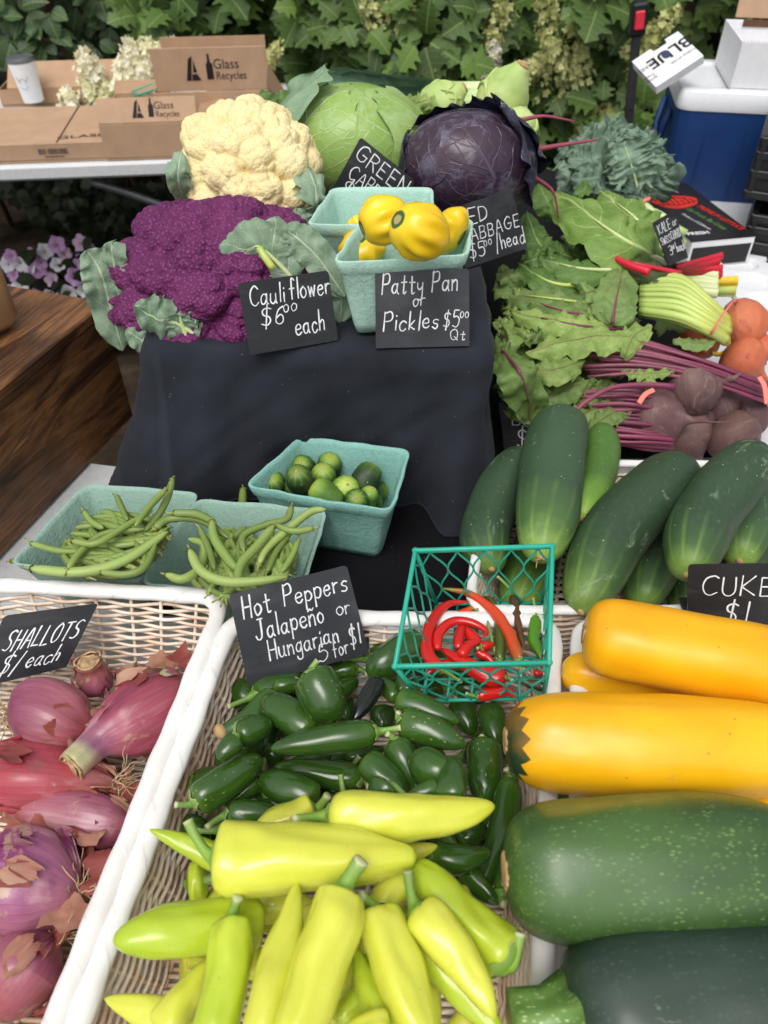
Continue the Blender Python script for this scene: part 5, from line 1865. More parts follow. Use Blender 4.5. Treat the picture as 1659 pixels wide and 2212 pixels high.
M_GBEET = beet_mat("golden_beet_skin", C(190, 92, 62), C(208, 122, 84), C(166, 82, 64))
PR_BEET = P([0, .03, .10, .24, .40, .55, .66, .74, .84, 1], [.30, .55, .80, 1.0, .97, .70, .36, .16, .07, .02])

def beet(root, M, c, rpx, tail, z, mat, tailk=1.0, seed=0):
    """c: centre in the photo; tail: pixel direction in which the root points"""
    u, v = g6(*c)
    p = at(u, v, z)
    r = rpx * .38 * 1.14 * pm(p)
    tv = _rt * tail[0] - _up * tail[1] + _fw * (tail[2] if len(tail) > 2 else 0)
    tv = tv / np.linalg.norm(tv)
    sidev = np.cross(tv, (0, 0, 1.0)); 
    a = p - tv * r * .95; L_ = r * 3.0
    tl = r * 2.2 * max(.15, tailk - .45)
    key = [a, a + tv * r * .9, a + tv * r * 1.75, a + tv * (r * 1.8 + tl * .55) + sidev * r * .10, a + tv * (r * 1.8 + tl) - sidev * r * .16]
    path = catmull(key, 26)
    ml = loc(M, path)
    Mx = frame(p, tv)
    q = loc(Mx, path)
    mb = MB()
    t = np.linspace(0, 1, 40)
    qq = catmull(q, 40)
    seg = np.concatenate([[0], np.cumsum(np.linalg.norm(np.diff(qq, axis=0), axis=1))])
    s = seg / (r * 1.75)          # 0..1 over the ball
    rad = np.where(s < 1.0, r * np.interp(s, [0, .03, .1, .25, .5, .72, .88, 1.0], [.30, .5, .76, .96, 1.0, .84, .5, .22]), r * .19 * np.exp(-(s - 1) * 5.5) + .0008)
    # radius measured along the real axis, so resample
    ax = np.linspace(0, 1, 30)
    mb.tube(qq, rad, 26, mod=lambda u_, th: 1 + .03 * np.cos(2 * th + seed) + .02 * np.cos(3 * th + 2 * seed + 8 * u_))
    o = mb.build("beet", mat, None, M=Mx)
    o.parent = root
    o.matrix_world = Mx
    o.matrix_local = M.inverted() @ Mx
    return o

# golden beets
gb, GM = bunch("beet_bunch", pile([(1400, 850)], 0)[0], "bunch of orange golden beets with pale yellow stalks and a pink band", "beets", "leafy bunches on the right of the stall")
filler_leaves(gb, GM, 16, (250, 780), (520, 760), [M_GOLDL, M_BEETL], .0, (180, 240), 47)
rg = np.random.default_rng(9)
for k in range(15):
    y1 = 535 + k * 15.5 + rg.uniform(-7, 7)
    px_stalk(gb, GM, [(1440 - rg.uniform(0, 30), 900 - (14 - k) * 9 + rg.uniform(-8, 8)), (1330 - rg.uniform(0, 20), 850 - (14 - k) * 13.5), (1150, y1 + 12 + (k - 7) * 3), (930, y1 + rg.uniform(-8, 8))], .0056 * rg.uniform(.75, 1.2), M_YELST, .03 + .010 * math.sin(k / 14 * PI) + rg.uniform(-.006, .004), [-.02, .004, .012, .0])
px_stalk(gb, GM, [(1450, 935), (1390, 965), (1340, 962)], .004, M_GOLST, -.03)
px_leaf(gb, GM, [(300, 470), (190, 560), (140, 640)], 160, M_GOLDL, .035, ruf=.12)
px_leaf(gb, GM, [(700, 690), (430, 650), (150, 620)], 230, M_GOLDL, .03, [0, .015, .0], stalk=(M_YELST, .003), ruf=.09)
px_leaf(gb, GM, [(800, 770), (600, 720), (420, 690)], 220, M_GOLDL, .03, [0, .015, .0], ruf=.09)
px_leaf(gb, GM, [(775, 790), (800, 640), (835, 475)], 270, M_GOLDL, .052, [0, .01, .0], prof=LP_BROAD, ruf=.03, cup=.06, nx=30, ny=19, stalk=(M_MARST, .0025))
px_leaf(gb, GM, [(250, 590), (180, 520), (150, 455)], 130, M_GOLDL, .03, [0, .02, .01], ruf=.12)
px_leaf(gb, GM, [(1040, 850), (1080, 780), (1200, 830)], 90, M_GOLDL, -.005)
beet(gb, GM, (1250, 890), 105, (-.3, .3, .9), .085, M_GBEET, .6, 1)
beet(gb, GM, (1600, 950), 85, (.6, .5, .5), .090, M_GBEET, .6, 2)
beet(gb, GM, (1530, 1010), 118, (1, .75, .0), .088, M_GBEET, .8, 3)
beet(gb, GM, (1545, 790), 132, (1, -.05, -.3), .125, M_GBEET, .7, 4)
band(gb, GM, [(1300, 860), (1345, 835), (1400, 745), (1455, 672), (1480, 668)], .045, .0036, [-.03, .0, .01, .0, -.02])

# red beets, rear bunch
rb, BM = bunch("beet_bunch", pile([(1500, 1080)], 0)[0], "rear bunch of red beet tops with long maroon stalks tied at the right edge", "beets", "leafy bunches on the right of the stall")
filler_leaves(rb, BM, 22, (220, 820), (740, 1060), [M_BEETLL, M_BEETL], -.005, (170, 240), 53)
for k in range(34):
    f = k / 33
    y0 = 1115 + f * 110
    ym = 960 + f * 160
    y1 = 780 + f * 330
    px_stalk(rb, BM, [(1680, y0 + 20), (1590, y0 - 10 + rg.uniform(-6, 6)), (1300, 1005 + f * 115 + rg.uniform(-8, 8)), (960, 890 + f * 190 + rg.uniform(-10, 10)), (620 + rg.uniform(-80, 160), y1 * .6 + (850 + f * 220) * .4)], .0029 * rg.uniform(.6, 1.4), M_MARST, .034 - .012 * f + rg.uniform(-.006, .006), [-.02, .0, .012, .01, .0])
px_leaf(rb, BM, [(820, 830), (560, 800), (200, 720)], 230, M_BEETLL, .04, [0, .012, .0], stalk=(M_MARST, .0035), ruf=.11, nx=34, ny=19)
px_leaf(rb, BM, [(720, 760), (500, 720), (250, 640)], 190, M_BEETL, .035, [0, .012, .0], stalk=(M_MARST, .003), ruf=.11)
px_leaf(rb, BM, [(960, 880), (660, 870), (280, 960)], 230, M_BEETLL, .045, [0, .012, .0], ruf=.12, nx=34, ny=19)
px_leaf(rb, BM, [(1000, 800), (900, 860), (850, 965)], 170, M_BEETLL, .05, ruf=.15)
px_leaf(rb, BM, [(760, 740), (720, 770), (640, 700)], 120, M_BEETLL, .05, ruf=.2)
px_leaf(rb, BM, [(620, 1000), (450, 1050), (250, 1070)], 200, M_BEETLL, .04, [0, .012, -.004], ruf=.1)
px_leaf(rb, BM, [(1120, 880), (1250, 905), (1365, 890)], 100, M_GOLDL, .03, ruf=.08)
px_leaf(rb, BM, [(1150, 1010), (980, 1010), (820, 1060)], 120, M_BEETL, .035, ruf=.14)
px_leaf(rb, BM, [(280, 790), (200, 840), (130, 930)], 150, M_BEETL, .02, ruf=.2)
px_leaf(rb, BM, [(1130, 1060), (960, 1080), (850, 1080)], 80, M_BEETLL, .05, ruf=.25)
px_leaf(rb, BM, [(1010, 1090), (985, 1130), (990, 1170)], 80, M_BEETLL, .05, ruf=.25)
band(rb, BM, [(1610, 1095), (1640, 1150), (1655, 1250)], .05, .004)

# red beets, front bunch
fb, FM = bunch("beet_bunch", pile([(1100, 1300)], 0)[0], "front bunch of dusty red beets piled behind the cucumbers", "beets", "leafy bunches on the right of the stall")
filler_leaves(fb, FM, 14, (420, 760), (1080, 1420), [M_BEETL, M_BEETLL], .0, (150, 210), 57)
for k in range(30):
    f = k / 29
    px_stalk(fb, FM, [(1120, 1180 + f * 330), (980, 1170 + f * 335 + rg.uniform(-8, 8)), (820, 1160 + f * 330 + rg.uniform(-12, 12)), (600 + rg.uniform(-40, 140), 1180 + f * 290)], .0027 * rg.uniform(.6, 1.4), M_MARST, .03 - .012 * f + rg.uniform(-.005, .006), [0, .008, .006, -.004])
px_stalk(fb, FM, [(1130, 1150), (950, 1140), (760, 1160), (620, 1240), (550, 1310)], .0042, M_MARST, .055, taper=.6)
px_leaf(fb, FM, [(640, 1110), (480, 1190), (350, 1240)], 170, M_BEETL, .03, ruf=.1)
px_leaf(fb, FM, [(820, 1230), (650, 1290), (520, 1370)], 200, M_BEETLL, .03, ruf=.12)
px_leaf(fb, FM, [(900, 1250), (760, 1310), (640, 1390)], 150, M_BEETL, .035, ruf=.14)
px_leaf(fb, FM, [(150, 955), (240, 1060), (290, 1200), (310, 1345)], 270, M_BEETL, .06, [0, .02, .0, -.03], stalk=(M_MARST, .003), ruf=.05, cup=.12, prof=LP_BROAD, nx=34, ny=19)
beet(fb, FM, (1265, 1330), 80, (.2, .2, .9), .060, M_BEET, .6, 1)
beet(fb, FM, (1560, 1310), 110, (.9, -.2, .3), .058, M_BEET, .7, 2)
beet(fb, FM, (1380, 1230), 118, (1, -.35, .3), .078, M_BEET, .62, 3)
beet(fb, FM, (1200, 1440), 138, (.55, 1, .0), .046, M_BEET, .8, 4)
beet(fb, FM, (1480, 1450), 140, (.8, .75, -.1), .050, M_BEET, .72, 5)
beet(fb, FM, (1265, 1145), 150, (.95, -.2, -.75), .118, M_BEET, .66, 6)
beet(fb, FM, (1040, 1335), 160, (.85, .12, -.75), .088, M_BEET, 1.25, 7)
band(fb, FM, [(925, 1245), (960, 1195), (1010, 1168)], .058, .0036)

# crumpled leaves filling the heap between the heroes
_rx = np.random.default_rng(123)
_roots = [(rc, RM_, M_CHARDD, 380, 560), (gb, GM, M_GOLDL, 540, 720), (rb, BM, M_BEETLL, 680, 900), (rb, BM, M_BEETL, 880, 1080), (fb, FM, M_BEETL, 1060, 1300)]
for i in range(46):
    rt_, m_, mt_, ya, yb = _roots[i % 5]
    x = _rx.uniform(150, 760); y = _rx.uniform(ya, yb)
    if i % 5 == 0: x = _rx.uniform(260, 700)
    L_ = _rx.uniform(110, 200); a = _rx.normal(0, .6)
    px_leaf(rt_, m_, [(x + L_ * .5, y + L_ * .5 * math.sin(a)), (x, y - 12), (x - L_ * .5 * math.cos(a), y - L_ * .5 * math.sin(a))], _rx.uniform(110, 180), mt_, _rx.uniform(.012, .034), [-.008, .012, -.006], seed=900 + i, ruf=_rx.uniform(.12, .22), cup=_rx.uniform(-.05, .2), puck=.06, nx=26, ny=15, prof=LP_BROAD if i % 2 else LP_OVAL)
# --- kale
ka, KM = bunch("kale_bunch", aty(1290, 400, 1.62), "bunch of curly blue grey kale in front of the blue cooler", "kale", "leafy bunches on the right of the stall")
rgk = np.random.default_rng(77)
kc = aty(1330, 420, 1.62)
for i in range(38):
    a = rgk.uniform(0, 1)
    # tips spread over the dome seen in the photo
    ang = rgk.uniform(-.1 * PI, 1.12 * PI)
    rr = rgk.uniform(.25, 1.0) ** .7
    tu, tv = 1288 + math.cos(ang) * 98 * rr, 392 - math.sin(ang) * 128 * rr
    tip = aty(tu, tv, rgk.uniform(1.50, 1.72) - .08 * (1 - rr))
    base = aty(1385 + rgk.uniform(-14, 14), 430 + rgk.uniform(-10, 20), 1.58)
    mid = (tip + base) / 2 + np.array((rgk.normal(0, .012), -.01, .035))
    d = tip - base
    side = np.cross((rgk.normal(0, .3), -.8, .6), d)
    add_leaf(ka, KM, [base * .75 + mid * .25, mid, tip], rgk.uniform(.08, .11), side, M_KALE, ruf=.15, rn=19, cup=.06, edge=.12, puck=.035, seed=i + 300, nx=110, ny=19, prof=LP_BROAD, frill=.13)
add_leaf(ka, KM, [aty(1380, 420, 1.5), aty(1362, 352, 1.49), aty(1340, 290, 1.52)], .10, (1, 0, .2), M_KALE, ruf=.10, rn=15, cup=.02, edge=.12, seed=444, nx=110, ny=23, frill=.10, stalk=(M_WHIST, .003))
for k, (a_, b_) in enumerate((((1378, 437), (1420, 472)), ((1384, 446), (1428, 486)), ((1374, 452), (1440, 498)), ((1390, 452), (1448, 480)), ((1380, 462), (1482, 504)), ((1384, 472), (1478, 528)))):
    m = MB()
    pa, pb = aty(*a_, 1.50), aty(*b_, 1.46)
    m.tube(loc(KM, catmull([pa, (pa + pb) / 2 + (0, 0, .004), pb], 8)), .0075, 9)
    m.build("stalk", M_WHIST, ka)
m = MB()
m.tube(loc(KM, catmull([aty(1376, 436, 1.49), aty(1384, 441, 1.485), aty(1392, 434, 1.485), aty(1403, 428, 1.49)], 10)), .004, 7)
m.build("rubber_band", M_BAND, ka)

# ------------------------------------------------------------------ cauliflowers and cabbages
def fib(n, seed=0, jit=.3):
    rg_ = np.random.default_rng(seed)
    i = np.arange(n) + .5
    ph = np.arccos(1 - 2 * i / n); th = PI * (1 + 5 ** .5) * i
    p = np.stack([np.cos(th) * np.sin(ph), np.sin(th) * np.sin(ph), np.cos(ph)], 1)
    p += rg_.normal(0, jit * (4 * PI / n) ** .5 * .5, p.shape)
    return p / np.linalg.norm(p, axis=1)[:, None]

def ico(sub):
    import bmesh
    bm = bmesh.new()
    bmesh.ops.create_icosphere(bm, subdivisions=sub, radius=1.0)
    v = np.array([x.co[:] for x in bm.verts]); f = [tuple(w.index for w in q.verts) for q in bm.faces]
    bm.free()
    return v, f

def lumps(v, n, seed, k=.70):
    kd_p = fib(n, seed)
    kd = kdtree.KDTree(n)
    for i, p in enumerate(kd_p):
        kd.insert(p, i)
    kd.balance()
    sp = (4 * PI / n) ** .5 * k
    rs = np.random.default_rng(seed).uniform(.7, 1.15, n)
    h = np.zeros(len(v))
    for i, p in enumerate(v):
        _, j, d = kd.find(p)
        h[i] = math.sqrt(max(0, 1 - (d / sp) ** 2)) * rs[j]
    return h

def curd(name, c, radii, mats, levels, seed, M=None):
    v, f = ico(7)
    d = np.zeros(len(v))
    for n, amp in levels:
        w = v + (.0 if not d.any() else 0)
        d = d + amp * lumps(v / np.linalg.norm(v, axis=1)[:, None], n, seed + n)
    under = np.clip((-v[:, 2] - .25) / .5, 0, 1)
    P_ = v * (1 + d * (1 - under) - .19 - .22 * under)[:, None] * np.array(radii)
    mb = MB(); mb.add(P_, f)
    return mb.build(name, mats, M=M)

def curd_mat(name, a, b, spots=None, fine=320, sss=.1, bump=.5, hi=None):
    g = G(name, .7, .25, sss=sss)
    n = g.noise(9, 4)
    c = g.ramp(n, [(.3, a), (.7, b)])
    vv = g.voro(fine)
    c = g.mix(g.math('MULTIPLY', g.step(vv, .45, .08), .55 if sss < .08 else .35), c, hi or tuple(min(1, x * 1.5) for x in b[:3]) + (1,))
    if spots:
        sp = g.math('MULTIPLY', g.step(g.noise(7, 3), .56, .66), g.step(g.noise(60, 4, .7), .53, .62))
        c = g.mix(g.math('MULTIPLY', sp, .7), c, spots)
    g.col(c)
    g.bump(g.math('SUBTRACT', 1.0, vv), bump, .0022)
    g.bump(g.noise(fine * 1.5, 2), .3, .0008)
    return g.m
M_CURD = curd_mat("cream_curd", C(228, 206, 150), C(240, 224, 172), C(176, 126, 70))
M_CURDP = curd_mat("purple_curd", C(84, 30, 76), C(108, 42, 90), None, 230, .02, 1.0, C(164, 92, 140))

def r4(x, y):
    return x * .36, 398 + y * .36
# cream cauliflower
p = at(538, 385, .325)
cm = Matrix.Translation(p) @ Matrix.Rotation(R(-24), 4, 'Y') @ Matrix.Rotation(R(38), 4, 'X')
cau = curd("cauliflower", p, (.098, .098, .088), [M_CURD], [(60, .24), (340, .075), (1800, .022)], 3, cm)
tag(cau, "cream yellow cauliflower with a few brown specks beside the green cabbage", "cauliflower")
def hero_leaf(root, pts, w, mat, side=(1, 0, 0), name="leaf", **kw):
    M = root.matrix_world
    return add_leaf(root, M, np.array(pts), w, side, mat, name=name, **kw)
hero_leaf(cau, [aty(395, 430, 1.06), aty(384, 380, 1.03), aty(392, 322, 1.06)], .035, M_CAULL, (1, .6, 0), ruf=.12, seed=1)
hero_leaf(cau, [aty(660, 500, 1.02), aty(684, 420, 1.03), aty(640, 320, 1.10)], .055, M_CAULL, (.5, 1, 0), ruf=.14, seed=2)
hero_leaf(cau, [aty(672, 510, 1.0), aty(655, 490, .985), aty(640, 450, .99)], .05, M_CAULL, (1, .5, 0), ruf=.1, seed=3)

# purple cauliflower
p = aty(470, 606, .945)
cm = Matrix.Translation(p) @ Matrix.Rotation(R(-10), 4, 'Y') @ Matrix.Rotation(R(24), 4, 'X')
cap = curd("cauliflower", p, (.120, .098, .075), [M_CURDP], [(46, .36), (240, .10), (1400, .034), (6000, .014)], 8, cm)
tag(cap, "deep purple cauliflower with grey green leaves at the riser's front left", "cauliflower")
Y0 = .845
for pts, w, sd, kw in [
    ([(735, 1000), (650, 700), (600, 520), (520, 395)], .055, 11, dict(side=(1, .4, .1))),
    ([(700, 720), (690, 550), (672, 350)], .05, 12, dict(side=(1, -.4, 0))),
    ([(1190, 915), (1050, 830), (930, 800), (805, 730)], .058, 13, dict(side=(0, .1, 1), stalk=(M_WHIST, .003))),
    ([(1130, 935), (1090, 830), (1080, 770)], .045, 14, dict(side=(1, 0, 0), stalk=(M_WHIST, .0045))),
    ([(1440, 900), (1340, 940), (1230, 890)], .04, 15, dict(side=(0, .6, 1))),
    ([(1000, 930), (880, 945), (755, 875)], .035, 16, dict(side=(0, .5, 1))),
]:
    k = len(pts)
    pp = [aty(*r4(x, y), Y0 + .0 + .02 * (sd in (11, 12)) * 3 - .012 * (sd in (13, 14))) for x, y in pts]
    hero_leaf(cap, pp, w, M_CAULL, seed=sd, ruf=.10, cup=.12, prof=LP_BROAD, **kw)
for pts, w, sd, sv, st in [
    ([(640, 610), (575, 545), (545, 535), (470, 570)], .07, 21, (.1, .2, 1), True),
    ([(600, 600), (590, 540), (597, 470)], .045, 22, (1, 0, .1), False),
    ([(745, 640), (690, 560), (650, 520), (610, 490)], .045, 23, (.8, .3, .6), False),
    ([(735, 700), (735, 620), (705, 580)], .045, 24, (1, .2, .1), False),
]:
    pp = [aty(u, v, .872 + .02 * i / len(pts)) for i, (u, v) in enumerate(pts)]
    hero_leaf(cap, pp, w, M_CAULL, side=sv, seed=sd, ruf=.08, cup=.10, prof=LP_BROAD, stalk=(M_WHIST, .0035) if st else None)
m = MB(); m.tube(loc(cap.matrix_world, catmull([aty(590, 580, .86), aty(572, 555, .865), aty(560, 535, .872)], 8)), .0045, 8); m.build("leaf_stalk", M_YELST, cap)

# ---- cabbages
def cab_mat(name, a, b, vein, bloom, rough=.45, bl=.5):
    g = G(name, rough, .4)
    u, v = g.uv()
    n = g.noise(10, 4)
    c = g.ramp(n, [(.3, a), (.7, b)])
    x = g.math('ABSOLUTE', g.math('SUBTRACT', v, .5))
    wob = g.math('MULTIPLY', g.math('SUBTRACT', g.noise(12, 3), .5), .9)
    # veins fan out from the rib
    sd = g.math('ABSOLUTE', g.math('SUBTRACT', g.math('FRACT', g.math('ADD', wob, g.math('SUBTRACT', g.math('MULTIPLY', u, 5), g.math('MULTIPLY', x, 6)))), .5))
    side = g.math('MULTIPLY', g.step(sd, .045, .012), g.step(x, .5, .1))
    mid = g.step(g.math('ADD', x, g.math('MULTIPLY', u, .02)), .03, .012)
    cell = g.math('MULTIPLY', g.step(g.voro(60, feature='DISTANCE_TO_EDGE', vec=g.obj()), .05, .0), .22)
    ve = g.math('MAXIMUM', g.math('MAXIMUM', mid, side), cell)
    c = g.mix(g.math('MULTIPLY', ve, .75), c, vein)
    wx = g.step(g.noise(22, 5, .7, dist=1.0), .50, .72)
    c = g.mix(g.math('MULTIPLY', wx, bl), c, bloom)
    g.col(c)
    g.inp(g.b, "Roughness", g.ramp(wx, [(0, rough * .7), (1, rough * 1.4)]))
    g.bump(ve, .6, .002); g.bump(g.noise(24, 4), .4, .004)
    return g.m
M_GCAB = cab_mat("green_cabbage_leaf", C(124, 158, 72), C(154, 182, 100), C(206, 220, 164), C(182, 204, 168), .42, .4)
M_GCABO = cab_mat("outer_cabbage_leaf", C(108, 138, 104), C(146, 172, 138), C(188, 208, 180), C(172, 196, 176), .5, .55)
M_RCAB = cab_mat("red_cabbage_leaf", C(46, 34, 50), C(66, 48, 62), C(92, 82, 98), C(122, 122, 142), .32, .7)
M_RCABO = cab_mat("dark_outer_cabbage_leaf", C(30, 32, 46), C(46, 46, 64), C(66, 66, 88), C(92, 98, 122), .35, .45)

def shell(mb, r, base, up, span, half, lift=.0, seed=0, flare=0.0, nu=34, nv=30, squash=1.0, wav=.02, flare_from=.6):
    """a leaf wrapped on a ball: rib runs from `base` towards `up`"""
    rg_ = np.random.default_rng(seed)
    b = np.asarray(base, float); b /= np.linalg.norm(b)
    t = np.asarray(up, float); t = t - b * np.dot(t, b); t /= np.linalg.norm(t)
    s = np.cross(b, t)
    ph = rg_.uniform(0, 6.28, 4)
    P_ = np.zeros((nu, nv, 3))
    for i in range(nu):
        f = i / (nu - 1)
        w = half * (math.sin(PI * min(.98, .12 + .80 * f)) ** .6) * (1 + .05 * math.sin(f * 23 + ph[0]))
        for j in range(nv):
            k = 2 * j / (nv - 1) - 1
            a = span * (f - .5 * 0) * (1 - .10 * k * k + .02 * math.sin(11 * k + ph[1]))
            c = w * k
            d = math.cos(c) * (math.cos(a) * b + math.sin(a) * t) + math.sin(c) * s
            e = max(abs(k) ** 3, (max(0, f - flare_from) / (1 - flare_from)) ** 2)
            rr = r * (1 + lift + flare * e + wav * e * math.sin(9 * k + 13 * f + ph[2]) + .010 * math.sin(7 * k + ph[3]) * math.sin(8 * f))
            P_[i, j] = d * rr * np.array((1, 1, squash))
    mb.grid(P_)

# green cabbage
p = aty(762, 318, 1.27)
gc = MB(); 
CB = np.array((.05, -.75, -.55))
gc.blob((0, 0, 0), .089, 60, 40)
gcab = gc.build("cabbage", M_GCAB, M=Matrix.Translation(p) @ Matrix.Diagonal((1.36, 1.05, 1.0, 1)))
tag(gcab, "large green cabbage head behind the cream cauliflower", "cabbage")
for k, (base, up, span, half, lift, mt, fl, wv) in enumerate([
    ((.25, -.5, -.85), (.15, .1, 1), 2.3, 1.25, .012, M_GCAB, .0, .01),
    ((-.6, -.4, -.8), (.1, -.1, 1), 2.2, 1.0, .028, M_GCAB, .0, .01),
    ((.85, .1, -.6), (-.2, -.3, 1), 1.9, .9, .034, M_GCAB, .015, .01),
    ((-1, .08, -.35), (.40, -.22, 1), 1.75, .72, .10, M_GCABO, .20, .05),
]):
    m = MB(); shell(m, .089, base, up, span, half, lift, k + 5, fl, wav=wv); m.build("wrapper_leaf", mt, gcab)

# red cabbage
p = aty(1008, 358, 1.19)
rcab_m = MB(); rcab_m.blob((0, 0, 0), .083, 60, 40, (1.02, 1, .94))
rcab = rcab_m.build("cabbage", M_RCAB, M=Matrix.Translation(p) @ Matrix.Diagonal((1.20, 1.0, .97, 1)))
tag(rcab, "dark purple red cabbage head with loose outer leaves", "cabbage")
for k, (base, up, span, half, lift, mt, fl, wv) in enumerate([
    ((-.5, -.5, -.8), (.4, -.1, 1), 2.3, 1.2, .012, M_RCAB, .0, .01),
    ((.5, -.55, -.75), (-.35, -.1, 1), 2.1, 1.05, .028, M_RCAB, .01, .01),
    ((.1, -.3, -.95), (-.1, -.9, .3), 1.5, 1.0, .030, M_RCAB, .012, .01),
    ((.95, .0, -.65), (-.15, .1, 1), 1.9, .95, .05, M_RCABO, .16, .06),
    ((.75, .5, -.3), (-.5, -.1, 1), 1.6, 1.0, .05, M_RCABO, .10, .05),
    ((-.3, .8, -.2), (-.1, -.5, 1), 1.25, .9, .04, M_RCABO, .05, .04),
    ((-.9, .1, -.5), (.1, .0, 1), 1.1, .6, .03, M_RCABO, .03, .03),
]):
    m = MB(); shell(m, .083, base, up, span, half, lift, k + 25, fl, wav=wv, squash=.97); m.build("wrapper_leaf", mt, rcab)

# ---- kohlrabi, leeks, radish roots
def kohl_mat():
    g = G("kohlrabi_skin", .5, .35, sss=.05)
    n = g.noise(16, 4)
    c = g.ramp(n, [(.3, C(150, 178, 96)), (.55, C(186, 204, 128)), (.8, C(204, 214, 150))])
    g.col(c); g.bump(g.noise(40, 4), .25, .002)
    return g.m
M_KOHL = kohl_mat()
M_LEEKW = pepper_mat("leek_shaft", [(0, C(232, 236, 206)), (.45, C(206, 222, 158)), (1, C(120, 156, 100))], rough=.4, coat=.05)
M_LEEKG = leaf_mat("leek_leaf", C(92, 126, 100), C(126, 156, 126), C(160, 186, 156), .03, .02, rvein=.4)
def kohlrabi(c, r, ax, label, seed):
    M = frame(c, ax)
    mb = MB()
    x = np.linspace(-1.0, 1.42, 34) * r
    rad = r * np.interp(x / r, [-1, -.97, -.9, -.7, -.35, 0, .4, .75, 1.0, 1.2, 1.3, 1.40, 1.42], [.05, .25, .45, .74, .95, 1.0, .93, .74, .54, .38, .32, .28, .02])
    mb.tube(np.stack([x, 0 * x, 0 * x], 1), rad, 28, mod=lambda u, th: 1 + .025 * np.cos(3 * th + seed) + .02 * np.cos(5 * th + 9 * u))
    o = mb.build("kohlrabi", M_KOHL, M=M)
    tag(o, label, "kohlrabi", "kohlrabi at the back of the riser")
    rg_ = np.random.default_rng(seed)
    for k in range(7):
        a = k * 2.4 + seed
        xx = rg_.uniform(-.5, .5) * r
        d = np.array((0, math.cos(a), math.sin(a)))
        s = np.array((0, -math.sin(a), math.cos(a)))
        m = MB()
        th = np.linspace(-1.0, 1.0, 12)
        arc = [np.array((xx + r * .5 * math.cos(t * 1.5), 0, 0)) + (d * math.cos(t * .6) + s * math.sin(t * .6)) * r * 1.0 * math.sqrt(max(.25, 1 - ((xx + r * .5 * math.cos(t * 1.5)) / r / 1.1) ** 2)) for t in th]
        m.tube(arc, np.interp(th, [-1, 0, 1], [.0012, .0042, .0012]), 6)
        m.build("leaf_scar", M_KOHL, o)
    m = MB(); m.blob((1.41 * r, 0, 0), r * .26, 10, 6, (.3, 1, 1)); m.build("cut_end", M_CORK, o)
    return o
kohlrabi(aty(948, 228, 1.42), .036, (.9, .15, .55), "smaller pale green kohlrabi between the green and the red cabbage", 1)
kohlrabi(aty(1083, 215, 1.40), .043, (.55, -.1, 1), "larger pale green kohlrabi standing upright behind the red cabbage", 2)
kohlrabi(aty(1120, 275, 1.34), .030, (.5, .1, -.6), "small kohlrabi peeping out right behind the red cabbage", 3)
lk, LM = bunch("leek_bunch", aty(950, 210, 1.5), "bunch of leeks with grey green tops lying behind the cabbages", "leeks")
for k in range(5):
    m = MB()
    v_ = 192 + k * 14
    m.tube(loc(LM, catmull([aty(1125, v_, 1.50 - .015 * k), aty(1060, v_ + 1, 1.50 - .015 * k), aty(1000, v_ + 2, 1.50 - .015 * k), aty(930, v_ + 2, 1.51 - .015 * k)], 14)), np.linspace(.0125, .014, 14), 14)
    m.build("shaft", M_LEEKW, lk)
for k, (a_, b_, c_, w) in enumerate([((960, 196), (850, 188), (712, 160), .055), ((960, 206), (860, 196), (740, 172), .06), ((960, 216), (850, 206), (790, 205), .045), ((960, 226), (900, 200), (830, 190), .035), ((960, 240), (880, 232), (800, 222), .05), ((970, 252), (900, 256), (850, 250), .05), ((960, 200), (900, 186), (780, 176), .03)]):
    add_leaf(lk, LM, [aty(*a_, 1.49), aty(*b_, 1.50), aty(*c_, 1.53)], w, (0, -.25, 1), M_LEEKG, seed=k, ruf=.02, cup=.15, edge=.0, puck=0, prof=P([0, .2, .6, .9, 1], [.7, 1, 1, .8, .5]))
rd, DM = bunch("beet_bunch", aty(1000, 270, 1.3), "bunch of pink rooted beets hidden behind the red cabbage", "beets")
for k, (pts, r0) in enumerate([([(1100, 266), (1140, 256), (1180, 251), (1240, 262)], .0042), ([(1110, 325), (1160, 322), (1220, 312), (1290, 302)], .0055), ([(1110, 322), (1140, 312), (1184, 318)], .0036), ([(1150, 380), (1190, 408), (1202, 440), (1206, 472)], .0032)]):
    m = MB(); c = [aty(u, v, 1.27 - .05 * (k == 3)) for u, v in pts]
    m.tube(loc(DM, catmull(c, 16)), np.linspace(r0, r0 * .3, 16), 7); m.build("root", plain("pink_root", C(150, 70, 90), .5, .3), rd)
for k in range(7):
    m = MB(); c = [aty(930 + k * 6, 320 - k * 3, 1.30), aty(890 + k * 5, 285 - k * 3, 1.33), aty(862 + k * 5, 250 + k * 2, 1.36)]
    m.tube(loc(DM, catmull(c, 10)), .0042, 7); m.build("stalk", M_MARST if k % 2 else M_REDST, rd)
for k in range(8):
    a_ = (870 + k * 5, 258); t_ = (820 + k * 12 + (k % 3) * 8, 232 - (k % 3) * 10)
    add_leaf(rd, DM, [aty(*a_, 1.36), aty((a_[0] + t_[0]) / 2, (a_[1] + t_[1]) / 2 - 8, 1.37), aty(*t_, 1.40)], .06, (1, .2, .4), M_BEETLL, seed=k + 70, ruf=.2)
band(rd, DM, [(0, 0), (1, 1)], 0) if False else None
m = MB(); m.tube(loc(DM, catmull([aty(884, 292, 1.30), aty(893, 281, 1.29), aty(905, 272, 1.30)], 8)), .0035, 7); m.build("rubber_band", M_BAND, rd)
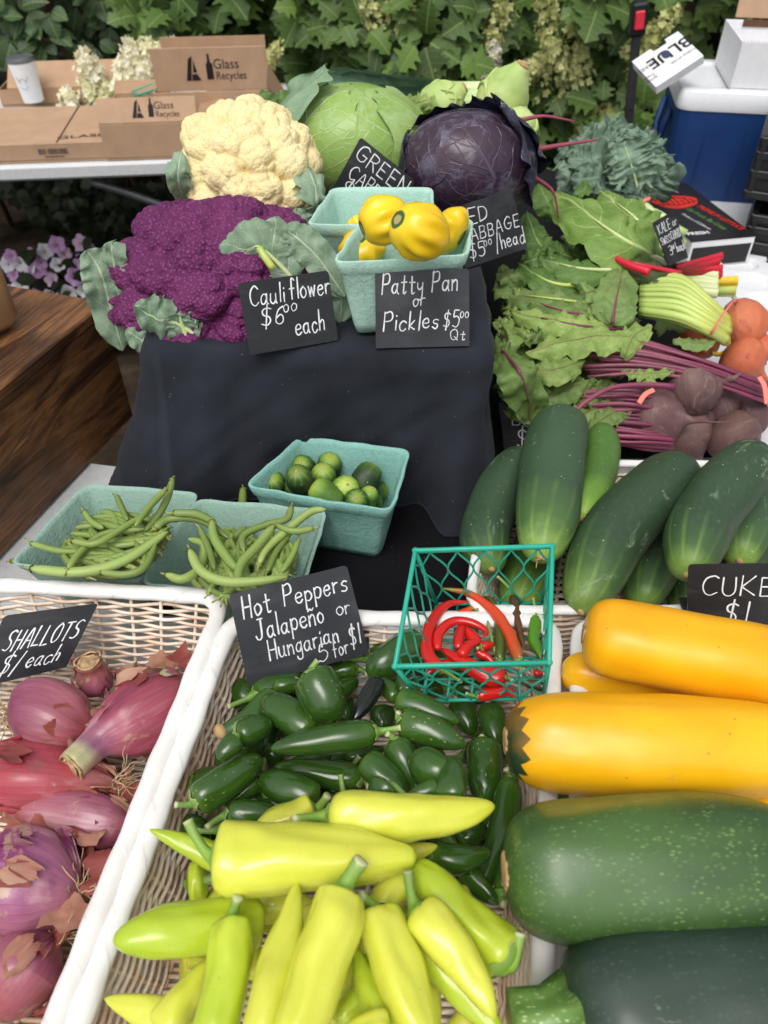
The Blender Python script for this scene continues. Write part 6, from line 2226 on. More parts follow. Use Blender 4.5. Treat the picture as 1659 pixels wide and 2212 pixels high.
# greens tucked behind the cauliflower and between the heads
gt, TM = bunch("leafy_greens", aty(560, 240, 1.35), "green leaves sticking out between the cream cauliflower and the cardboard box", "greens")
for k, (a_, t_) in enumerate([((600, 255), (545, 215)), ((600, 265), (540, 250)), ((610, 250), (560, 238)), ((640, 240), (575, 228))]):
    add_leaf(gt, TM, [aty(*a_, 1.33), aty((a_[0] + t_[0]) / 2, (a_[1] + t_[1]) / 2 - 5, 1.34), aty(*t_, 1.36)], .05, (.2, .3, 1), M_CHARDD, seed=k + 90, ruf=.12)
# ------------------------------------------------------------------ handwriting
GL = {
 'A': "0,0 3,10 6,0|1,4 5,4", 'B': "0,0 0,10|0,10 4,9.5 4.5,7 3,5.3 0,5|0,5 4,4.6 5,2.5 4,.4 0,0", 'C': "6,8.5 4,10 1,8.5 0,5 1,1.5 3.5,0 6,1.5",
 'D': "0,0 0,10|0,10 4,9 6,5.5 4.5,1.5 0,0", 'E': "5,10 0,10|0,10 0,0|0,0 5,0|0,5 4,5", 'G': "6,8.5 4,10 1,8.5 0,5 1,1.5 4,0 6,2 6,4.5|3.5,4.5 6.5,4.5",
 'H': "0,10 0,0|5.5,10 5.5,0|0,5 5.5,5", 'I': "1,10 1,0", 'J': "2,10 6,10|4.5,10 4.5,2 3,0 1,.5 0,2", 'K': "0,10 0,0|5.5,10 0,4.5|0,4.5 6,0", 'L': "0,10 0,0|0,0 5,0",
 'N': "0,0 0,10|0,10 5.5,0|5.5,0 5.5,10", 'O': "3,10 .5,8 0,5 .8,1.5 3,0 5.5,1.5 6,5 5.2,8.5 3,10", 'P': "0,0 .4,10|0,9.2 4,10 5.5,8 4.5,5.5 .3,4.8",
 'Q': "3,10 .5,8 0,5 .8,1.5 3,0 5.5,1.5 6,5 5.2,8.5 3,10|3.5,3 6.5,-.5", 'R': "0,0 0,10|0,10 4,9.5 4.8,7.5 3.5,5.4 0,5|2,5 5.5,0", 'S': "5.5,9 3.5,10 .8,8.8 1.2,6.3 4.3,4.5 5,2 3,0 0,1",
 'T': "0,10 6,10|3,10 3,0", 'U': "0,10 0,3 1.5,.3 4,.3 5.5,3 5.5,10", 'W': "0,10 1.6,0|1.6,0 3.4,7|3.4,7 5.2,0|5.2,0 7,10",
 'a': "4.2,4 2.5,5 .6,4 0,2 1,.2 2.8,.3 4.2,2.5|4.2,4.9 4.2,1 5.2,0", 'b': "0,10 0,0|0,3 2,5 4,4 4.2,1.8 2.5,0 0,.8", 'c': "4,4.2 2.4,5 .5,3.8 0,2 1,.2 2.6,0 4.2,1",
 'd': "4.3,4 2.5,5 .6,4 0,2 1,.2 3,.3 4.5,2.5|4.5,10 4.5,0", 'e': "0,2.6 4,3 3.6,4.6 2,5 .4,4 0,2 1,.2 3,0 4.4,1", 'f': "4.4,9 3.2,10 2,8.5 2,0|.2,5 4,5.2",
 'g': "4.2,4 2.5,5 .6,4 0,2 1,.4 2.8,.5 4.2,2.5|4.3,5 4.2,-2 3,-3.6 1,-3.2 .4,-2", 'h': "0,10 0,0|0,3 2,5 3.6,4.2 3.8,0", 'i': ".5,5 .5,0|.5,7 .7,7.6", 'k': "0,10 0,0|3.6,5 0,2.2|0,2.2 4,0",
 'l': ".5,10 .5,0", 'n': "0,5 0,0|0,3.2 2,5 3.7,4 3.9,0", 'o': "2.2,5 .4,4 0,2.2 1,.2 2.6,0 4.2,1.6 4.2,3.6 2.2,5", 'p': "0,5 0,-4|0,3.5 2,5 4,4 4.2,1.8 2.5,0 0,.8",
 'r': "0,5 .2,0|.1,3 1.6,4.8 3.4,4.6", 's': "3.6,4.4 2,5 .5,4 1,2.8 3,2.2 3.6,1 2,0 0,.6", 't': "1.8,8.5 1.8,.8 3,0 4,.6|0,5.4 3.8,5.6", 'u': "0,5 0,1.5 1.4,0 3,.5 4,2.5|4,5 4,.8 5,0",
 'w': "0,5 1.4,0|1.4,0 2.8,4.5|2.8,4.5 4.4,0|4.4,0 5.8,5", 'y': "0,5 .5,2.5 2.2,1.8 4,3|4.2,5 4,-2 2.6,-3.6 .6,-3", 'ñ': "0,5 0,0|0,3.2 2,5 3.7,4 3.9,0|0,7 1.2,7.8 2.6,7 4,7.8",
 '0': "2.2,8 .4,6 0,4 1,.6 2.6,0 4.2,2 4.2,6 2.2,8", '1': "2.2,10 1.4,0", '3': "0,9 2.5,10 4.5,8.2 3,5.5 1.5,5.2|1.5,5.2 4.5,4.5 4.5,1.5 2.5,0 0,1", '4': "3.5,10 0,4|0,4 5.5,4|4,6 4,0",
 '5': "5,10 1,10|1,10 .6,6 3,6.4 5,4.5 4.6,1.5 2.5,0 0,1", '6': "4.5,9.5 2,8 .3,4.5 .5,1.5 2.5,0 4.6,1.5 4.6,4 2.8,5.2 .6,3.5", '$': "5.5,8.6 3.5,9.6 .8,8.4 1.2,6 4.3,4.5 5,2 3,.4 0,1.4|3.6,11.5 2.4,-1.8",
 '/': "3.5,11 0,-1.5",
}
M_CHALK = plain("chalk_marker", C(236, 238, 240), .7, .2, 160, .08)
def board_mat(k=1.0):
    g = G("chalkboard", .42, .4)
    n = g.noise(14, 4, .6)
    sm = g.step(g.noise(9, 4, .65, vec=g.obj((1, 2.4, 1)), dist=.8), .5, .75)
    c = g.ramp(n, [(.3, C(34, 35, 38, k)), (.7, C(46, 47, 51, k))])
    g.col(g.mix(g.math('MULTIPLY', sm, .16), c, C(130, 130, 136)))
    g.inp(g.b, "Roughness", g.ramp(sm, [(0, .36), (1, .6)]))
    g.bump(g.noise(300, 2), .08, .0004)
    return g.m
M_BOARD, M_BOARDSKY = board_mat(), board_mat(2.3)  # second copy is lighter: sky reflection put into the board colour

def write(mb, text, s0, s1, base, cap, W_, H_, seed=0, rot=0.0, slant=0.12, weight=1.0):
    """lay the strokes between s0..s1 of the width with the baseline at `base` of the height (from the top)"""
    rg_ = np.random.default_rng(seed + len(text) * 7)
    adv = []; x = 0
    for ch_ in text:
        if ch_ == ' ':
            adv.append((x, 0)); x += 4; continue
        pts = [tuple(map(float, q.split(','))) for st in GL[ch_].split('|') for q in st.split()]
        w = max(q[0] for q in pts)
        adv.append((x, w)); x += w + 2.4
    tot = x - 2.4
    k = cap * H_ / 10
    kx = (s1 - s0) * W_ / tot
    x0 = s0 * W_; y0 = -base * H_
    ca, sa = math.cos(rot), math.sin(rot)
    lw = max(.0010, cap * H_ * .066) * weight
    for ch_, (ax, w) in zip(text, adv):
        if ch_ == ' ': continue
        dy = rg_.normal(0, .25); sc = rg_.uniform(.94, 1.06)
        for st in GL[ch_].split('|'):
            q = np.array([tuple(map(float, t.split(','))) for t in st.split()])
            q = q + rg_.normal(0, .12, q.shape)
            q = catmull(q, 6 if len(q) == 2 else 4 * len(q))
            px = (ax + q[:, 0] * sc + q[:, 1] * slant) * kx
            py = (q[:, 1] * sc + dy) * k
            X = x0 + px * ca - py * sa; Y = y0 + px * sa + py * ca
            Pp = np.stack([X, Y], 1)
            T = np.gradient(Pp, axis=0); T /= np.linalg.norm(T, axis=1)[:, None] + 1e-9
            Nn = np.stack([-T[:, 1], T[:, 0]], 1)
            n = len(Pp)
            ww = lw / 2 * (1 + .22 * np.sin(np.linspace(0, 5, n) + rg_.uniform(0, 6)))
            v = []; f = []
            for i in range(n):
                v += [(*(Pp[i] + Nn[i] * ww[i]), 0), (*(Pp[i] - Nn[i] * ww[i]), 0)]
            f = [(2 * i, 2 * i + 1, 2 * i + 3, 2 * i + 2) for i in range(n - 1)]
            for e in (0, n - 1):
                c0 = len(v); d = -T[0] if e == 0 else T[-1]
                arc = [Pp[e] + Nn[e] * ww[e] * math.cos(a) + d * ww[e] * math.sin(a) for a in np.linspace(0, PI, 6)]
                v += [(*a, 0) for a in arc]
                f.append(tuple(range(c0, c0 + 6)))
            mb.add(np.array(v) + np.array((0, 0, .0)), f)

def sign(bl, br, tl, tr, lean, lines, label, foot=True, seed=0):
    """bl, br: world points of the lower edge; tl, tr: photo positions of the upper corners; lean back in degrees"""
    bl, br = np.asarray(bl), np.asarray(br)
    b = br - bl; b /= np.linalg.norm(b)
    upv = np.array((0, math.sin(R(lean)), math.cos(R(lean))))
    upv = upv - b * np.dot(upv, b); upv /= np.linalg.norm(upv)
    nrm = np.cross(b, upv); nrm /= np.linalg.norm(nrm)
    def hit(u, v):
        d = ray(u, v)
        return CAMP + d * (np.dot(bl - CAMP, nrm) / np.dot(d, nrm))
    TL, TR = hit(*tl), hit(*tr)
    M = frame((bl + br + TL + TR) / 4, b, nrm)
    q = loc(M, [bl, br, TR, TL])[:, :2]
    W_ = (np.linalg.norm(q[1] - q[0]) + np.linalg.norm(q[2] - q[3])) / 2
    H_ = (np.linalg.norm(q[3] - q[0]) + np.linalg.norm(q[2] - q[1])) / 2
    def mp(P_):
        s = P_[:, 0] / W_; t = -P_[:, 1] / H_
        xy = (q[3] * (1 - s)[:, None] + q[2] * s[:, None]) * (1 - t)[:, None] + (q[0] * (1 - s)[:, None] + q[1] * s[:, None]) * t[:, None]
        return xy
    # rounded outline
    out = []
    rr = .004
    for cx, cy, a0 in ((rr, -rr, PI), (W_ - rr, -rr, PI / 2), (W_ - .0005, -H_ + .0005, 0), (.0005, -H_ + .0005, -PI / 2)):
        r_ = rr if cy > -H_ / 2 else .0005
        for a in np.linspace(a0, a0 - PI / 2, 5):
            out.append((cx + r_ * math.cos(a), cy + r_ * math.sin(a)))
    o2 = mp(np.array(out)); n = len(o2)
    th = .0011
    v = np.vstack([np.c_[o2, np.full(n, th / 2)], np.c_[o2, np.full(n, -th / 2)]])
    f = [tuple(range(n))[::-1], tuple(range(n, 2 * n))] + [(i, (i + 1) % n, n + (i + 1) % n, n + i) for i in range(n)]
    mb = MB(); mb.add(v, f)
    if foot:
        # the lower part is folded back as a stand
        bk = loc(M, [bl, br, br + np.array((0, .032, 0)) - b * .0, bl + np.array((0, .032, 0))])
        v2 = np.vstack([bk + (0, 0, -.0006), bk + np.array(M.to_3x3().inverted() @ Vector((0, 0, .0012)))])
        mb.add(v2, [(0, 1, 2, 3), (7, 6, 5, 4), (0, 4, 5, 1), (1, 5, 6, 2), (2, 6, 7, 3), (3, 7, 4, 0)])
    o = mb.build("price_sign", M_BOARDSKY if seed in (1, 5) else M_BOARD, M=M, smooth=False)  # two signs take the board with sky sheen in its colour
    tag(o, label, "sign", "black chalk price signs on the stall")
    L = MB()
    for k, ln in enumerate(lines):
        write(L, *ln[:5], W_, H_, seed * 13 + k, *(ln[5:] if len(ln) > 5 else ()))
    for i in range(len(L.v)):
        P_ = L.v[i]
        L.v[i] = np.c_[mp(P_[:, :2]), np.full(len(P_), th / 2 + .00035)]
    L.build("lettering", M_CHALK, o, smooth=False)
    return o

zs = RISER_Z + .003
sign(at(812, 752, zs), at(1014, 747, zs), (810, 587), (1013, 580), 14, [("Patty", .07, .50, .29, .26), ("Pan", .60, .87, .27, .26), ("or", .40, .52, .45, .19), ("Pickles", .08, .66, .76, .25), ("$5", .72, .88, .74, .21), ("00", .90, .985, .62, .10), ("Qt", .79, .95, .91, .14)], "black chalk sign reading Patty Pan or Pickles", seed=1)
sign(at(540, 767, zs), at(730, 735, zs), (513, 612), (709, 584), 18, [("Cauli", .10, .47, .33, .26), ("flower", .53, .98, .32, .28), ("$6", .18, .42, .63, .26), ("00", .44, .58, .48, .14), ("each", .54, .86, .82, .28)], "black chalk sign reading Cauliflower in front of the purple head", seed=2)
sign(at(1006, 580, zs), at(1139, 536, zs), (970, 452), (1105, 409), 22, [("RED", .06, .52, .33, .24), ("CABBAGE", .05, .97, .60, .21), ("$5", .10, .33, .88, .24), ("00", .35, .47, .74, .12), ("/head", .52, .98, .88, .26)], "black chalk sign reading Red Cabbage leaning on the red cabbage", seed=3)
sign(aty(712, 420, 1.125), aty(840, 520, 1.10), (779, 296), (896, 390), 10, [("GREEN", .06, .92, .30, .24), ("CABBAGE", .10, 1.0, .60, .21), ("$6", .10, .36, .90, .26), ("00", .42, .56, .76, .14)], "tilted black chalk sign reading Green Cabbage", foot=True, seed=4)
sign(at(536, 1483, .080), at(797, 1410, .080), (494, 1285), (749, 1221), 24, [("Hot", .08, .30, .27, .24), ("Peppers", .42, .95, .26, .22), ("Jalapeño", .14, .70, .53, .23), ("or", .82, .93, .50, .17), ("Hungarian", .21, .78, .78, .21), ("5", .59, .66, .95, .19), ("for", .71, .84, .93, .19), ("$1", .87, .96, .86, .22)], "black chalk sign reading Hot Peppers beside the green lattice basket", seed=5)
sign(at(-62, 1490, .062), at(143, 1441, .062), (9, 1330), (213, 1303), 30, [("SHALLOTS", .15, .93, .52, .28), ("$/", .22, .42, .88, .28), ("each", .50, .84, .86, .26)], "black chalk sign reading Shallots at the left edge", seed=6)
sign(at(1484, 1345, .118), at(1716, 1350, .118), (1487, 1219), (1712, 1216), 16, [("CUKES", .13, .97, .51, .31), ("$1", .34, .56, .98, .36)], "black chalk sign reading Cukes behind the yellow zucchini", seed=7)
sign(at(1091, 985, .02), at(1226, 985, .02), (1077, 868), (1209, 880), 18, [("Beets", .18, .95, .40, .26), ("$4", .22, .55, .82, .34), ("00", .58, .82, .62, .16)], "black chalk sign for the beets half hidden by a leaf and a cucumber", seed=8)
sign(aty(1444, 574, 1.13), aty(1486, 556, 1.16), (1409, 482), (1457, 454), 18, [("KALE", .10, .62, .28, .20), ("or", .74, .92, .26, .16), ("SWISS", .04, .48, .52, .15), ("CHARD", .52, .97, .51, .17), ("3", .22, .36, .80, .20), ("00", .38, .50, .70, .10), ("bunch", .58, .97, .80, .20)], "small black chalk sign reading Kale or Swiss Chard", seed=9)

# ------------------------------------------------------------------ printed text
def print_text(parent, text, M, size, mat, xs=1.0, bold=0.0):
    cu = bpy.data.curves.new("print", 'FONT')
    cu.body = text; cu.size = size; cu.offset = bold
    cu.align_x = 'CENTER'; cu.align_y = 'CENTER'
    t = bpy.data.objects.new("print", cu)
    COL.objects.link(t)
    dg = bpy.context.evaluated_depsgraph_get()
    me = bpy.data.meshes.new_from_object(t.evaluated_get(dg))
    bpy.data.objects.remove(t)
    me.transform(Matrix.Diagonal((xs, 1, 1, 1)))
    me.transform(M)
    me.materials.clear(); me.materials.append(mat)
    o = bpy.data.objects.new("print", me)
    COL.objects.link(o)
    o.parent = parent
    return o

# ------------------------------------------------------------------ tray and cartons on the right
_t = [at(1556, 571, .012), at(1800, 571, .012), at(1800, 668, .012), at(1575, 668, .012)]
def tray():
    c = (at(1560, 575, .012) + at(1560, 575, .012)) / 2 + np.array((.17, -.07, 0))
    M = frame(c, (1, -.03, 0))
    mb = MB()
    W2, D2 = .36, .26
    nx, ny = 91, 66
    xs = np.linspace(-W2 / 2, W2 / 2, nx); ys = np.linspace(-D2 / 2, D2 / 2, ny)
    X, Y = np.meshgrid(xs, ys, indexing='ij')
    Z = np.zeros_like(X)
    for ix in range(4):
        for iy in range(3):
            cx, cy = -W2 / 2 + .05 + ix * .088, D2 / 2 - .045 - iy * .085
            d = np.hypot(X - cx, Y - cy)
            Z -= .009 * np.clip((.036 - d) / .004, 0, 1)
    mb.grid(np.stack([X, Y, Z], -1))
    mb.box((0, 0, -.0105), (W2, D2, .002))
    for sy in (-1, 1):
        mb.box((0, sy * (D2 / 2 + .0005), -.005), (W2 + .004, .003, .011), bev=.001)
    for sx in (-1, 1):
        mb.box((sx * (W2 / 2 + .0005), 0, -.005), (.003, D2, .011), bev=.001)
    o = mb.build("cup_tray", M_WHITEP, M=M, smooth=40)
    tag(o, "white plastic tray with round hollows beside the golden beets", "tray")
tray()

def prism(name, mb, c, size, ax, mat, M=None):
    pass

def carton_box(name, label, corner, ex, ey, size, mat, cat, open_top=True, th=.004, group=None):
    """open box; corner = front left bottom point, ex along the front, ey to the back"""
    ex = np.array(ex, float); ex /= np.linalg.norm(ex)
    ey = np.array(ey, float) - ex * np.dot(ey, ex); ey /= np.linalg.norm(ey)
    M = frame(np.asarray(corner), ex, np.cross(ex, ey))
    w, d, h = size
    mb = MB()
    mb.box((w / 2, d / 2, th / 2), (w - .001, d - .001, th), bev=.0008)
    mb.box((w / 2, th / 2, h / 2 + th), (w, th, h - th), bev=.0008)
    mb.box((w / 2, d - th / 2, h / 2 + th), (w, th, h - th), bev=.0008)
    mb.box((th / 2, d / 2, h / 2 + th), (th, d - 2 * th - .001, h - th), bev=.0008)
    mb.box((w - th / 2, d / 2, h / 2 + th), (th, d - 2 * th - .001, h - th), bev=.0008)
    if not open_top:
        mb.box((w / 2, d / 2, h + th * 1.05), (w, d, th), bev=.0008)
    o = mb.build(name, mat, M=M, smooth=False)
    tag(o, label, cat, group)
    return o, M

def flap(root, hinge, L, depth, ang, mat, axis='x', th=.0035, name="flap"):
    """panel hinged at `hinge` (local), running along local x or y, swung up by ang degrees from the outward horizontal"""
    mb = MB()
    a = R(ang)
    if axis == 'x':
        M = Matrix(((1, 0, 0), (0, math.cos(a), -math.sin(a)), (0, math.sin(a), math.cos(a)))).to_4x4()
        M.translation = Vector(hinge)
        mb.box((L / 2, depth / 2, 0), (L, depth, th), M=M, bev=.001)
    else:
        M = Matrix(((math.cos(a), 0, -math.sin(a)), (0, 1, 0), (math.sin(a), 0, math.cos(a)))).to_4x4()
        M.translation = Vector(hinge)
        mb.box((depth / 2, L / 2, 0), (depth, L, th), M=M, bev=.001)
    return mb.build(name, mat, root, smooth=False), M

# back table
BT_A, BT_B = at(0, 357, 0), at(380, 343, 0)
BE = BT_B - BT_A; BE /= np.linalg.norm(BE); BD = np.array((-BE[1], BE[0], 0))
def back_table():
    c = BT_A + BE * .0 + BD * .36
    M = frame(c, BE)
    mb = MB(); mb.box((-.1, 0, -.021), (1.75, .74, .040), bev=.007)
    o = mb.build("folding_table", M_TABLE, M=M, smooth=False)
    tag(o, "grey white folding table carrying the cardboard boxes at the back", "table")
    b = MB(); pts = loc(M, [aty(196, 392, 2.2), aty(300, 425, 2.22), aty(420, 470, 2.24)])
    b.tube(catmull(pts, 8), .011, 10); b.build("leg_brace", M_STEEL, o)
    for sx in (-.85, .68):
        for sy in (-.3, .3):
            l = MB(); l.tube([(sx, sy, -.04), (sx, sy, -.739)], .013, 8); l.build("leg", M_STEEL, o)
back_table()

def r1(x, y):
    return x * .36, y * .36
def glass_logo(root, M, w, ink):
    """triangle mark, bottle mark and two words on a flap; M maps flap plane (x right, y up) to the root"""
    k = w
    mb = MB()
    def poly(pts):
        mb.add(np.array([(x * k, y * k, 0) for x, y in pts]), [tuple(range(len(pts)))])
    poly([(-.40, -.13), (-.335, -.13), (-.29, .17), (-.345, .13)])
    poly([(-.325, -.13), (-.20, -.13), (-.245, -.05), (-.312, -.05)])
    poly([(-.29, .03), (-.278, .12), (-.245, -.03), (-.30, -.03)])
    poly([(-.12, -.12), (-.03, -.12), (-.03, .06), (-.06, .10), (-.065, .19), (-.09, .19), (-.095, .10), (-.12, .06)])
    mb.v = [np.c_[q @ np.array(M.to_3x3()).T + np.array(M.translation)] for q in mb.v]
    o = mb.build("logo", ink, root, smooth=False)
    print_text(root, "Glass", M @ Matrix.Translation((.150 * k, .06 * k, 0)), .17 * k, ink, .95)
    print_text(root, "Recycles", M @ Matrix.Translation((.205 * k, -.08 * k, 0)), .14 * k, ink, .85)

def cardboard_boxes():
    grp = "cardboard boxes on the folding table"
    # rear open box
    c0 = aty(346, 300, 2.30); c0[2] = .004; c0 = c0 + BD * .02
    o, M = carton_box("cardboard_box", "cardboard box at the back with two raised flaps beside the cauliflower", c0, BE, BD, (.31, .30, .118), M_CARD, "box", group=grp)
    f, Mf = flap(o, (.012, .002, .122), .30, .105, 92, M_CARD, 'x')
    Mt = Mf @ Matrix.Translation((.16, .06, -.0025)) @ Matrix.Rotation(0, 4, 'X')
    # logo faces the viewer: use the flap's front side
    glass_logo(f, Mf @ Matrix.Translation((.165, .052, .0)) @ Matrix.Diagonal((1, 1, 1, 1)) @ Matrix.Translation((0, 0, .0025)), .24, M_INK) if False else glass_logo(f, Mf @ Matrix.Translation((.165, .052, -.0026)), .20, M_INK) if False else glass_logo(f, Mf @ Matrix.Translation((.165, .052, .0026)), .20, M_INK)
    flap(o, (.0, .298, .122), .31, .070, 84, M_CARDIN, 'x')
    flap(o, (.308, .0, .122), .30, .09, -60, M_CARDIN, 'y')
    # front right box, logo flap towards the viewer
    c1 = at(*r1(640, 966), .001)
    o, M = carton_box("cardboard_box", "open cardboard box in front with its printed flap raised, holding papers", c1, BE, BD, (.255, .28, .088), M_CARD, "box", group=grp)
    f, Mf = flap(o, (.0, .002, .091), .255, .062, 58, M_CARD, 'x')
    glass_logo(f, Mf @ Matrix.Translation((.15, .031, .0026)), .15, M_INK)
    flap(o, (.254, .0, .091), .28, .07, 12, M_CARDIN, 'y')
    flap(o, (.002, .276, .091), .25, .05, 30, M_CARDIN, 'x')
    # left closed box
    c2 = at(*r1(-330, 996), .001)
    o, M = carton_box("cardboard_box", "flat closed cardboard box printed with GLASS and a barcode", c2, BE, BD, (.455, .34, .040), M_CARD, "box", open_top=False, group=grp)
    print_text(o, "GLASS", M.inverted() @ M @ Matrix.Translation((.355, .05, .0475)) @ Matrix.Rotation(.12, 4, 'Z'), .034, M_INK, 1.3)
    print_text(o, "FOR RECYCLING", Matrix.Translation((.425, .05, .0475)), .010, M_INK, 1.0)
    bc = MB()
    for i in range(22):
        if random.random() < .8:
            bc.box((.250 + i * .0035, -.0006, .027), (.0012 + .0014 * random.random(), .0008, .014))
    bc.box((.288, -.0006, .014), (.05, .0008, .003))
    bc.build("barcode", plain("faded_ink", C(96, 78, 70), .8), o, smooth=False)
    tp = MB()
    tp.box((.30, .17, .0478), (.003, .33, .001)); tp.build("top_seam", plain("seam_gap", C(70, 52, 40), .9), o, smooth=False)
    # left half open lid behind
    c3 = at(*r1(-120, 800), .001) + BD * .26
    o, M = carton_box("cardboard_box", "cardboard box behind the closed one with its long flap tilted up", c3, BE, BD, (.40, .26, .046), M_CARDIN, "box", group=grp)
    flap(o, (.03, .002, .050), .37, .10, 34, M_CARD, 'x')
    # papers in the open box
    p = at(*r1(1180, 600), .090)
    mb = MB(); mb.box((0, 0, 0), (.15, .20, .012), bev=.003)
    o = mb.build("paper_sheets", M_WHITE, M=frame(p + BD * .05, BE + BD * .15, (-.1, 0, 1)), smooth=False)
    tag(o, "white papers lying in the open cardboard box", "papers")
    # small green basket in the box
    zt = .20
    q = [aty(*r1(800, 545), 2.42), aty(*r1(1030, 458), 2.50), aty(*r1(1050, 560), 2.38), aty(*r1(815, 600), 2.30)]
    rim = [aty(*r1(795, 550), 2.44), aty(*r1(1035, 460), 2.50), aty(*r1(1050, 500), 2.40), aty(*r1(815, 575), 2.34)]
    berry_basket(rim, [r + (s - r) * .12 + np.array((0, 0, -.055)) for r, s in zip(rim, [np.mean(rim, 0)] * 4)], "empty green plastic lattice basket on the cardboard boxes", 5, .0012)
    # tumbler
    p = at(*r1(205, 600), .075) ; p = aty(*r1(205, 605), 2.62)
    mb = MB()
    prof = [(0, .030), (.004, .031), (.06, .035), (.108, .040)]
    mb.tube([(0, 0, z) for z, _ in prof], [r_ for _, r_ in prof], 30)
    o = mb.build("tumbler", M_WHITEP, M=Matrix.Translation(p) @ Matrix.Rotation(R(-3), 4, 'Y'), smooth=50)
    tag(o, "white tumbler with a steel rim behind the cardboard boxes", "cup")
    l = MB(); l.tube([(0, 0, .1085), (0, 0, .116), (0, 0, .122)], [.0405, .0408, .039], 30); l.build("lid", M_STEEL, o, smooth=50)
    e = MB()
    for k in range(2):
        a = np.linspace(.5, 2.6, 12) if k == 0 else np.linspace(3.6, 5.8, 12)
        e.tube([(.014 * math.cos(t) + 0, -.0367 - .0004, .055 + .014 * math.sin(t)) for t in a], .0006, 4)
    e.tube([(-.018, -.0345, .075), (-.008, -.037, .058)], .0008, 4); e.tube([(.018, -.0345, .075), (.008, -.037, .058)], .0008, 4)
    e.build("emblem", M_STEEL, o)
cardboard_boxes()

# ------------------------------------------------------------------ cooler, cartons and crates
def cooler():
    y0 = 1.90
    bl = aty(1421, 437, y0)
    z0 = bl[2]
    W2, D2 = .50, .30
    top = aty(1421, 238, y0)[2]
    H = top - z0
    ex_ = np.array((.985, -.17, 0)); ey_ = np.array((.17, .985, 0))
    M = frame(bl + ex_ * (W2 / 2 - .002) + ey_ * D2 / 2 + np.array((0, 0, H / 2)), ex_)
    mb = MB()
    n = 4
    c4 = [np.array((-W2 / 2, D2 / 2, 0)), np.array((W2 / 2, D2 / 2, 0)), np.array((W2 / 2, -D2 / 2, 0)), np.array((-W2 / 2, -D2 / 2, 0))]
    pth, per = round_quad(c4, .035, .006, 7)
    rows = []
    for f, k in ((-.5, .90), (-.5, .955), (-.47, .965), (.40, .997), (.44, 1.0), (.5, 1.0)):
        q = pth * np.array((k, k, 0)); q[:, 2] = f * H
        rows.append(q)
    mb.grid(np.array(rows), closed=True)
    mb.add(np.vstack([rows[0], [[0, 0, -H / 2]]]), [((j + 1) % len(pth), j, len(pth)) for j in range(len(pth))])
    o = mb.build("cooler", M_BLUE, M=M, smooth=50)
    tag(o, "blue picnic cooler with a white lid behind the kale", "cooler")
    ld = MB(); rows = []
    lh = .040
    for z, k in ((0, 1.0), (.0, 1.018), (.006, 1.03), (lh * .7, 1.02), (lh * .95, 1.0), (lh, .975), (lh, .80), (lh - .004, .78), (lh - .004, .0)):
        q = pth * np.array((k, k, 0)); q[:, 2] = H / 2 + .0005 + z; rows.append(q)
    ld.grid(np.array(rows), closed=True); ld.build("lid", M_WHITEP, o, smooth=45)
    rb_ = MB()
    for k in range(5):
        x = -W2 / 2 + .07 + k * .085
        rb_.box((x, -D2 / 2 - .0003, -.01), (.003, .003, H * .8), bev=.001)
    rb_.build("rib", M_BLUE, o, smooth=False)
    hd = MB(); hd.tube([(-W2 / 2 - .004, -.06, .08), (-W2 / 2 - .014, -.05, .02), (-W2 / 2 - .016, 0, -.01), (-W2 / 2 - .014, .05, .02), (-W2 / 2 - .004, .06, .08)], .008, 8); hd.build("handle", M_BLUE, o)
    lt = H / 2 + .0405
    # white fruit carton on the lid, open towards the back
    c0 = np.array(M @ Vector((-.150, -.135, lt)))
    o2, M2 = carton_box("fruit_carton", "open white fruit carton standing on the blue cooler's lid", c0, (.985, -.17, 0), (.17, .985, 0), (.30, .24, .092), M_WHITE, "box")
    th = MB()
    for i in range(40):
        th.box((.004 + i * .0075, .002, .0945), (.0045, .004, .004))
    th.build("perforated_edge", M_WHITE, o2, smooth=False)
    f, _ = flap(o2, (.02, .24, .098), .28, .17, 78, M_CARD, 'x')
    sl = MB(); sl.box((.09, .2345, .088), (.10, .003, .014)); sl.build("hand_slot", plain("slot_shadow", C(92, 62, 42), .9), o2, smooth=False)
    gr_ = MB()
    for i in range(14):
        gr_.blob((.19 + random.gauss(0, .008), -.0008, .05 + random.gauss(0, .016)), random.uniform(.0015, .004), 6, 4, (1, .15, 1))
    gr_.build("smudge_print", plain("grey_print", C(176, 178, 184), .8), o2)
    # blueberry lid tilted, printed upside down
    tl, tr, br_, bl_ = aty(1405, 152, 1.93), aty(1497, 62, 1.95), aty(1520, 122, 1.90), aty(1417, 190, 1.88)
    ex = tr - tl; ex = (br_ - bl_)
    W3 = np.linalg.norm(br_ - bl_); H3 = np.linalg.norm(tl - bl_)
    up_ = tl - bl_; up_ = up_ - ex * np.dot(up_, ex) / np.dot(ex, ex)
    M3 = frame(bl_, ex, np.cross(ex, up_))
    mb = MB()
    H3 = .105
    pts = [(0, 0), (W3, 0), (W3 * .99, H3 * .98), (W3 * .72, H3), (W3 * .70, H3 * .88), (W3 * .42, H3 * .88), (W3 * .40, H3), (0, H3)]
    n = len(pts)
    v = [(x, y, .002) for x, y in pts] + [(x, y, -.002) for x, y in pts]
    mb.add(v, [tuple(range(n)), tuple(range(n, 2 * n))[::-1]] + [(i, n + i, n + (i + 1) % n, (i + 1) % n) for i in range(n)])
    o3 = mb.build("fruit_carton", M_WHITE, M=M3, smooth=False)
    tag(o3, "white blueberry carton tipped over with its printing upside down", "box")
    bx = MB(); bx.box((W3 / 2, .002, -.010), (W3, .004, .015)); bx.box((W3 - .002, H3 * .45, -.010), (.004, H3 * .88, .014)); bx.box((.002, H3 / 2, -.010), (.004, H3 - .006, .014))
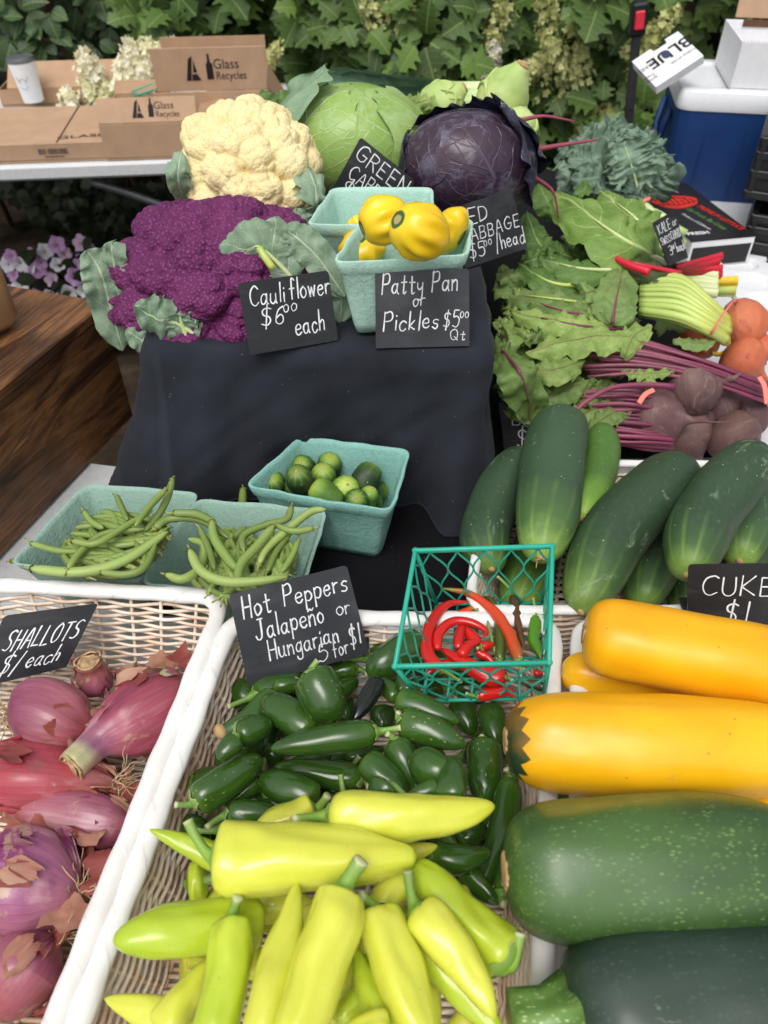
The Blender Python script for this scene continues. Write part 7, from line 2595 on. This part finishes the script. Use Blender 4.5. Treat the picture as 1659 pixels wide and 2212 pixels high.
    bx.build("side_walls", M_WHITE, o3, smooth=False)
    fl_ = Matrix.Translation((W3 / 2, H3 / 2, .0026)) @ Matrix.Rotation(PI, 4, 'Z')
    print_text(o3, "BLUE", fl_ @ Matrix.Translation((-.012, -.012, 0)), .044, M_INK, 1.0, .0008)
    print_text(o3, "BERRIES", fl_ @ Matrix.Translation((.040, -.012, 0)), .014, M_INK, .9)
    print_text(o3, "Produce of USA", fl_ @ Matrix.Translation((-.028, .020, 0)), .010, M_INK, .9)
    print_text(o3, "Jersey\nFresh", fl_ @ Matrix.Translation((.052, .022, 0)), .012, M_INK, .9)
    bl2 = MB()
    bl2.add([(x * 1 + W3 / 2 + .004, y + H3 / 2 + .012, .0030) for x, y in [(.009 * math.cos(a), .013 * math.sin(a)) for a in np.linspace(0, 2 * PI, 18, endpoint=False)]], [tuple(range(18))])
    bl2.build("berry_print", plain("blue_print", C(48, 58, 88), .7), o3, smooth=False)
cooler()

def lettuce_carton():
    bl = at(1478, 585, .001); br = at(1612, 572, .001)
    ex = br - bl; ey = at(1560, 452, .06) - br; ey[2] = 0
    o, M = carton_box("produce_carton", "black printed produce carton with a red lettuce drawing beside the kale sign", bl, ex, ey, (np.linalg.norm(ex) * 1.0, .30, .055), M_WHITE, "box", open_top=False)
    w = float(np.linalg.norm(ex))
    tp = MB(); tp.box((w / 2, .15, .0612), (w + .001, .301, .0012)); tp.build("printed_top", plain("black_print", C(26, 25, 28), .5, .4, 40, .2), o, smooth=False)
    fr = MB(); fr.box((w / 2, -.0006, .028), (w * .92, .0008, .040)); fr.build("front_panel", plain("black_print_front", C(24, 24, 26), .5), o, smooth=False)
    red = plain("red_print", C(206, 48, 36), .6, .3, 70, .12)
    rm = MB()
    cx, cy = w * .46, .20
    A = np.linspace(0, 2 * PI, 40, endpoint=False)
    rm.add([(cx + .052 * math.cos(a) * (1 + .06 * math.sin(5 * a)), cy + .036 * math.sin(a) * (1 + .10 * math.sin(3 * a + 1)), .0622) for a in A], [tuple(range(40))])
    rm.build("red_drawing", red, o, smooth=False)
    lm = MB()
    for k in range(7):
        x = cx - .036 + k * .012
        lm.tube([(x, cy - .018, .0626), (x + .004, cy - .004, .0626), (x + .002, cy + .008 + .006 * (k % 2), .0626)], .0009, 4)
    lm.tube([(cx - .046, cy - .008, .0626), (cx, cy - .022, .0626), (cx + .046, cy - .006, .0626)], .0008, 4)
    lm.tube([(cx - .03, cy + .012, .0626), (cx + .0, cy + .024, .0626), (cx + .03, cy + .012, .0626)], .0008, 4)
    lm.build("drawing_lines", M_INK, o)
    print_text(o, "PREMIUM LETTUCE", Matrix.Translation((w * .83, .10, .0624)) @ Matrix.Rotation(R(-78), 4, 'Z'), .020, red, .8, .0006)
    print_text(o, "Eat Fresh, Be Great", Matrix.Translation((w * .60, .10, .0624)) @ Matrix.Rotation(R(-78), 4, 'Z'), .020, plain("green_print", C(96, 150, 66), .6), .75)
    print_text(o, "Produce of California", Matrix.Translation((w * .40, .09, .0624)) @ Matrix.Rotation(R(-78), 4, 'Z'), .013, M_WHITE, .8)
    print_text(o, "FRESH", Matrix.Translation((w * .22, .035, .0624)), .018, M_WHITE, 1.0, .0006)
    ed = MB(); ed.box((w * .12, .29, .066), (w * .55, .02, .012), bev=.001); ed.build("white_edge", M_WHITE, o, smooth=False)
lettuce_carton()

def crate(corner_px, y, size, label, z=None):
    bl = aty(*corner_px, y)
    w, d, h = size
    ex = np.array((.91, -.415, 0)); ey = np.array((.415, .91, 0))
    M = frame(bl + ex * (w / 2 + .01) + ey * (d / 2 + .01) + np.array((0, 0, h / 2)), ex)
    mb = MB()
    for sy in (-1, 1):
        mb.box((0, sy * d / 2, 0), (w, .006, h * .94), bev=.002)
        for z_ in (-.46, -.10, .22, .46):
            mb.box((0, sy * (d / 2 + .004), z_ * h), (w + .016, .014, .016), bev=.002)
    for sx in (-1, 1):
        mb.box((sx * w / 2, 0, 0), (.006, d, h * .94), bev=.002)
        for z_ in (-.46, -.10, .22, .46):
            mb.box((sx * (w / 2 + .004), 0, z_ * h), (.014, d + .016, .016), bev=.002)
    mb.box((0, 0, -h * .46), (w, d, .006))
    for k in range(7):
        x = -w / 2 + k * w / 6
        mb.box((x, -d / 2 - .004, 0), (.012, .013, h * .9), bev=.002)
        yk = -d / 2 + k * d / 6
        mb.box((-w / 2 - .004, yk, 0), (.013, .012, h * .9), bev=.002)
    o = mb.build("stacking_crate", M_DARKPL, M=M, smooth=False)
    tag(o, label, "crate", "black stacking crates at the right edge")
crate((1590, 566), 1.56, (.34, .26, .098), "lower black plastic stacking crate beside the produce carton")
crate((1604, 424), 1.58, (.34, .26, .110), "upper black plastic stacking crate in front of the blue cooler")

# ------------------------------------------------------------------ canopy pole, fence and post
def pole():
    a, b = aty(1392, -120, 2.5), aty(1358, 262, 2.5)
    dirv = (b - a); ln = (b[2] + .73) / -dirv[2] * 1.0
    foot = b + dirv * ((b[2] + .738) / -dirv[2])
    M = frame((a + foot) / 2, foot - a, (0, -1, 0))
    L_ = np.linalg.norm(foot - a)
    mb = MB(); mb.box((0, 0, 0), (L_, .024, .024), bev=.003)
    o = mb.build("canopy_pole", plain("dark_pole", C(52, 52, 56), .45, .5, 40, .15), M=M, smooth=False)
    tag(o, "dark square canopy leg with a red release button", "pole")
    q = loc(M, [aty(1394, 42, 2.48)])[0]
    j = MB(); j.box((q[0], 0, .0), (.080, .042, .040), bev=.005); j.build("slider", M_DARKPL, o, smooth=False)
    j = MB(); j.box((q[0], 0, .0235), (.046, .026, .008), bev=.003); j.build("release_button", M_RED, o, smooth=False)
    h = MB()
    for k in range(3):
        h.blob((q[0] + .12 + k * .11, 0, .0125), .004, 8, 5, (1, 1, .2))
    h.build("pin_hole", M_DARKPL, o)
pole()

def fence():
    g = G("weathered_boards", .85, .2)
    v = g.obj((7, 1, .6), rand=False)
    n = g.noise(9, 5, .65, vec=v)
    g.col(g.ramp(n, [(.3, C(46, 34, 32)), (.6, C(72, 54, 50)), (.8, C(92, 72, 66))]))
    g.bump(n, .4, .004)
    Y = 3.75
    M = Matrix.Translation((.4, Y, -.74))
    mb = MB()
    for i in range(34):
        mb.box((-3.0 + i * .182, .0 + (i % 2) * .004, 1.1), (.172, .02, 2.2), bev=.003)
    for z in (.35, 1.7):
        mb.box((0, .030, z), (6.2, .03, .09), bev=.003)
    o = mb.build("board_fence", g.m, M=M, smooth=False)
    tag(o, "dark brown board fence behind the bushes", "fence")
    # carved dark post with a blue grey trim board
    p = aty(1560, 60, 3.45)
    mb = MB()
    zz = np.linspace(-.74, .95, 60)
    rad = .085 + .018 * np.sin(zz * 21) + .010 * np.sin(zz * 47)
    mb.tube([(0, 0, z) for z in zz], rad, 20, mod=lambda u, th: 1 + .08 * np.cos(6 * th))
    o = mb.build("carved_post", plain("dark_carved_wood", C(34, 30, 28), .7, .3, 30, .3, .4), M=Matrix.Translation((p[0], p[1], 0)))
    tag(o, "dark carved wooden post behind the cartons", "post")
    q = aty(1508, 60, 3.6)
    mb = MB(); mb.box((0, 0, .1), (.06, .03, 1.68), bev=.004)
    o = mb.build("trim_board", plain("blue_grey_paint", C(112, 128, 146), .7, .3, 20, .2, .2), M=Matrix.Translation((q[0], q[1], 0)), smooth=False)
    tag(o, "blue grey painted upright board left of the carved post", "board")
fence()

# ------------------------------------------------------------------ shrubs, hydrangeas, petunias, vine
def lobed(n_l=3):
    """outline of an oak-leaf hydrangea leaf: list of (x along, half width)"""
    return [(0, .02), (.06, .22), (.16, .30), (.22, .52), (.27, .60), (.33, .36), (.42, .32), (.50, .56), (.56, .62), (.62, .34), (.70, .24), (.80, .32), (.84, .30), (.92, .12), (1, 0)]
OVAL = [(0, .02), (.10, .22), (.25, .38), (.45, .44), (.65, .38), (.82, .24), (.94, .09), (1, 0)]
def leaf_into(mb, p, d, nrm, L_, outline, fold=.18, droop=.2, wid=1.0):
    d = np.asarray(d, float); d /= np.linalg.norm(d)
    nrm = nrm - d * np.dot(nrm, d); nrm /= np.linalg.norm(nrm) + 1e-9
    s = np.cross(d, nrm)
    v = []; uv = []
    for x, w in outline:
        c = p + d * x * L_ - nrm * droop * L_ * x * x
        up = nrm * fold * w * L_
        v += [c - s * w * L_ * wid + up, c, c + s * w * L_ * wid + up]
    f = []; fu = []
    n = len(outline)
    for i in range(n - 1):
        a = 3 * i
        u0, u1 = outline[i][0], outline[i + 1][0]
        w0, w1 = outline[i][1] * .8, outline[i + 1][1] * .8
        f += [(a, a + 1, a + 4, a + 3), (a + 1, a + 2, a + 5, a + 4)]
        fu += [[(u0, .5 - w0), (u0, .5), (u1, .5), (u1, .5 - w1)], [(u0, .5), (u0, .5 + w0), (u1, .5 + w1), (u1, .5)]]
    mb.add(v, f, fu)

M_HYD = leaf_mass_mat("hydrangea_leaf", [(0, C(38, 60, 25)), (.5, C(60, 88, 37)), (.85, C(92, 122, 53)), (1, C(118, 146, 67))])
M_ROUND = leaf_mass_mat("shrub_leaf", [(0, C(36, 56, 34)), (.5, C(52, 76, 46)), (.9, C(78, 104, 64)), (1, C(96, 122, 72))], .2, .42)
M_DARKL = leaf_mass_mat("shade_tinted_leaf", [(0, C(20, 28, 14)), (.6, C(30, 40, 20)), (1, C(44, 56, 28))], .1, .6, False)  # gloom below the folding table is put into this darker leaf colour
M_BARK = plain("shrub_stem", C(78, 60, 44), .9, .1, 30, .3, .4)
M_FLOR = leaf_mass_mat("cream_floret", [(0, C(240, 232, 186)), (.5, C(250, 246, 218)), (1, C(252, 250, 238))], .25, .7, False)
M_FLORM = leaf_mass_mat("fading_floret", [(0, C(206, 206, 140)), (.5, C(236, 232, 188)), (1, C(248, 244, 218))], .25, .7, False)
M_FLORG = leaf_mass_mat("greenish_floret", [(0, C(168, 176, 96)), (.5, C(204, 206, 136)), (1, C(226, 224, 166))], .25, .7, False)

def shrub(name, label, x0, x1, ytop, y0, z0, z1, n, size, outline, mat, seed, cat="shrub", group=None, clump=6, stems=5, dens=None):
    """leaves in whorls on a bulging wall of shoots facing the stall"""
    rg_ = np.random.default_rng(seed)
    M = Matrix.Translation(((x0 + x1) / 2, y0, -.74))
    root = empty(name, M, label, cat, group)
    o0 = np.array(M.translation)
    mb = MB()
    for i in range(n // clump):
        x = rg_.uniform(x0, x1); z = rg_.uniform(z0, z1)
        b = .16 * math.sin(x * 5.1 + seed) + .12 * math.sin(z * 6.3 + x * 2 + seed)
        depth = rg_.uniform(0, 1) ** 1.5 * .45
        top = max(0, (z - (z1 - .35)) / .35)
        y = y0 + .10 + b + depth + top * .25
        c = np.array((x, y, z))
        ax = np.array((rg_.normal(0, .35), -1.0, .55 + rg_.normal(0, .3))); ax /= np.linalg.norm(ax)
        e1 = np.cross(ax, (0, 0, 1)); e1 /= np.linalg.norm(e1); e2 = np.cross(ax, e1)
        for k in range(clump):
            a = k * 2.4 + rg_.uniform(-.4, .4)
            d = e1 * math.cos(a) + e2 * math.sin(a) + ax * rg_.uniform(.1, .6)
            d[2] -= .25
            leaf_into(mb, c - o0 + d * .02 + ax * rg_.uniform(-.05, .05), d, ax + np.array((0, 0, .5)), size * rg_.uniform(.6, 1.15), outline, rg_.uniform(.05, .3), rg_.uniform(.1, .45))
    mb.build("foliage", mat, root, smooth=False)
    st = MB()
    for k in range(stems):
        x = rg_.uniform(x0, x1)
        st.tube(catmull([np.array((x, y0 + .45, -.74)) - o0, np.array((x + rg_.normal(0, .08), y0 + .40, (z0 + z1) / 2)) - o0, np.array((x + rg_.normal(0, .15), y0 + .35, z1 - .1)) - o0], 8), np.linspace(.013, .006, 8), 6)
    st.build("stems", M_BARK, root)
    return root

def panicle(root, c, axis, L_, rad, mat, seed, n=130, fs=.011):
    rg_ = np.random.default_rng(seed)
    o0 = np.array(root.matrix_world.translation)
    ax = np.asarray(axis, float); ax /= np.linalg.norm(ax)
    e1 = np.cross(ax, (.3, .2, 1)); e1 /= np.linalg.norm(e1); e2 = np.cross(ax, e1)
    mb = MB()
    for i in range(n):
        t = rg_.uniform(0, 1); a = rg_.uniform(0, 6.28)
        r_ = rad * (1 - t * .72) * rg_.uniform(.55, 1.05)
        d = e1 * math.cos(a) + e2 * math.sin(a)
        p = np.asarray(c) - o0 + ax * (t - .4) * L_ + d * r_ + rg_.normal(0, .004, 3)
        nn = d + ax * .4 + rg_.normal(0, .35, 3); nn /= np.linalg.norm(nn)
        f1 = np.cross(nn, (rg_.normal(), rg_.normal(), rg_.normal())); f1 /= np.linalg.norm(f1); f2 = np.cross(nn, f1)
        s = fs * rg_.uniform(.7, 1.3)
        v = [p]
        for k in range(8):
            an = k * PI / 4
            rr = s * (1.0 if k % 2 == 0 else .62)
            v.append(p + (f1 * math.cos(an) + f2 * math.sin(an)) * rr + nn * s * .3 * (k % 2 == 0))
        mb.add(v, [(0, 1 + k, 1 + (k + 1) % 8) for k in range(8)])
    return mb.build("flower_panicle", mat, root, smooth=False)

hyd = shrub("hydrangea_bush", "big oak leaf hydrangea with cream flower cones behind the cabbages", -.72, .72, 0, 2.95, -.60, 1.0, 2400, .105, lobed(), M_HYD, 4, "bush", None, 6, 8)
for u, v, L_, rad, mt in [(870, 16, .16, .06, M_FLORG), (1085, 10, .22, .06, M_FLORG), (1072, 60, .14, .045, M_FLORG), (1180, 25, .16, .05, M_FLORG), (1310, 8, .18, .055, M_FLORG), (900, 165, .16, .045, M_FLORG), (960, 145, .15, .050, M_FLOR), (968, 120, .1, .04, M_FLORG), (1062, 130, .11, .042, M_FLOR), (800, 25, .12, .04, M_FLORG), (580, 130, .12, .04, M_FLORG), (1200, 130, .16, .07, M_FLORG), (1240, 70, .14, .05, M_FLORG), (1290, 18, .14, .05, M_FLORG)]:
    panicle(hyd, aty(u, v, 2.90), (random.gauss(0, .5), -.5, 1), L_, rad, mt, int(u + v), 110, .013)
hy2 = shrub("hydrangea_bush", "smaller hydrangea in front of the fence beside the canopy leg", .66, 1.25, 0, 3.00, -.60, .62, 420, .12, lobed(), M_HYD, 14, "bush", None, 6, 4)
for u, v, L_, rad, mt in [(1400, 85, .2, .06, M_FLORG), (1190, 145, .2, .08, M_FLORG), (1250, 150, .16, .06, M_FLORG), (1150, 148, .14, .05, M_FLORG), (1390, 130, .16, .05, M_FLORG), (1270, 265, .14, .08, M_FLORG), (1300, 270, .12, .07, M_FLORG)]:
    panicle(hy2, aty(u, v, 2.92), (random.gauss(0, .5), -.5, 1), L_, rad, mt, int(u + v), 120, .013)
rs = shrub("leafy_shrub", "dense round leaved shrub behind the tumbler and boxes", -1.75, -.62, 0, 3.05, -.1, 1.05, 1500, .075, OVAL, M_ROUND, 6, "shrub", None, 5, 6)
fl = shrub("flowering_hydrangea", "cream flowering hydrangea cluster standing behind the cardboard boxes", -1.02, -.62, 0, 2.66, -.2, .22, 60, .11, lobed(), M_HYD, 8, "bush", None, 5, 3)
for u, v, L_, rad in [(195, 150, .24, .065), (215, 195, .2, .07), (190, 120, .12, .05), (290, 110, .16, .07), (325, 130, .2, .07), (270, 140, .14, .06), (355, 105, .14, .05), (378, 100, .12, .032), (150, 200, .12, .05), (320, 95, .12, .05), (235, 185, .12, .05)]:
    panicle(fl, aty(u, v + 22, 2.66), (random.gauss(0, .3), -.3, 1), L_ * .6, rad * .9, M_FLOR if v % 2 == 0 else M_FLORM, int(u * 3 + v), 130, .012)
dk = shrub("shaded_hedge", "dark shaded foliage under the folding table", -1.9, .6, 0, 3.0, -.74, -.02, 2400, .055, OVAL, M_DARKL, 9, "hedge", None, 6, 6)  # under-table shade comes from the darkened leaf colour
dk2 = shrub("leafy_shrub", "low green shrub at the foot of the fence beside the kale", .45, 1.15, 0, 2.5, -.74, -.02, 360, .10, lobed(), M_HYD, 19, "shrub", None, 6, 4)

def petunias():
    mats = [plain("lilac_petal", C(200, 158, 202), .6, .2, 60, .12), plain("white_petal", C(232, 230, 236), .6, .2, 60, .04), plain("pink_petal", C(206, 176, 200), .6, .2, 60, .1)]
    thr = plain("flower_throat", C(170, 150, 90), .7)
    for m in mats:
        m.node_tree.nodes["Principled BSDF"].inputs["Subsurface Weight"].default_value = .1
    spots = [(340, 360, 0), (390, 415, 2), (240, 470, 0), (480, 465, 0), (120, 480, 1), (75, 545, 0), (120, 605, 1), (225, 510, 0), (305, 570, 2), (450, 555, 0), (550, 570, 1), (730, 420, 1), (660, 415, 1), (130, 665, 0), (215, 680, 0), (290, 670, 1), (410, 655, 1), (370, 690, 1), (475, 350, 2), (30, 640, 1), (180, 420, 0), (270, 400, 1), (345, 480, 1), (60, 430, 0), (560, 470, 0), (500, 640, 1), (170, 500, 1), (40, 480, 1), (680, 745, 1), (530, 390, 2)]
    labels = ["petunia plant with lilac and white flowers behind the wooden box", "petunia plant with white flowers beside the purple cauliflower's leaf"]
    xs = [(-1.15, -.80), (-.82, -.55)]
    for k in range(2):
        rg_ = np.random.default_rng(k + 5)
        M = Matrix.Translation(((xs[k][0] + xs[k][1]) / 2, 2.45, -.74))
        root = empty("petunia_plant", M, labels[k], "flowers", "petunias in the bed behind the stall")
        o0 = np.array(M.translation)
        mb = MB()
        for i in range(420):
            p = np.array((rg_.uniform(*xs[k]), 2.45 + rg_.uniform(-.1, .25), rg_.uniform(-.70, -.34) ))
            d = np.array((rg_.normal(), rg_.normal() - .5, .5 + rg_.normal() * .5))
            leaf_into(mb, p - o0, d, np.array((0, -.6, 1.0)), rg_.uniform(.03, .06), OVAL, .1, .3)
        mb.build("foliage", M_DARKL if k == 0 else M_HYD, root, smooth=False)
        for (x, y, c) in spots:
            if (x < 500) != (k == 0): continue
            p = aty(*r4(x, y), 2.40)
            nn = np.array((rg_.normal(0, .35), -1, .55 + rg_.normal(0, .2))); nn /= np.linalg.norm(nn)
            f1 = np.cross(nn, (0, 0, 1)); f1 /= np.linalg.norm(f1); f2 = np.cross(nn, f1)
            s = .025 * rg_.uniform(.8, 1.2)
            rows = []
            th = np.linspace(0, 2 * PI, 30, endpoint=False)
            for f in (0, .18, .45, .75, 1.0):
                rr = s * f * (1 + (.10 * np.cos(5 * th) + .04 * np.sin(9 * th + x)) * f)
                hh = s * (-.75 * (1 - f) ** 2.2 + .08 * f * np.sin(5 * th + 1) - .10 * f ** 3)
                rows.append(p - o0 + np.outer(np.cos(th) * rr, f1) + np.outer(np.sin(th) * rr, f2) + np.outer(hh, nn))
            m = MB(); m.grid(np.array(rows), closed=True)
            fo = m.build("flower", mats[c], root)
            t = MB(); t.blob(p - o0 - nn * s * .42, s * .16, 8, 5); t.build("throat", thr, fo)
petunias()

def vine():
    g = leaf_mass_mat("vine_leaf", [(0, C(110, 138, 70)), (1, C(150, 172, 104))], .25)
    for k, (pts, lb) in enumerate([([(1508, -30), (1500, 30), (1493, 60), (1482, 95)], "hanging vine sprig with pale leaves above the blueberry carton"), ([(1600, -30), (1602, 30), (1598, 70), (1590, 100), (1585, 130)], "hanging vine sprig in front of the carved post")]):
        c = np.array([aty(u, v, 3.3) for u, v in pts])
        M = Matrix.Translation(c[0])
        root = empty("hanging_vine", M, lb, "vine", "vine sprigs hanging before the fence")
        mb = MB(); q = catmull(c, 20) - c[0]
        mb.tube(q, .0022, 5); mb.build("stem", M_BARK, root)
        lm = MB()
        rg_ = np.random.default_rng(k)
        for i in range(14):
            p = q[4 + i]
            d = np.array((rg_.choice((-1, 1)) * 1.0, -.3, rg_.normal(0, .4)))
            leaf_into(lm, p, d, np.array((0, -1, .4)), rg_.uniform(.04, .06), OVAL, .1, .2)
        lm.build("foliage", g, root, smooth=False)
vine()
